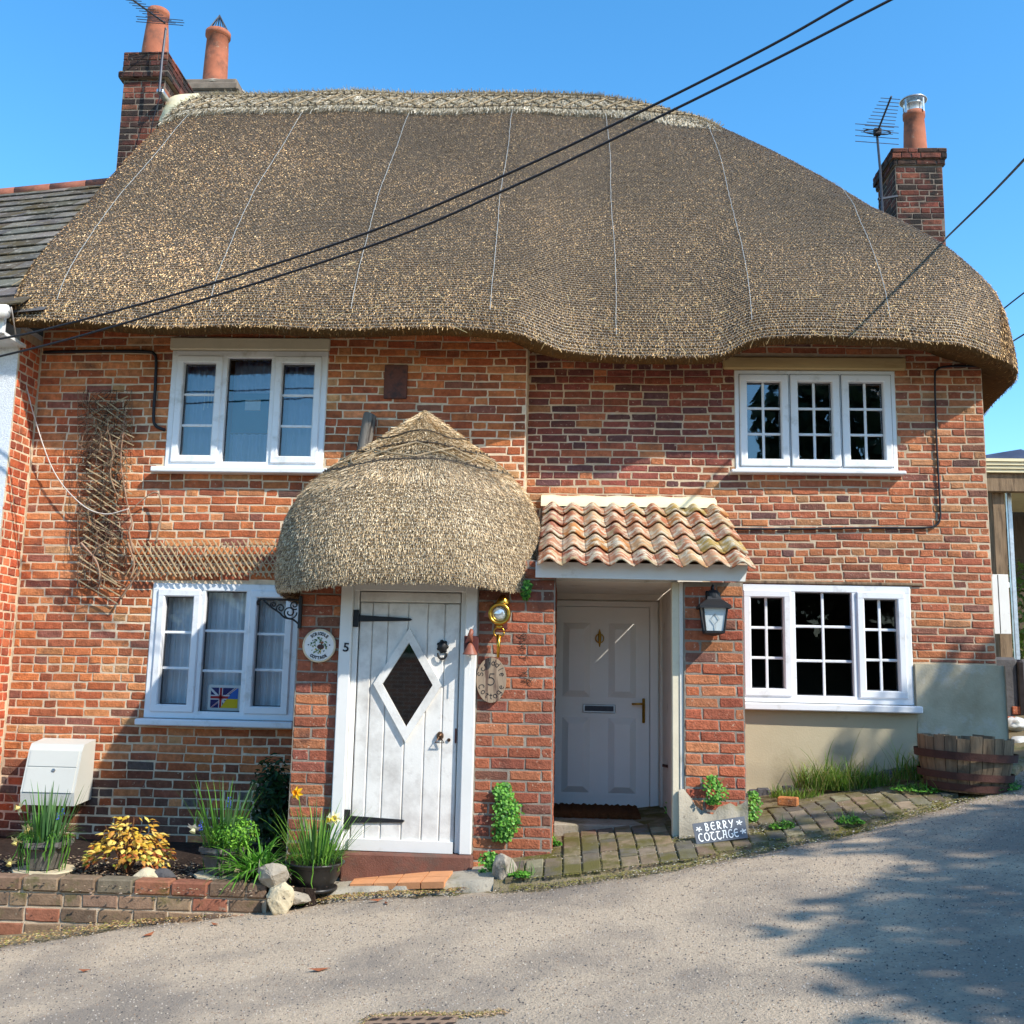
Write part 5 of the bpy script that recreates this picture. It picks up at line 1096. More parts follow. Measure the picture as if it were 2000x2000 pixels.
CUR = {'S': [arc(.5, .75, .4, .25, 20, 270, 10)+arc(.5, .25, .4, .25, 90, -160, 10)], 'c': [arc(.5, .35, .4, .35, 50, 310)], 'r': [[(.2, 0), (.2, .7)], arc(.5, .4, .3, .3, 170, 50, 6)], 'i': [[(.5, 0), (.5, .65)], [(.5, .9), (.5, .98)]],
 'd': [arc(.42, .33, .35, .33, 0, 360, 14), [(.78, 1.1), (.78, 0)]], 'l': [[(.5, 1.1), (.5, .1), (.7, 0)]], 'e': [[(.15, .38), (.85, .38)]+arc(.5, .35, .37, .35, 10, 310)], 'C': [arc(.55, .5, .5, .5, 50, 310, 14)],
 'o': [arc(.5, .35, .38, .36, 0, 360, 14)], 't': [[(.5, 1.0), (.48, .1), (.75, 0)], [(.15, .72), (.85, .72)]], 'a': [arc(.45, .35, .37, .36, 0, 360, 14), [(.84, .7), (.84, 0)]], 'g': [arc(.45, .4, .36, .33, 0, 360, 14), [(.82, .72), (.82, -.2), (.5, -.4), (.15, -.25)]],
 '5': [[(.85, 1), (.35, 1), (.25, .6)]+arc(.42, .32, .42, .34, 110, -140, 12)]}
def stroke(mb, glyph, M, wid, dep=.0015, col=(.8, .8, .8)):
    for line in glyph:
        P = [Vector((a, b, 0)) for a, b in line]; vs = []
        for i, p in enumerate(P):
            t = (P[min(i+1, len(P)-1)]-P[max(i-1, 0)]); t.normalize(); n = Vector((-t.y, t.x, 0))*wid/2
            vs += [M @ (p+n), M @ (p-n)]
        mb.add(vs, [(2*i, 2*i+1, 2*i+3, 2*i+2) for i in range(len(P)-1)], col)
# oval wooden sign
oc = at(960, 1328, YP-.02); ow, oh = .104, .155
osn = thing('oval_sign', (oc.x, YP-.012, oc.z-oh), 'oval slice of varnished wood with burnt lettering below the brass lamp', 'sign')
s = MB(); s.prism(disc_xy(oc, ow, oh, 48), YP-.04, YP-.013); s.build('board', 'sign_wood', osn)
s = MB(); yt = YP-.0412
def glyph_at(mb, g, x, z, h, ang, wid, y): 
    M = Matrix.Translation((x, y, z)) @ Matrix.Rotation(-ang, 4, 'Y') @ Matrix(((h*.8, 0, 0, -h*.4), (0, 0, 1, 0), (0, h, 0, -h*.45), (0, 0, 0, 1))); stroke(mb, g, M, wid)
for i, ch in enumerate('Scriddle'):
    a = R(165-150*i/7); glyph_at(s, CUR[ch], oc.x+ow*.74*math.cos(a), oc.z+.01+oh*.70*math.sin(a), .036, math.atan2(math.sin(a)*ow, math.cos(a)*oh)-math.pi/2, .15, yt)
for i, ch in enumerate('Cottage'):
    a = R(203+134*i/6); glyph_at(s, CUR[ch], oc.x+ow*.72*math.cos(a), oc.z-.005+oh*.70*math.sin(a), .036, math.atan2(math.sin(a)*ow, math.cos(a)*oh)+math.pi/2, .15, yt)
glyph_at(s, CUR['5'], oc.x, oc.z, .075, 0, .10, yt); s.build('lettering', 'ink', osn)
# iron stains and wires on the pier
s = MB()
for k in range(26):
    x, y = rnd.choice([(1022, 1245), (1022, 1262), (1024, 1278), (1025, 1312), (1030, 1330)]); a = rnd.uniform(0, 6.28); p = at(x+rnd.uniform(-9, 9), y+rnd.uniform(-7, 7), YP-.014); q = at(x+rnd.uniform(-12, 12), y+rnd.uniform(-9, 9), YP-.016); s.tube([p, (p+q)/2+Vector((0, -.008, .004)), q], .0022, 4)
s.build('dead_tendril', 'hazel_dark', None, label='dark wiry dead tendrils stuck to the middle porch pier', cat='tendril', kind='stuff')
# black wall lantern
wl = at(1393, 1200, YQ-.1); lan = thing('wall_lantern', (wl.x, YQ, wl.z-.15), 'black four sided wall lantern with leaded glass on the right porch pillar', 'lantern')
zt2, zb2 = at(1393, 1186, YQ-.1).z, at(1393, 1234, YQ-.1).z; ht = .083; hb = .062
for a in range(4):
    ang = a*math.pi/2+.0; s = MB(); Mx = Matrix.Translation((wl.x, YQ-.115, 0)) @ Matrix.Rotation(ang, 4, 'Z')
    s.add([Mx @ Vector(v) for v in ((-ht+.006, -ht+.004, zt2), (-hb+.006, -hb+.004, zb2), (hb-.006, -hb+.004, zb2), (ht-.006, -ht+.004, zt2))], [(0, 1, 2, 3)]); s.build('pane', 'frost_glass', lan)
    s = MB(); s.tube([Mx @ Vector((-ht, -ht, zt2)), Mx @ Vector((-hb, -hb, zb2))], .007, 6); s.build('corner_bar', 'iron', lan)
    s = MB(); zc = (zt2+zb2)/2; yl_ = -(ht+hb)/2-.002
    s.tube([Mx @ Vector((0, yl_-.003, zc+.035)), Mx @ Vector((.028, yl_, zc)), Mx @ Vector((0, yl_+.004, zc-.035)), Mx @ Vector((-.028, yl_, zc)), Mx @ Vector((0, yl_-.003, zc+.035))], .002, 4); s.tube([Mx @ Vector((0, yl_+.004, zc-.035)), Mx @ Vector((0, -hb, zb2))], .002, 4); s.build('leading', 'steel', lan)
s = MB(); q = math.sqrt(2)
s.lathe([(.105*q, zt2-.012), (.105*q, zt2+.008), (.06*q, zt2+.045), (.05*q, zt2+.05), (.045*q, zt2+.07)], (wl.x, YQ-.115, 0), 4, phase=math.pi/4); s.lathe([(.05, zt2+.065), (.048, zt2+.095), (.03, zt2+.115), (0, zt2+.122)], (wl.x, YQ-.115, 0), 14); s.build('roof', 'iron', lan)
s = MB(); s.lathe([(.0, zb2-.03), (.02, zb2-.028), (.066*q, zb2-.012), (.068*q, zb2+.004)], (wl.x, YQ-.115, 0), 4, phase=math.pi/4); s.build('base', 'iron', lan)
s = MB(); s.tube(smooth_curve([(wl.x, YQ-.115, zt2+.12), (wl.x, YQ-.1, zt2+.15), (wl.x, YQ-.05, zt2+.14), (wl.x, YQ-.01, zt2+.08)], 14), .008, 6); s.box(wl.x-.04, wl.x+.04, YQ-.018, YQ-.006, zt2-.02, zt2+.12, .006); s.build('bracket', 'iron', lan, True)
# tap stub on the inner porch wall
tp = at(1314, 1500, 8.1); s = MB(); s.box(tp.x-.02, tp.x+.03, 8.05, 8.12, tp.z-.04, tp.z+.03, .008); s.tube([(tp.x-.02, 8.08, tp.z+.01), (tp.x-.08, 8.08, tp.z+.02)], .012, 6); s.build('door_stay', 'rust', None, label='rusty metal door stay on the white inner porch wall', cat='door stay')
# slate house sign leaning against the right pillar
cs = [at(1352, 1609, 7.13), at(1454, 1594, 7.13), at(1461, 1636, 7.02), at(1361, 1649, 7.02)]
ss = thing('slate_sign', cs[3], 'grey slate name sign with white lettering leaning against the right pillar', 'sign')
nrm_ = (cs[1]-cs[0]).cross(cs[3]-cs[0]).normalized(); nrm_ = nrm_ if nrm_.y < 0 else -nrm_
s = MB(); s.add([c for c in cs]+[c-nrm_*.012 for c in cs], [(3, 2, 1, 0), (4, 5, 6, 7), (0, 1, 5, 4), (1, 2, 6, 5), (2, 3, 7, 6), (3, 0, 4, 7)]); s.build('board', 'slate_sign', ss)
ux = (cs[2]-cs[3]); uy = (cs[0]-cs[3]); s = MB()
def on_sign(u, v): return cs[3]*(1-u)*(1-v)+cs[2]*u*(1-v)+cs[1]*u*v+cs[0]*(1-u)*v+nrm_*.004
def sign_word(wd, u0, du, v0, hv, wid):
    for i, ch in enumerate(wd):
        for line in UNC[ch]:
            P = [(u0+i*du+a*du*.82, v0+b*hv) for a, b in line]; vs = []
            for k, p in enumerate(P):
                t = Vector((P[min(k+1, len(P)-1)][0]-P[max(k-1, 0)][0], (P[min(k+1, len(P)-1)][1]-P[max(k-1, 0)][1])*.42)); t.normalize(); n = Vector((-t.y, t.x))*wid/2
                vs += [on_sign(p[0]+n.x, p[1]+n.y/.42), on_sign(p[0]-n.x, p[1]-n.y/.42)]
            s.add(vs, [(2*k, 2*k+1, 2*k+3, 2*k+2) for k in range(len(P)-1)])
sign_word('BERRY', .22, .115, .55, .36, .021); sign_word('COTTAGE', .06, .115, .09, .36, .021)
for (u, v) in ((.1, .68), (.88, .72), (.93, .3)):
    for k in range(5):
        a = k*1.257+u*7; P = [(u, v), (u+.05*math.cos(a), v+.11*math.sin(a)), (u+.06*math.cos(a+.4), v+.12*math.sin(a+.4)), (u, v)]
        for p, q in zip(P, P[1:]):
            t = Vector((q[0]-p[0], (q[1]-p[1])*.42)).normalized(); n = Vector((-t.y, t.x))*.005; s.add([on_sign(p[0]+n.x, p[1]+n.y/.42), on_sign(p[0]-n.x, p[1]-n.y/.42), on_sign(q[0]-n.x, q[1]-n.y/.42), on_sign(q[0]+n.x, q[1]+n.y/.42)], [(0, 1, 2, 3)])
s.build('lettering', 'white_print', ss)
# gas meter box
mx0, mx1 = at(46, 1500, 8.0).x, at(151, 1500, 8.0).x; mz0, mz1 = at(90, 1573, 8.0).z, at(90, 1450, 8.08).z
mbx = thing('meter_box', ((mx0+mx1)/2, 8.15, mz0), 'sloping white plastic meter box on the lower left brick wall', 'meter box')
prof = [(8.285, mz0+.02), (8.0, mz0), (7.985, mz0+.1), (8.06, mz1-.06), (8.09, mz1-.01), (8.285, mz1+.02)]
s = MB(); n = len(prof); s.add([(mx0, y, z) for y, z in prof]+[(mx1, y, z) for y, z in prof], [tuple(range(n)), tuple(range(n, 2*n))[::-1]]+[(i, i+n, (i+1) % n+n, (i+1) % n) for i in range(n)]); s.build('case', 'meter_white', mbx)
def mface(t): return (7.985+(8.06-7.985)*t-.006, mz0+.1+(mz1-.16-mz0)*t)
s = MB()
for (t0, t1) in ((.0, .58), (.62, 1.0)):
    (ya_, za), (yb_, zb2_) = mface(t0), mface(t1); x0, x1 = mx0+.02, mx1-.02
    s.add([(x0, ya_, za), (x1, ya_, za), (x1, yb_, zb2_), (x0, yb_, zb2_), (x0, ya_+.01, za), (x1, ya_+.01, za), (x1, yb_+.01, zb2_), (x0, yb_+.01, zb2_)], [(0, 1, 2, 3), (3, 2, 6, 7), (0, 4, 5, 1), (1, 5, 6, 2), (0, 3, 7, 4)])
s.build('door', 'meter_white', mbx)
y_, z_ = mface(.53); s = MB(); s.lathe([(.014, 0), (.014, .008), (.006, .009), (0, .006)], ((mx0+mx1)/2+.02, y_, z_), 14, 'y'); s.build('latch', 'steel', mbx)
# ------------------------------------------------------------------ raised bed
bedz0 = .13; YW = 6.62
s = MB(); s.box(-6.5, -1.55, YW+.09, YL-.01, -.5, bedz0); s.build('garden_bed', 'soil', None, kind='structure')
gw = thing('garden_wall', (-3.5, YW, -.2), 'low mossy brick retaining wall in front of the flower bed', 'garden wall')
s = MB(); s.box(-6.3, -1.83, YW+.004, YW+.1, -.6, .145); gwc = s.build('core', 'mortar_grey', gw)
palG = palette([lin(128, 104, 84), lin(112, 92, 76), lin(138, 90, 70), lin(122, 108, 90), lin(138, 114, 92)], [4, 4, 2, 1.5, 3], .14)
brick_wall('gw', Frame((0, YW, 0), (1, 0, 0), (0, -1, 0)), -6.0, -1.82, -.48, .075, .094, .232, palG, bond='s', owner=gwc, mat_='brick_dirty', joint=.014, wav=.003)
flush_bricks('gw', gw, gwc)
x = -4.6
while x < -1.85:
    s = MB(); s.box(x+.004, min(x+.232, -1.83), YW-.014-rnd.uniform(0, .008), YW+.105, .082, .168+rnd.uniform(-.004, .004), .009, palG(0, 0)); s.build('brick', 'brick_dirty', gwc); x += .24
# rocks
def rock(c, r, m, label, sq=(1, 1, .8), seed=0, group='garden stones', name='rock'):
    bm = bmesh.new(); rr = random.Random(seed*7+3)
    for _ in range(26):
        d = Vector((rr.gauss(0, 1), rr.gauss(0, 1), rr.gauss(0, 1))).normalized(); bm.verts.new(d*rr.uniform(.78, 1.0))
    res = bmesh.ops.convex_hull(bm, input=bm.verts); bmesh.ops.delete(bm, geom=[g for g in res['geom_interior'] if isinstance(g, bmesh.types.BMVert)], context='VERTS')
    bmesh.ops.triangulate(bm, faces=bm.faces); bmesh.ops.bevel(bm, geom=list(bm.edges), offset=.05, segments=1, affect='EDGES'); bmesh.ops.triangulate(bm, faces=bm.faces); bmesh.ops.subdivide_edges(bm, edges=list(bm.edges), cuts=2, use_grid_fill=True)
    for v in bm.verts:
        q = v.co*(1+.06*noise.noise(v.co*3+Vector((seed, 0, 0)))+.035*noise.noise(v.co*9+Vector((seed, 5, 0)))); v.co = Vector((q.x*r*sq[0], q.y*r*sq[1], q.z*r*sq[2]))+Vector(c)
    bm.verts.index_update()
    V = np.array([tuple(v.co) for v in bm.verts]); F = [tuple(v.index for v in f.verts) for f in bm.faces]; bm.free()
    return make(name, V, F, m, None, False, label=label, cat='rock', group=group)
rock(at(534, 1711, 6.62)+Vector((0, 0, .0)), .115, 'stone', 'grey boulder resting at the end of the garden wall', (1, .9, .8), 2)
rock(at(548, 1754, 6.58), .112, 'pale_stone', 'pale limestone block at the foot of the garden wall end', (.95, .9, 1.15), 5)
rock(at(283, 1716, 6.78), .10, 'pale_stone', 'pale stone in front of the golden shrub', (1.1, .8, .8), 8)
rock(at(318, 1713, 6.82), .085, 'dark_stone', 'dark grey stone beside the golden shrub', (1.15, .9, .75), 11)
rock(at(983, 1700, 6.85), .12, 'stone', 'lumpy grey stone at the corner of the paving', (.8, .9, 1.1), 14)
rock(at(578, 1752, 6.66), .09, 'stone', 'weed edged stone lump beside the black pot', (1.3, 1, .55), 17)
# ------------------------------------------------------------------ apron by the plank door and paving
s = MB(); n = 30; vs = []; ax0, ax1 = -1.86, -.42
for i in range(n+1):
    x = ax0+(ax1-ax0)*i/n; ye = float(edge_y(x))+.02+.015*math.sin(i*1.3); zt3 = float(gz(x, ye))+.035; zb3 = float(gz(x, 7.15))+.02
    vs += [(x, ye, zt3-.09), (x, ye+.015, zt3), (x, ye+.06, zt3+.006), (x, YP+.05, max(zb3, zt3)+.012)]
s.add(vs, [(i*4+k, i*4+4+k, i*4+5+k, i*4+1+k) for i in range(n) for k in range(3)]); s.build('path', 'concrete', None, True, kind='structure')
ct = thing('tile_strip', at(775, 1715, 6.95), 'eight orange clay tiles set in front of the door step', 'tiles')
for r_ in range(2):
    for c_ in range(4):
        P = [at(680+47.5*(c_+i)-(0 if j+r_ else 0)+5*(2-(r_+j))*.5, 1727-11.5*(r_+j)-1.0*(c_+i), 1) for i, j in ((0, 0), (1, 0), (1, 1), (0, 1))]
        Q = []
        for (i, j) in ((0, 0), (1, 0), (1, 1), (0, 1)):
            d = ray(682+46.5*(c_+i)+9*(r_+j), 1727-11*(r_+j)-1.2*(c_+i)); zz = float(gz(d.x*6.95, 6.95))+.055; k = (zz-CAMZ)/d.z; Q.append(Vector((d.x*k, d.y*k, zz)))
        m_ = sum(Q, Vector())/4; Q = [m_+(v-m_)*.95 for v in Q]; s = MB(); s.add(Q+[v-Vector((0, 0, .04)) for v in Q], [(0, 1, 2, 3), (0, 4, 5, 1), (1, 5, 6, 2), (2, 6, 7, 3), (3, 7, 4, 0)]); s.build('tile', 'clay_tile', ct)
# pavers
def pav_z(x, y): return float(gz(x, y))+.03+.05*min(1, max(0, (y-float(edge_y(x)))/.5))
s = MB(); n = 70; vs = []; px0, px1 = -.42, 3.75
for i in range(n+1):
    x = px0+(px1-px0)*i/n; ye = float(edge_y(x))+.0
    for t in (0, .03, .3, .65, 1): y = ye+(8.6-ye)*t; vs.append((x, y, pav_z(x, y)-.012-(.05 if t == 0 else 0)))
s.add(vs, [(i*5+k, i*5+5+k, i*5+6+k, i*5+1+k) for i in range(n) for k in range(4)]); pave = s.build('pavement', 'moss_bed', None, True, kind='structure')
pc_ = [lin(126, 116, 96), lin(112, 104, 86), lin(138, 126, 104), lin(104, 98, 86), lin(130, 112, 92)]
cnt = 0; r_ = 0
while r_ < 10:
    x = -.35
    while x < 3.5:
        w_ = .122; d_ = .165; yrow = float(edge_y(x+.07))+.035+r_*d_; y0, y1 = yrow+.006, yrow+d_-.006; x0, x1 = x+.005, x+w_-.005; xm, ym = (x0+x1)/2, (y0+y1)/2
        if not (x1 > bp0-.06 and x0 < bp1+.01 and y1 > YQ-.02) and not (x0 < pr1+.01 and y1 > YP-.01) and not (x0 > bp1 and y1 > 7.95-.25*max(0, 2.1-x)) and not (pr1 < xm < bp0 and ym > 7.75) and cnt < 300:
            if not (xm > 2.6 and rnd.random() < .25):
                s = MB(); k = rnd.uniform(-.006, .006); tx, ty = rnd.uniform(-.02, .02), rnd.uniform(-.03, .03); top = [(a, b, pav_z(a, b)+k+(a-xm)*tx+(b-ym)*ty) for a, b in ((x0, y0), (x1, y0), (x1, y1), (x0, y1))]
                ins = [(a+(xm-a)*.1, b+(ym-b)*.06, c+.005) for a, b, c in top]; bot = [(a, b, c-.03) for a, b, c in top]
                s.add(bot+top+ins, [(i, (i+1) % 4, 4+(i+1) % 4, 4+i) for i in range(4)]+[(4+i, 4+(i+1) % 4, 8+(i+1) % 4, 8+i) for i in range(4)]+[(8, 9, 10, 11)], jit(rnd.choice(pc_), .16)); s.build('paver', 'paver', pave); cnt += 1
        x += w_
    r_ += 1
# porch floor slab and doormat
s = MB(); zf = pav_z(.3, 7.7)+.035; s.box(pr1+.002, bp0-.002, 7.72, YB-.03, zf-.2, zf, .012); s.build('porch_floor', 'concrete', None, kind='structure')
s = MB(); m0, m1 = at(1082, 1610, 8.3).x, at(1247, 1610, 8.3).x; n = 40; vs = []
for i in range(n+1):
    x = m0+(m1-m0)*i/n; k = .006*math.sin(i*2.3)+.004*math.sin(i*5.1); d0 = .05 if i > n*.85 else 0
    vs += [(x, 8.03+k*1.5, zf+.002), (x, 8.02+k, zf+.035-d0*.4), (x, 8.1, zf+.05+k-d0*.3), (x, 8.5, zf+.05+k), (x, 8.52, zf+.004)]
s.add(vs, [(i*5+k, i*5+5+k, i*5+6+k, i*5+1+k) for i in range(n) for k in range(4)]); s.build('doormat', 'coir', None, True, label='brown coir doormat on the right porch floor', cat='doormat')
# loose brick
lb = gpx(1540, 1597); s = MB(); Mx = Matrix.Translation((lb.x, lb.y, pav_z(lb.x, lb.y)+.035)) @ Matrix.Rotation(-.35, 4, 'Z'); s.box(-.07, .07, -.05, .05, -.03, .03, .006, lin(190, 122, 74), Mx); s.build('loose_brick', 'brick', None, label='single loose orange brick lying beside the grass tuft', cat='brick')
# drain cover in the road
dcv = thing('drain_cover', gpx(790, 2000), 'brown iron drain cover with square studs set in the road', 'drain cover')
o_ = gpx(790, 2008); ang = R(-14); rz = lambda x, y: float(gz(x, y))+.004+.006*(math.sin(x*3.1+y*1.7)+math.sin(x*1.3-y*2.9))
def dpt(u, v, h=0.): x, y = o_.x+u*math.cos(ang)-v*math.sin(ang), o_.y+u*math.sin(ang)+v*math.cos(ang); return (x, y, rz(x, y)+h)
s = MB(); U = .21; s.add([dpt(-U, -.25, .006), dpt(U, -.25, .006), dpt(U*.95, .12, .006), dpt(-U*.95, .12, .006)], [(0, 1, 2, 3)]); s.build('plate', 'iron_cover', dcv)
for i in range(6):
    for k in range(6):
        u, v = -.17+i*.066+(.033 if k % 2 else 0)-.01, .085-k*.055
        if abs(u) > U-.02: continue
        s = MB(); q = .02; s.add([dpt(u-q, v-q*.6, .009), dpt(u+q, v-q*.6, .009), dpt(u+q+.01, v+q*.6, .009), dpt(u-q+.01, v+q*.6, .009)], [(0, 1, 2, 3)]); s.build('slot', 'cover_hole', dcv)
# ------------------------------------------------------------------ plants
def blade(mb, base, dirv, L, w_, bend, col, seg=5, taper=True, roll=None):
    """a strap leaf: base, initial direction, length, width, bend (droop towards the ground)"""
    p = Vector(base); d = Vector(dirv).normalized(); h = Vector((d.x, d.y, 0)); h = h.normalized() if h.length > .01 else Vector((rnd.uniform(-1, 1), rnd.uniform(-1, 1), 0)).normalized()
    side = Vector((-h.y, h.x, 0)); 
    if roll: side = (side*math.cos(roll)+h*math.sin(roll))
    vs = []; st = L/seg
    for i in range(seg+1):
        t = i/seg; ww = w_*(1-t**2.2*.95 if taper else 1)*(.75+.5*min(1, t*3)); vs += [p-side*ww/2, p+side*ww/2]
        p = p+d*st; d = (d+(h*.35-Vector((0, 0, 1)))*bend*st*(1+t*1.5)).normalized()
    mb.add(vs, [(2*i, 2*i+1, 2*i+3, 2*i+2) for i in range(seg)], col); return p
GR = [lin(92, 140, 52), lin(72, 118, 44), lin(112, 158, 62), lin(58, 98, 48), lin(130, 172, 72)]
GD = [lin(84, 122, 70), lin(66, 104, 58), lin(102, 140, 84)]
def leafcloud(mb, c, rad, n, ls, cols, flat=.0, shell=.4, droop=0.):
    c = Vector(c)
    for _ in range(n):
        d = Vector((rnd.gauss(0, 1), rnd.gauss(0, 1), rnd.gauss(0, 1))).normalized(); k = (shell+(1-shell)*rnd.random()); p = c+Vector((d.x*rad[0], d.y*rad[1], d.z*rad[2]))*k
        n_ = (d+Vector((rnd.uniform(-.8, .8), rnd.uniform(-.8, .8), rnd.uniform(-.3, 1)))).normalized(); u = n_.orthogonal().normalized(); u.rotate(Quaternion(n_, rnd.uniform(0, 6.28))); v = n_.cross(u); l = ls*rnd.uniform(.6, 1.3)
        mb.add([p-u*l, p+v*l*.45+n_*l*.1, p+u*l, p-v*l*.45+n_*l*.1], [(0, 1, 2, 3)], jit(rnd.choice(cols), .18))
def flower(parent, c, look, r, petal, trumpet, name='flower'):
    look = Vector(look).normalized(); u = look.orthogonal().normalized(); v = look.cross(u); c = Vector(c); mb = MB()
    for i in range(6):
        a = i*1.047+rnd.uniform(-.1, .1); d = u*math.cos(a)+v*math.sin(a); s_ = look.cross(d)
        mb.add([c, c+d*r*.5+s_*r*.28+look*.003, c+d*r-look*.008, c+d*r*.5-s_*r*.28+look*.003], [(0, 1, 2, 3)], jit(petal, .08))
    n = 10; vs = []
    for k, (rr, h) in enumerate(((.22, 0), (.26, .35), (.36, .55))):
        for i in range(n): a = i/n*6.28; vs.append(c+(u*math.cos(a)+v*math.sin(a))*r*rr*(1+.12*(i % 2)*(k == 2))+look*r*h)
    mb.add(vs, [(k*n+i, k*n+(i+1) % n, (k+1)*n+(i+1) % n, (k+1)*n+i) for k in range(2) for i in range(n)], jit(trumpet, .08)); mb.build(name, 'petal', parent)
# --- planters
def square_pot(label, px, Y, top_px, hw, seed, group):
    b = at(*px, Y); b.z = bedz0+.03; zt4 = at(*top_px, Y).z; t = thing('flower_pot', b, label, 'pot', group); s = MB()
    h = zt4-b.z; s.lathe([(hw*.62, 0), (hw*.64, .01), (hw*.82, h*.5), (hw*1.0, h-.03), (hw*1.05, h-.028), (hw*1.05, h), (hw*.97, h), (hw*.95, h-.04)], b, 5, twist=.05, phase=seed); s.build('body', 'pot_grey', t)
    s = MB(); s.lathe([(hw*.95, h-.045), (0, h-.03)], b, 16); s.build('compost', 'soil', t); return t, b, h
def saucer(c, r, label):
    s = MB(); s.lathe([(r, 0), (r*1.05, .012), (r*1.03, .022), (r*.9, .02), (0, .018)], c, 12, phase=.3); return s.build('slab', 'pale_stone', None, label=label, cat='slab')
potA, pA, hA = square_pot('tall tapered grey pot of daffodils at the left end of the bed', (84, 1722), 6.95, (90, 1640), .165, .35, 'tapered grey pots')
potB, pB, hB = square_pot('tall tapered grey pot of daffodils between the shrub and the porch', (432, 1718), 6.98, (435, 1652), .15, .9, 'tapered grey pots')
saucer((pA.x, pA.y, bedz0+.003), .19, 'pale stone slab under the left grey pot'); saucer((pB.x, pB.y, bedz0+.003), .17, 'pale stone slab under the right grey pot')
def bulb_plant(label, c, rad, n, L, w_, cols, lean=.35, trail=0, trail_len=.3, ground=0, name='daffodil_plant', cat='plant', bend=.9, group='bulb plants in pots'):
    t = thing(name, c, label, cat, group); mb = MB()
    for _ in range(n):
        a = rnd.uniform(0, 6.28); rr = rad*math.sqrt(rnd.random()); q = rr/rad*lean*rnd.uniform(.5, 1.3); d = Vector((math.cos(a)*q, math.sin(a)*q, 1))
        blade(mb, (c[0]+rr*math.cos(a), c[1]+rr*math.sin(a), c[2]-.01), d, rnd.uniform(*L), rnd.uniform(*w_), rnd.uniform(.1, 1)*bend, jit(rnd.choice(cols), .2), 5)
    mb.build('leaves', 'leaf', t, kind='stuff')
    if ground:
        mb = MB()
        for _ in range(ground):
            a = rnd.uniform(0, 6.28); rr = rad*1.15*math.sqrt(rnd.random()); p = (c[0]+rr*math.cos(a), c[1]+rr*math.sin(a), c[2]+rnd.uniform(0, .05)); d = Vector((math.cos(a)*.9, math.sin(a)*.9, rnd.uniform(.3, 1.2)))
            blade(mb, p, d, rnd.uniform(.06, .16), .006, rnd.uniform(3, 9), jit(rnd.choice(GR), .2), 5)
        mb.build('basal_leaves', 'leaf', t, kind='stuff')
    if trail:
        mb = MB()
        for _ in range(trail):
            a = rnd.uniform(2.6, 6.9); rr = rad*1.12; p = Vector((c[0]+rr*math.cos(a), c[1]+rr*math.sin(a), c[2]+.02)); L_ = trail_len*rnd.uniform(.4, 1.2); pts = []
            for k in range(7): pts.append(p+Vector((math.cos(a)*.03*min(1, k/2)+rnd.uniform(-.008, .008)-math.cos(a)*.05*k/7, -.02*min(1, k/2), -L_*max(0, k-1)/6+.02*(k == 1))))
            mb.tube(pts, [.0035]*6+[.0015], 4, jit(rnd.choice(GR), .2), False)
        mb.build('trailing_stems', 'leaf', t, kind='stuff')
    return t
def stem(parent, pts, r=.0035, col=GR[0]): s = MB(); s.tube(smooth_curve(pts, 14), r, 5, col); s.build('stalk', 'leaf', parent)
plA = bulb_plant('daffodils gone pale growing in the left grey pot', (pA.x, pA.y, pA.z+hA), .13, 80, (.14, .42), (.009, .016), GD+GR[:2], .3, 26, .3, 120)
for (px, py, lk, big) in ((38, 1578, (-.6, -.6, .1), 1), (55, 1618, (.1, -.6, -.8), 1), (32, 1642, (-.2, -.5, -.8), 1), (20, 1683, (0, -.6, -.8), 1)):
    p = at(px, py, 6.85); stem(plA, [(pA.x-.08, pA.y-.05, pA.z+hA), (pA.x-.12, pA.y-.08, max(p.z+.02, pA.z+hA+.03)), p+Vector((.03, .0, .05)), p]); flower(plA, p, lk, .05, lin(226, 214, 168), lin(226, 206, 130))
for (px, py) in ((113, 1600), (123, 1592)):
    s = MB(); p = at(px, py, 6.85)
    for k in range(14): s.lathe([(0, -.006), (.006, 0), (0, .006)], p+Vector((rnd.uniform(-.008, .008), rnd.uniform(-.008, .008), k*.003)), 6, col=lin(84, 104, 190))
    s.build('muscari', 'petal', plA)
plB = bulb_plant('daffodils and bright green herbs growing in the right grey pot', (pB.x, pB.y, pB.z+hB), .12, 75, (.2, .5), (.009, .015), GD+GR[:2], .45, 12, .32, 60)
mb = MB(); leafcloud(mb, (pB.x+.09, pB.y-.07, pB.z+hB+.09), (.17, .13, .12), 1500, .011, [lin(120, 176, 52), lin(98, 152, 46), lin(142, 190, 66), lin(70, 118, 40)], shell=.5); mb.build('herb_foliage', 'leaf', plB, kind='stuff')
p = at(379, 1617, 6.85); stem(plB, [(pB.x-.05, pB.y-.05, pB.z+hB), at(388, 1585, 6.85), at(381, 1600, 6.85), p]); flower(plB, p, (-.1, -.5, -.8), .055, lin(236, 234, 220), lin(234, 226, 180))
for (px, py) in ((448, 1568), (392, 1613)):
    s = MB(); p = at(px, py, 6.85)
    for k in range(24): s.lathe([(0, -.006), (.006, 0), (0, .006)], p+Vector((rnd.uniform(-.011, .011), rnd.uniform(-.011, .011), k*.0028-.03)), 6, col=lin(78, 100, 196))
    s.build('muscari', 'petal', plB)
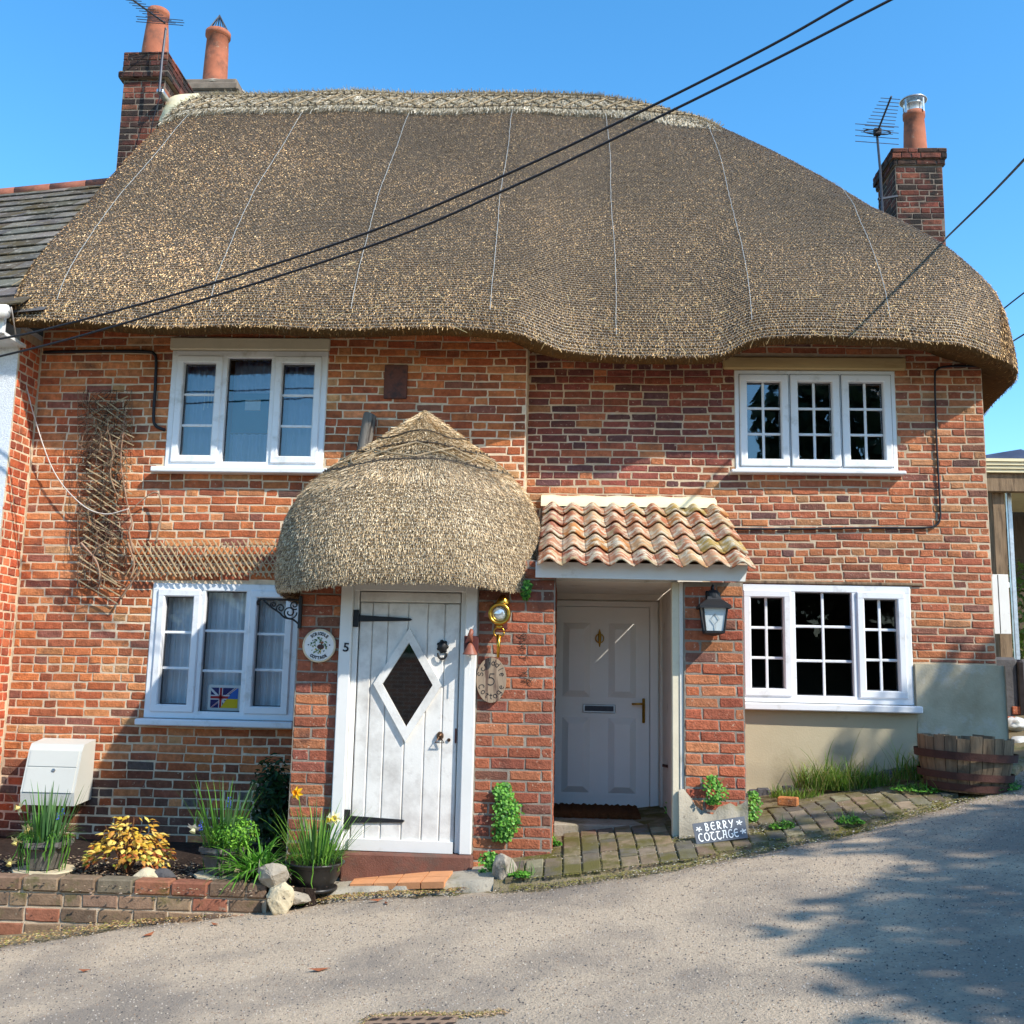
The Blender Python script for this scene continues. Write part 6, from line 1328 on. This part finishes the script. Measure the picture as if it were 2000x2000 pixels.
# black bowl pot
bz = at(615, 1735, 6.86); bz.z = float(gz(bz.x, 6.86))+.045; hp_ = at(615, 1682, 6.86).z-bz.z
bw = thing('bowl_pot', bz, 'round black plastic bowl pot on its saucer left of the door step', 'pot')
s = MB(); s.lathe([(.105, .018), (.125, .05), (.155, hp_*.55), (.168, hp_*.85), (.18, hp_-.015), (.186, hp_-.01), (.186, hp_), (.172, hp_), (.166, hp_-.03)], bz, 36); s.build('body', 'plastic_black', bw, True)
s = MB(); s.lathe([(.12, 0), (.142, .008), (.145, .026), (.135, .026), (.0, .014)], bz, 32); s.build('saucer', 'plastic_black', bw, True)
s = MB(); s.lathe([(.168, hp_-.035), (0, hp_-.02)], bz, 20); s.build('compost', 'soil', bw)
plC = bulb_plant('daffodils with thick green leaves in the black bowl pot', (bz.x, bz.y, bz.z+hp_), .15, 130, (.16, .46), (.007, .012), GR, .6, 5, .16, 190, bend=1.5)
for (px, py, lk, pe, tr_) in ((580, 1549, (-.3, -.9, .2), lin(240, 190, 30), lin(238, 160, 20)), (654, 1598, (.1, -.95, .1), lin(240, 236, 190), lin(240, 214, 80)), (645, 1601, (-.5, -.8, 0), lin(240, 238, 206), lin(240, 214, 80))):
    p = at(px, py, 6.82); stem(plC, [(bz.x+(p.x-bz.x)*.4, bz.y-.03, bz.z+hp_), (bz.x+(p.x-bz.x)*.8, bz.y-.04, p.z-.1), p+Vector((0, .03, .0)), p]); flower(plC, p, lk, .048, pe, tr_)
# strap leaved clump
ck = at(505, 1708, 6.84); ck.z = bedz0+.04; cl = thing('strap_leaf_plant', ck, 'sprawling clump of bright green strap leaves beside the grey boulder', 'plant')
mb = MB()
for _ in range(190):
    a = rnd.uniform(0, 6.28); q = rnd.uniform(.4, 2.0); d = Vector((math.cos(a)*q-.25, math.sin(a)*q*.8-.3, 1)); blade(mb, ck+Vector((rnd.uniform(-.07, .07), rnd.uniform(-.06, .06), 0)), d, rnd.uniform(.18, .40), rnd.uniform(.010, .017), rnd.uniform(1.2, 4), jit(rnd.choice([lin(88, 146, 44), lin(110, 166, 56), lin(70, 122, 40), lin(134, 182, 78)]), .2), 6)
mb.build('leaves', 'leaf', cl, kind='stuff')
# golden shrub
gs = at(247, 1716, 7.0); gs.z = bedz0; sh = thing('golden_shrub', gs, 'low shrub with golden yellow and copper leaves in the flower bed', 'shrub')
s = MB()
for _ in range(26):
    a = rnd.uniform(0, 6.28); q = rnd.uniform(.1, .8); s.tube([gs, gs+Vector((math.cos(a)*q*.12, math.sin(a)*q*.1, .14)), gs+Vector((math.cos(a)*q*.27, math.sin(a)*q*.2, .2+.16*rnd.random()))], [.006, .004, .002], 5, lin(110, 74, 50))
s.build('branches', 'vine', sh, kind='stuff')
mb = MB(); ycol = [lin(226, 190, 70), lin(210, 166, 60), lin(236, 208, 110), lin(196, 140, 60), lin(168, 92, 52), lin(140, 144, 56)]
for _ in range(520):
    a = rnd.uniform(0, 6.28); e = rnd.random(); rr = (.28*math.sqrt(rnd.random())); hh = (.34+.06*math.sin(a*3))*(1-(rr/.28)**2*.62)*(.35+.65*rnd.random()**.5); p = gs+Vector((math.cos(a)*rr, math.sin(a)*rr*.75, max(.02, hh)))
    d = Vector((math.cos(a)+rnd.uniform(-.6, .6), math.sin(a)+rnd.uniform(-.6, .6), rnd.uniform(-.7, .5))).normalized(); l = rnd.uniform(.035, .06); up = (Vector((0, 0, 1))+Vector((rnd.uniform(-.5, .5), rnd.uniform(-.8, .2), 0))).normalized(); sd_ = d.cross(up).normalized(); u2 = sd_.cross(d)
    c = jit(rnd.choice(ycol[:4] if hh > .17 else ycol[2:]), .14); w2 = l*.27
    mb.add([p, p+d*l*.35+sd_*w2-u2*l*.05, p+d*l*.7+sd_*w2*.8-u2*l*.12, p+d*l-u2*l*.3, p+d*l*.7-sd_*w2*.8-u2*l*.12, p+d*l*.35-sd_*w2-u2*l*.05, p+d*l*.5+u2*l*.03], [(0, 1, 6), (1, 2, 6), (2, 3, 6), (3, 4, 6), (4, 5, 6), (5, 0, 6)], c)
mb.build('foliage', 'leaf', sh, kind='stuff')
# dark evergreen in the corner of bed and porch
ev = at(535, 1660, 7.9); ev.z = bedz0; t = thing('dark_shrub', ev, 'dark leafy shrub in the shaded corner against the porch side', 'shrub')
mb = MB(); leafcloud(mb, ev+Vector((-.02, 0, .36)), (.2, .2, .38), 1500, .03, [lin(40, 74, 36), lin(54, 92, 42), lin(34, 60, 34)], shell=.3); mb.build('foliage', 'leaf', t, kind='stuff')
s = MB(); s.tube([ev, ev+Vector((0, 0, .5))], .015, 6, lin(80, 62, 50)); s.build('stem', 'vine', t)
# weeds and creepers rooted in joints
def wall_plant(label, px, box, n, ls, Y, cols, th_=.05, name='wall_weed', group='small weeds rooted in walls and paving'):
    c = at(*px, Y); t = thing(name, c, label, 'weed', group); mb = MB(); x0, y0, x1, y1 = box; p0, p1 = at(x0, y1, Y), at(x1, y0, Y)
    for _ in range(n):
        f = rnd.random(); p = Vector((p0.x+(p1.x-p0.x)*(.5+.12*math.sin(f*7+px[0])+(rnd.random()+rnd.random()-1)*.62*(.35+.75*math.sin(math.pi*min(1, f*.9+.08))**.7)), Y-rnd.random()*th_*math.sin(.3+2.6*f)-.012, p0.z+(p1.z-p0.z)*f)); n_ = Vector((rnd.uniform(-.6, .6), -1, rnd.uniform(-.1, .9))).normalized(); u = n_.orthogonal().normalized(); v = n_.cross(u); l = ls*rnd.uniform(.6, 1.3)
        mb.add([p+(u*math.cos(k*1.0472)+v*math.sin(k*1.0472))*l*(1 if k else .5) for k in range(6)], [(0, 1, 2, 3, 4, 5)], jit(rnd.choice(cols), .2))
    mb.build('leaves', 'leaf', t, kind='stuff'); s = MB()
    for _ in range(8): a = Vector((rnd.uniform(p0.x, p1.x), Y-.01, rnd.uniform(p0.z, p1.z))); s.tube([c, (a+c)/2+Vector((0, -.02, 0)), a], .002, 4, lin(110, 130, 70))
    s.build('stems', 'leaf', t, kind='stuff'); return t
WG = [lin(110, 170, 58), lin(84, 142, 46), lin(134, 190, 78), lin(60, 108, 40)]
wall_plant('tall hanging cushion of green pennywort on the middle porch pier', (985, 1560), (963, 1530, 1012, 1642), 1100, .0095, YP-.005, WG, .09)
wall_plant('small green fern tuft under the thatched hood beside the tiles', (1027, 1150), (1016, 1135, 1038, 1172), 90, .012, YP-.005, WG, .06)
wall_plant('green weed growing from the crack in the right pillar', (1400, 1535), (1375, 1515, 1415, 1570), 300, .009, YQ-.03, WG, .06)
wall_plant('bright weed climbing the corner of right pillar and render', (1466, 1600), (1455, 1545, 1482, 1630), 340, .010, YQ+.25, WG, .06)
wall_plant('green weed cushion at the foot of the middle porch pier', (960, 1690), (938, 1665, 982, 1712), 420, .009, YP-.16, WG, .09)
wall_plant('little weed low on the inner porch wall', (1313, 1600), (1300, 1560, 1322, 1612), 60, .010, 8.2, WG, .03)
def ground_weed(label, px, r, h, n, ls=.010, grass=0, name='weed', L=(.05, .12)):
    p = gpx(*px); p.z = max(p.z, pav_z(p.x, p.y)-.0) if p.x > -.4 else p.z+.02; t = thing(name, p, label, 'weed', 'small weeds rooted in walls and paving'); mb = MB()
    for _ in range(n):
        a = rnd.uniform(0, 6.28); rr = r*math.sqrt(rnd.random()); q = p+Vector((rr*math.cos(a), rr*math.sin(a)*.7, h*rnd.random()*(1-(rr/r)**2))); n_ = Vector((rnd.uniform(-.8, .8), rnd.uniform(-.8, .4), 1)).normalized(); u = n_.orthogonal().normalized(); v = n_.cross(u); l = ls*rnd.uniform(.5, 1.3)
        mb.add([q+(u*math.cos(k*1.2566)+v*math.sin(k*1.2566))*l for k in range(5)], [(0, 1, 2, 3, 4)], jit(rnd.choice(WG), .22))
    for _ in range(grass):
        a = rnd.uniform(0, 6.28); rr = r*math.sqrt(rnd.random()); blade(mb, p+Vector((rr*math.cos(a), rr*math.sin(a)*.7, 0)), (rnd.uniform(-.6, .6), rnd.uniform(-.6, .6), 1), rnd.uniform(*L), .005, rnd.uniform(1, 5), jit(rnd.choice(GR), .25), 4)
    mb.build('leaves', 'leaf', t, kind='stuff'); return t
for lab, px, r, h, n in (('weed tuft on the paving corner left of the right porch', (1078, 1672), .07, .05, 150), ('weed tuft at the base of the middle pier corner', (1046, 1658), .07, .06, 130), ('weed patch by the grey corner stone at the road edge', (1020, 1722), .09, .03, 160), ('small weed in front of the right porch opening', (1095, 1645), .05, .04, 90), ('weeds sprouting under the slate sign', (1395, 1650), .08, .05, 150), ('weed clump in the paving right of the slate sign', (1530, 1632), .1, .05, 160), ('weed patch in the middle of the mossy pavers', (1660, 1617), .1, .05, 170), ('small weed at the foot of the pale limestone block', (572, 1770), .08, .05, 150), ('weeds growing beside the black bowl pot saucer', (600, 1745), .09, .04, 150), ('tiny weed between the clay tiles and the step', (828, 1700), .03, .03, 40), ('low weeds in front of the half barrel', (1920, 1545), .3, .07, 600), ('weeds left of the half barrel base', (1800, 1560), .22, .05, 320)):
    ground_weed(lab, px, r, h, int(n*1.6), grass=n//12)
# grass tufts below the lower right window
def grass_tuft(label, px, Y, r, n, L, group='grass tufts along the render'):
    p = at(*px, Y); p.z = pav_z(p.x, Y)-.01; t = thing('grass_tuft', p, label, 'grass', group); mb = MB()
    for _ in range(n):
        a = rnd.uniform(0, 6.28); rr = math.sqrt(rnd.random()); blade(mb, p+Vector((r[0]*rr*math.cos(a), r[1]*rr*math.sin(a), 0)), (rnd.uniform(-.5, .5), rnd.uniform(-.6, .3), 1), rnd.uniform(*L)*rnd.uniform(.5, 1), rnd.uniform(.004, .008), rnd.uniform(.6, 4), jit(rnd.choice([lin(112, 150, 56), lin(92, 132, 48), lin(140, 168, 76), lin(160, 160, 96)]), .22), 5)
    mb.build('blades', 'leaf', t, kind='stuff')
grass_tuft('tall thick grass tuft growing below the lower right window', (1650, 1565), 8.22, (.38, .12), 950, (.12, .34))
grass_tuft('few tall seeding grass stalks above the tuft', (1640, 1560), 8.28, (.16, .05), 26, (.45, .62)); grass_tuft('thin grass tuft left of the half barrel', (1790, 1545), 8.2, (.16, .08), 220, (.15, .42)); grass_tuft('short dry grass at the left of the tall tuft', (1555, 1590), 8.1, (.2, .07), 260, (.05, .16))
# moss and debris along the edges
def specks(name, label, pts, n, size, cols, spread, kind='stuff', flat=.5, cat='moss', zfn=None):
    V, F, C = [], [], []; mb = MB()
    for _ in range(n):
        i = rnd.randrange(len(pts)-1); f = rnd.random(); a, b = pts[i], pts[i+1]; x = a[0]+(b[0]-a[0])*f+rnd.gauss(0, spread); y = a[1]+(b[1]-a[1])*f+rnd.gauss(0, spread); z = zfn(x, y); s_ = rnd.uniform(*size); k = rnd.uniform(0, 6)
        mb.add([(x+s_*math.cos(k+j*2.09), y+s_*math.sin(k+j*2.09), z+rnd.uniform(0, s_*.3)) for j in range(3)]+[(x, y, z+s_*flat)], [(0, 1, 3), (1, 2, 3), (2, 0, 3)], jit(rnd.choice(cols), .25))
    return mb.build(name, 'vine', None, label=label, cat=cat, kind=kind)
surf = lambda x, y: (pav_z(x, y)-.004 if (y > float(edge_y(x))+.02 and x > -.42) else rz(x, y)+.002)
specks('edge_moss', 'yellow green moss along the edge of road and paving', [(p.x, p.y) for p in EDGE[8:17]], 5200, (.003, .009), [lin(112, 108, 48), lin(92, 94, 42), lin(136, 126, 66), lin(92, 80, 60), lin(120, 110, 90)], .06, zfn=surf)
specks('paver_moss', 'moss and chips in the joints of the pavers', [(.1, 7.0), (1.0, 6.98), (1.8, 7.4), (2.8, 7.7), (3.3, 8.0)], 9000, (.003, .009), [lin(110, 108, 44), lin(88, 90, 40), lin(150, 140, 110), lin(190, 184, 168)], .16, zfn=surf)
specks('leaf_litter', 'dry leaves and grit along the garden wall foot', [(p.x, p.y) for p in EDGE[1:8]], 4200, (.004, .012), [lin(150, 118, 72), lin(110, 84, 56), lin(176, 150, 104), lin(120, 116, 56), lin(90, 74, 60)], .05, zfn=lambda x, y: rz(x, y)+.004, cat='litter')
specks('bed_litter', 'bark chips and grit on the flower bed soil', [(-4.4, 6.95), (-3, 7.1), (-1.9, 6.9)], 3500, (.006, .016), [lin(84, 70, 58), lin(60, 50, 44), lin(120, 104, 86), lin(160, 140, 116)], .25, zfn=lambda x, y: bedz0+.002, cat='litter')
specks('drain_debris', 'dry debris and moss around the drain cover', [tuple(dpt(-.22, -.1)[:2]), tuple(dpt(-.2, .12)[:2]), tuple(dpt(.0, .15)[:2]), tuple(dpt(.2, .13)[:2]), tuple(gpx(985, 1980)[:2])], 1400, (.003, .008), [lin(120, 112, 60), lin(150, 124, 88), lin(104, 84, 64), lin(176, 150, 116)], .018, zfn=lambda x, y: rz(x, y)+.004, cat='litter')
for k, (px, py) in enumerate(((165, 1901), (290, 1828), (420, 1806), (735, 1762), (755, 1768), (623, 1899))):
    p = gpx(px, py); s = MB(); L = .035+.02*(k % 2); a = k*1.3; z = rz(p.x, p.y)+.006; s.add([(p.x+L*math.cos(a), p.y+L*math.sin(a), z+.01), (p.x+.4*L*math.cos(a+1.5), p.y+.4*L*math.sin(a+1.5), z), (p.x-L*math.cos(a), p.y-L*math.sin(a), z+.008), (p.x-.4*L*math.cos(a+1.5), p.y-.4*L*math.sin(a+1.5), z)], [(0, 1, 2, 3)], lin(140, 84, 56)); s.build('fallen_leaf', 'vine', None, label=['dry brown leaf alone on the road at far left', 'brown leaf on the road below the left grey pot', 'brown leaf near the foot of the garden wall end', 'brown leaf on the road before the clay tiles', 'brown leaf nearest the door step on the road', 'brown leaf alone in the middle of the road'][k], cat='leaf', group='fallen leaves on the road')
# ------------------------------------------------------------------ half barrel
bb = at(1885, 1536, 7.85); bb.z = float(pav_z(bb.x, 7.85))-.03; tl = .07
hb_ = thing('half_barrel', bb, 'weathered oak half barrel with rusty hoops at the house corner', 'barrel')
Mx = Matrix.Translation(bb) @ Matrix.Rotation(tl*.6, 4, 'Y'); ns = 24; hgt = at(1880, 1437, 7.85).z-bb.z; r0, r1 = .27, .33
for i in range(ns):
    a0, a1 = 6.2832*i/ns+.008, 6.2832*(i+1)/ns-.008; s = MB(); tp_ = rnd.uniform(-.015, .012); vs = []
    for (r_, z) in ((r0, 0), (r0+.045, hgt*.5), (r1, hgt+tp_), (r1-.028, hgt+tp_), (r0+.017, hgt*.5), (r0-.028, 0)):
        for a in (a0, a1): vs.append(Mx @ Vector((r_*math.cos(a), r_*math.sin(a), z)))
    s.add(vs, [(0, 1, 3, 2), (2, 3, 5, 4), (4, 5, 7, 6), (6, 7, 9, 8), (8, 9, 11, 10), (0, 2, 8, 10), (2, 4, 6, 8), (1, 11, 9, 3), (3, 9, 7, 5)]); s.build('stave', 'old_wood', hb_)
for z, w_ in ((.66, .055), (.30, .05), (.1, .05)):
    s = MB(); r_ = r0+.004+(r1-r0)*z+.045*math.sin(z*math.pi)*.75; vs = []; n = 40
    for i in range(n):
        a = 6.2832*i/n
        for dz in (-w_/2, w_/2): vs.append(Mx @ Vector(((r_+.008+dz*.1)*math.cos(a), (r_+.008+dz*.1)*math.sin(a), hgt*z+dz)))
    s.add(vs, [(2*i, 2*((i+1) % n), 2*((i+1) % n)+1, 2*i+1) for i in range(n)]); s.build('hoop', 'rust', hb_, True)
s = MB(); s.lathe([(.29, hgt*.72), (0, hgt*.75)], bb, 20); s.build('fill', 'soil', hb_)
# ------------------------------------------------------------------ yard beyond the right corner
def yz(x, y): return float(gz(x, y))
cp = thing('carport', (6.6, 14, yz(6.6, 14)), 'open timber carport with corrugated roof edge beyond the house corner', 'carport')
Yc = 13.5; e0, e1 = at(1922, 942, Yc), at(2080, 948, Yc); zt5 = at(1960, 915, Yc).z
s = MB()
for k in range(4): s.box(e0.x-.3, e1.x+2, Yc-.02*k, Yc+3.2, zt5-.05+.045*k, zt5-.012+.045*k)
s.build('roof_sheet', 'flash_cream', cp)
s = MB(); n = 14; vs = []
for i in range(n+1):
    x = e0.x-.3+(e1.x+2.3-e0.x)*i/n; vs += [(x, Yc+.25, zt5+.13), (x, Yc+.35, zt5+.3+.05*math.sin(i*2.1)), (x, Yc+1.5, zt5+.42+.04*math.sin(i*1.3)), (x, Yc+3, zt5+.2)]
s.add(vs, [(i*4+k, i*4+4+k, i*4+5+k, i*4+1+k) for i in range(n) for k in range(3)]); s.build('tarpaulin', 'tarp', cp, True)
s = MB(); s.box(e0.x-.3, e1.x+2, Yc+.05, Yc+.15, zt5-.3, zt5-.055, .01); s.build('beam', 'old_wood', cp)
for (px, w_, m_, dy) in ((1966, .16, 'old_wood', .1), (1988, .06, 'aluminium', .3)):
    p = at(px, 1200, Yc+dy); s = MB(); s.box(p.x-w_/2, p.x+w_/2, Yc+dy+.06, Yc+dy+.06+w_, yz(p.x, Yc)-.2, zt5-.1, .008); s.build('post', m_, cp)
s = MB(); s.box(5.2, 12, 16.8, 16.9, 1.5, zt5); s.build('back_boarding', 'bark', cp)
gt = thing('picket_gate', at(1955, 1240, 13.2), 'white painted picket gate beside the carport post', 'gate')
for (a, b) in ((1941, 1950), (1953, 1969)):
    p, q = at(a, 1238, 13.2), at(b, 1122, 13.2); s = MB(); s.box(p.x, q.x, 13.2, 13.225, p.z, q.z, .004); s.build('picket', 'frame_paint', gt)
for py in (1142, 1226): p, q = at(1938, py+5, 13.2), at(1974, py-5, 13.2); s = MB(); s.box(p.x, q.x, 13.226, 13.25, p.z, q.z, .004); s.build('rail', 'frame_paint', gt)
s = MB(); nl = MB(); leafcloud(nl, (7.0, 15.2, 2.55), (1.6, .5, .8), 2600, .05, [lin(92, 116, 46), lin(74, 98, 40), lin(110, 132, 58)], shell=.6); hg = thing('clipped_hedge', (7.0, 15.2, 1.6), 'sunlit clipped hedge seen under the carport roof', 'hedge'); nl.build('foliage', 'hedge_leaf', hg, kind='stuff'); s.tube([(7, 15.2, 1.4), (7, 15.2, 2.6)], .05, 6, lin(80, 60, 50)); s.build('stem', 'vine', hg)
rb_ = thing('rubble_heap', at(1985, 1475, 9.6), 'pale plastic bag at the right edge behind the barrel', 'bag')
def lump(c, r, m, name, seed, parent):
    bm = bmesh.new(); bmesh.ops.create_icosphere(bm, subdivisions=3, radius=1)
    for v in bm.verts: d = v.co.normalized(); k = .8+.35*noise.noise(d*1.8+Vector((seed, 0, 0)))+.15*noise.noise(d*5+Vector((seed, 3, 0))); v.co = Vector((d.x*r[0]*k, d.y*r[1]*k, d.z*r[2]*k))+Vector(c)
    V = np.array([tuple(v.co) for v in bm.verts]); F = [tuple(v.index for v in f.verts) for f in bm.faces]; bm.free(); return make(name, V, F, m, parent, True)
lump(at(1990, 1462, 9.5), (.16, .18, .12), 'poly_bag', 'bag_body', 3, rb_); lump(at(1985, 1415, 9.9), (.12, .12, .08), 'poly_bag', 'bag_fold', 7, rb_)
for k, (px, py, Y) in enumerate(((1968, 1408, 10.2), (1996, 1388, 10.6))):
    p = at(px, py, Y); s = MB(); s.box(p.x-.09, p.x+.09, Y, Y+.11, p.z-.04, p.z+.04, .006, lin(180, 104, 74), None); s.build('spare_brick', 'brick', None, label=('orange brick lying in the yard by the render corner', 'orange brick at the far right edge of the yard')[k], cat='brick')
s = MB()
for i in range(10):
    x = 4.25+i*.3; s.box(x, x+.31, 10.6+rnd.uniform(-.05, .05), 10.9, 1.0, 1.75+.03*i+rnd.uniform(-.04, .04), .03)
bk = s.build('yard_bank', 'dark_stone', None, kind='structure')
# ------------------------------------------------------------------ across the lane, behind the camera
ow_ = thing('lane_wall', (-1, -4.5, -.6), 'long brick wall on the far side of the lane', 'wall')
m = mat('lane_brick', lin(160, 104, 80), rough=.9, var=.25, vs=6); N = m.node_tree.nodes; L_ = m.node_tree.links
bt = N.new('ShaderNodeTexBrick'); bt.inputs['Scale'].default_value = 1; bt.inputs['Brick Width'].default_value = .23; bt.inputs['Row Height'].default_value = .075; bt.inputs['Mortar Size'].default_value = .006; bt.inputs['Color1'].default_value = (*lin(165, 104, 78), 1); bt.inputs['Color2'].default_value = (*lin(130, 84, 68), 1); bt.inputs['Mortar'].default_value = (*lin(180, 168, 150), 1)
g_ = N.new('ShaderNodeNewGeometry'); sp = N.new('ShaderNodeSeparateXYZ'); cm = N.new('ShaderNodeCombineXYZ'); L_.new(g_.outputs['Position'], sp.inputs[0]); L_.new(sp.outputs[0], cm.inputs[0]); L_.new(sp.outputs[2], cm.inputs[1]); L_.new(cm.outputs[0], bt.inputs['Vector']); L_.new(bt.outputs[0], N['Principled BSDF'].inputs['Base Color'])
s = MB(); s.box(-16, 3, -4.6, -4.35, -2, 1.75, .01); s.build('wall_body', 'lane_brick', ow_); s = MB(); s.box(-16.05, 3.05, -4.66, -4.29, 1.752, 1.83, .01); s.build('coping', 'concrete', ow_)
def tree(name, label, base, h, crowns, n, ls, cols, group='trees beside the lane'):
    t = thing(name, base, label, 'tree', group); s = MB(); b = Vector(base); s.tube([b, b+Vector((.1, 0, h*.35)), b+Vector((0, .1, h*.7))], [.22, .17, .08], 10)
    for c, r in crowns: s.tube([b+Vector((.05, .05, h*.4)), (Vector(c)+b+Vector((0, 0, h*.5)))/2, Vector(c)], [.1, .06, .02], 6)
    s.build('trunk', 'bark', t, True)
    V, C = [], []
    for c, r in crowns:
        k = int(n*r[0]*r[1]*r[2]); d = rng.normal(size=(k, 3)); d /= np.linalg.norm(d, axis=1, keepdims=True); rad = rng.uniform(.35, 1.0, (k, 1))**.6
        cl_ = np.floor(d*3+.5); jitc = np.sin(cl_.sum(1, keepdims=True)*12.9)*.12; P = np.array(c)+d*np.array(r)*(rad+jitc)
        a = rng.normal(size=(k, 3)); a /= np.linalg.norm(a, axis=1, keepdims=True); b_ = np.cross(a, rng.normal(size=(k, 3))); b_ /= np.linalg.norm(b_, axis=1, keepdims=True); l = ls*rng.uniform(.6, 1.3, (k, 1))
        V.append(np.stack([P-a*l, P+b_*l*.5, P+a*l, P-b_*l*.5], 1).reshape(-1, 3)); C.append(np.repeat(np.array(cols)[rng.integers(0, len(cols), k)], 4, 0))
    V = np.concatenate(V); C = np.concatenate(C); C = np.concatenate([C, np.ones((len(C), 1))], 1); make('crown', V, np.arange(len(V)).reshape(-1, 4), 'hedge_leaf', t, False, C, kind='stuff')
TC = [lin(60, 92, 44), lin(48, 78, 40), lin(78, 108, 54)]
tree('lane_tree', 'leafy tree overhanging the lane to the right', (8.2, .6, .9), 5.2, [((7.9, 1.0, 5.6), (1.5, 1.4, .9)), ((9.1, 2.0, 6.2), (1.4, 1.3, .9)), ((6.7, .7, 5.2), (.8, .8, .4)), ((9.1, 4.2, 6.75), (1.25, .9, .7)), ((9.8, 3.9, 7.4), (1.0, .9, .5)), ((7.7, 2.9, 6.4), (.9, .6, .3)), ((8.6, .9, 5.5), (1.3, 1.2, .8)), ((7.6, .9, 5.3), (1.1, 1.0, .6))], 1300, .11, TC)
tree('tall_conifer', 'tall dark tree across the lane', (6.5, -7.5, .4), 9, [((6.5, -7.5, 6), (2.2, 2.2, 3.5)), ((9, -7, 5), (2, 2, 3)), ((4.2, -8, 4.2), (1.6, 1.6, 2.4))], 260, .22, [lin(44, 66, 40), lin(36, 56, 36)])
tree('garden_bush', 'rounded bush behind the lane wall', (-2, -6.2, -.3), 2, [((-2.2, -6.2, 1.9), (1.4, 1, .9)), ((.2, -6.3, 1.8), (1.3, 1, .8))], 500, .12, TC)

mat('hedge_dark', lin(30, 40, 26), rough=.95, var=.4, vs=9, bump=1, bs=20, spec=.1)
hr = [((x, -7.4+rnd.uniform(-.4, .4), 1.6+.9*math.sin(x*.7)**2), (1.5, 1.0, 2.2)) for x in np.arange(-17, 18, 1.7)]  # hedgerow added out of view so the windows reflect something dark
tree('reflection_hedge', 'unseen dark hedgerow added across the lane to darken window reflections', (0, -7.6, -1), 2, hr, 55, .2, [lin(40, 60, 34), lin(52, 74, 40), lin(34, 50, 32)], None)

s = MB()
for x in np.arange(-17, 18, 1.7): s.lathe([(.95, -1.2), (1.1, 1.0), (.8, 2.6), (.2, 3.1)], (x, -7.6, 0), 9, sy=.7)
s.build('reflection_hedge_core', 'hedge_dark', bpy.data.objects['reflection_hedge'], kind='stuff')  # solid dark filler added so no bright gaps reflect in the panes
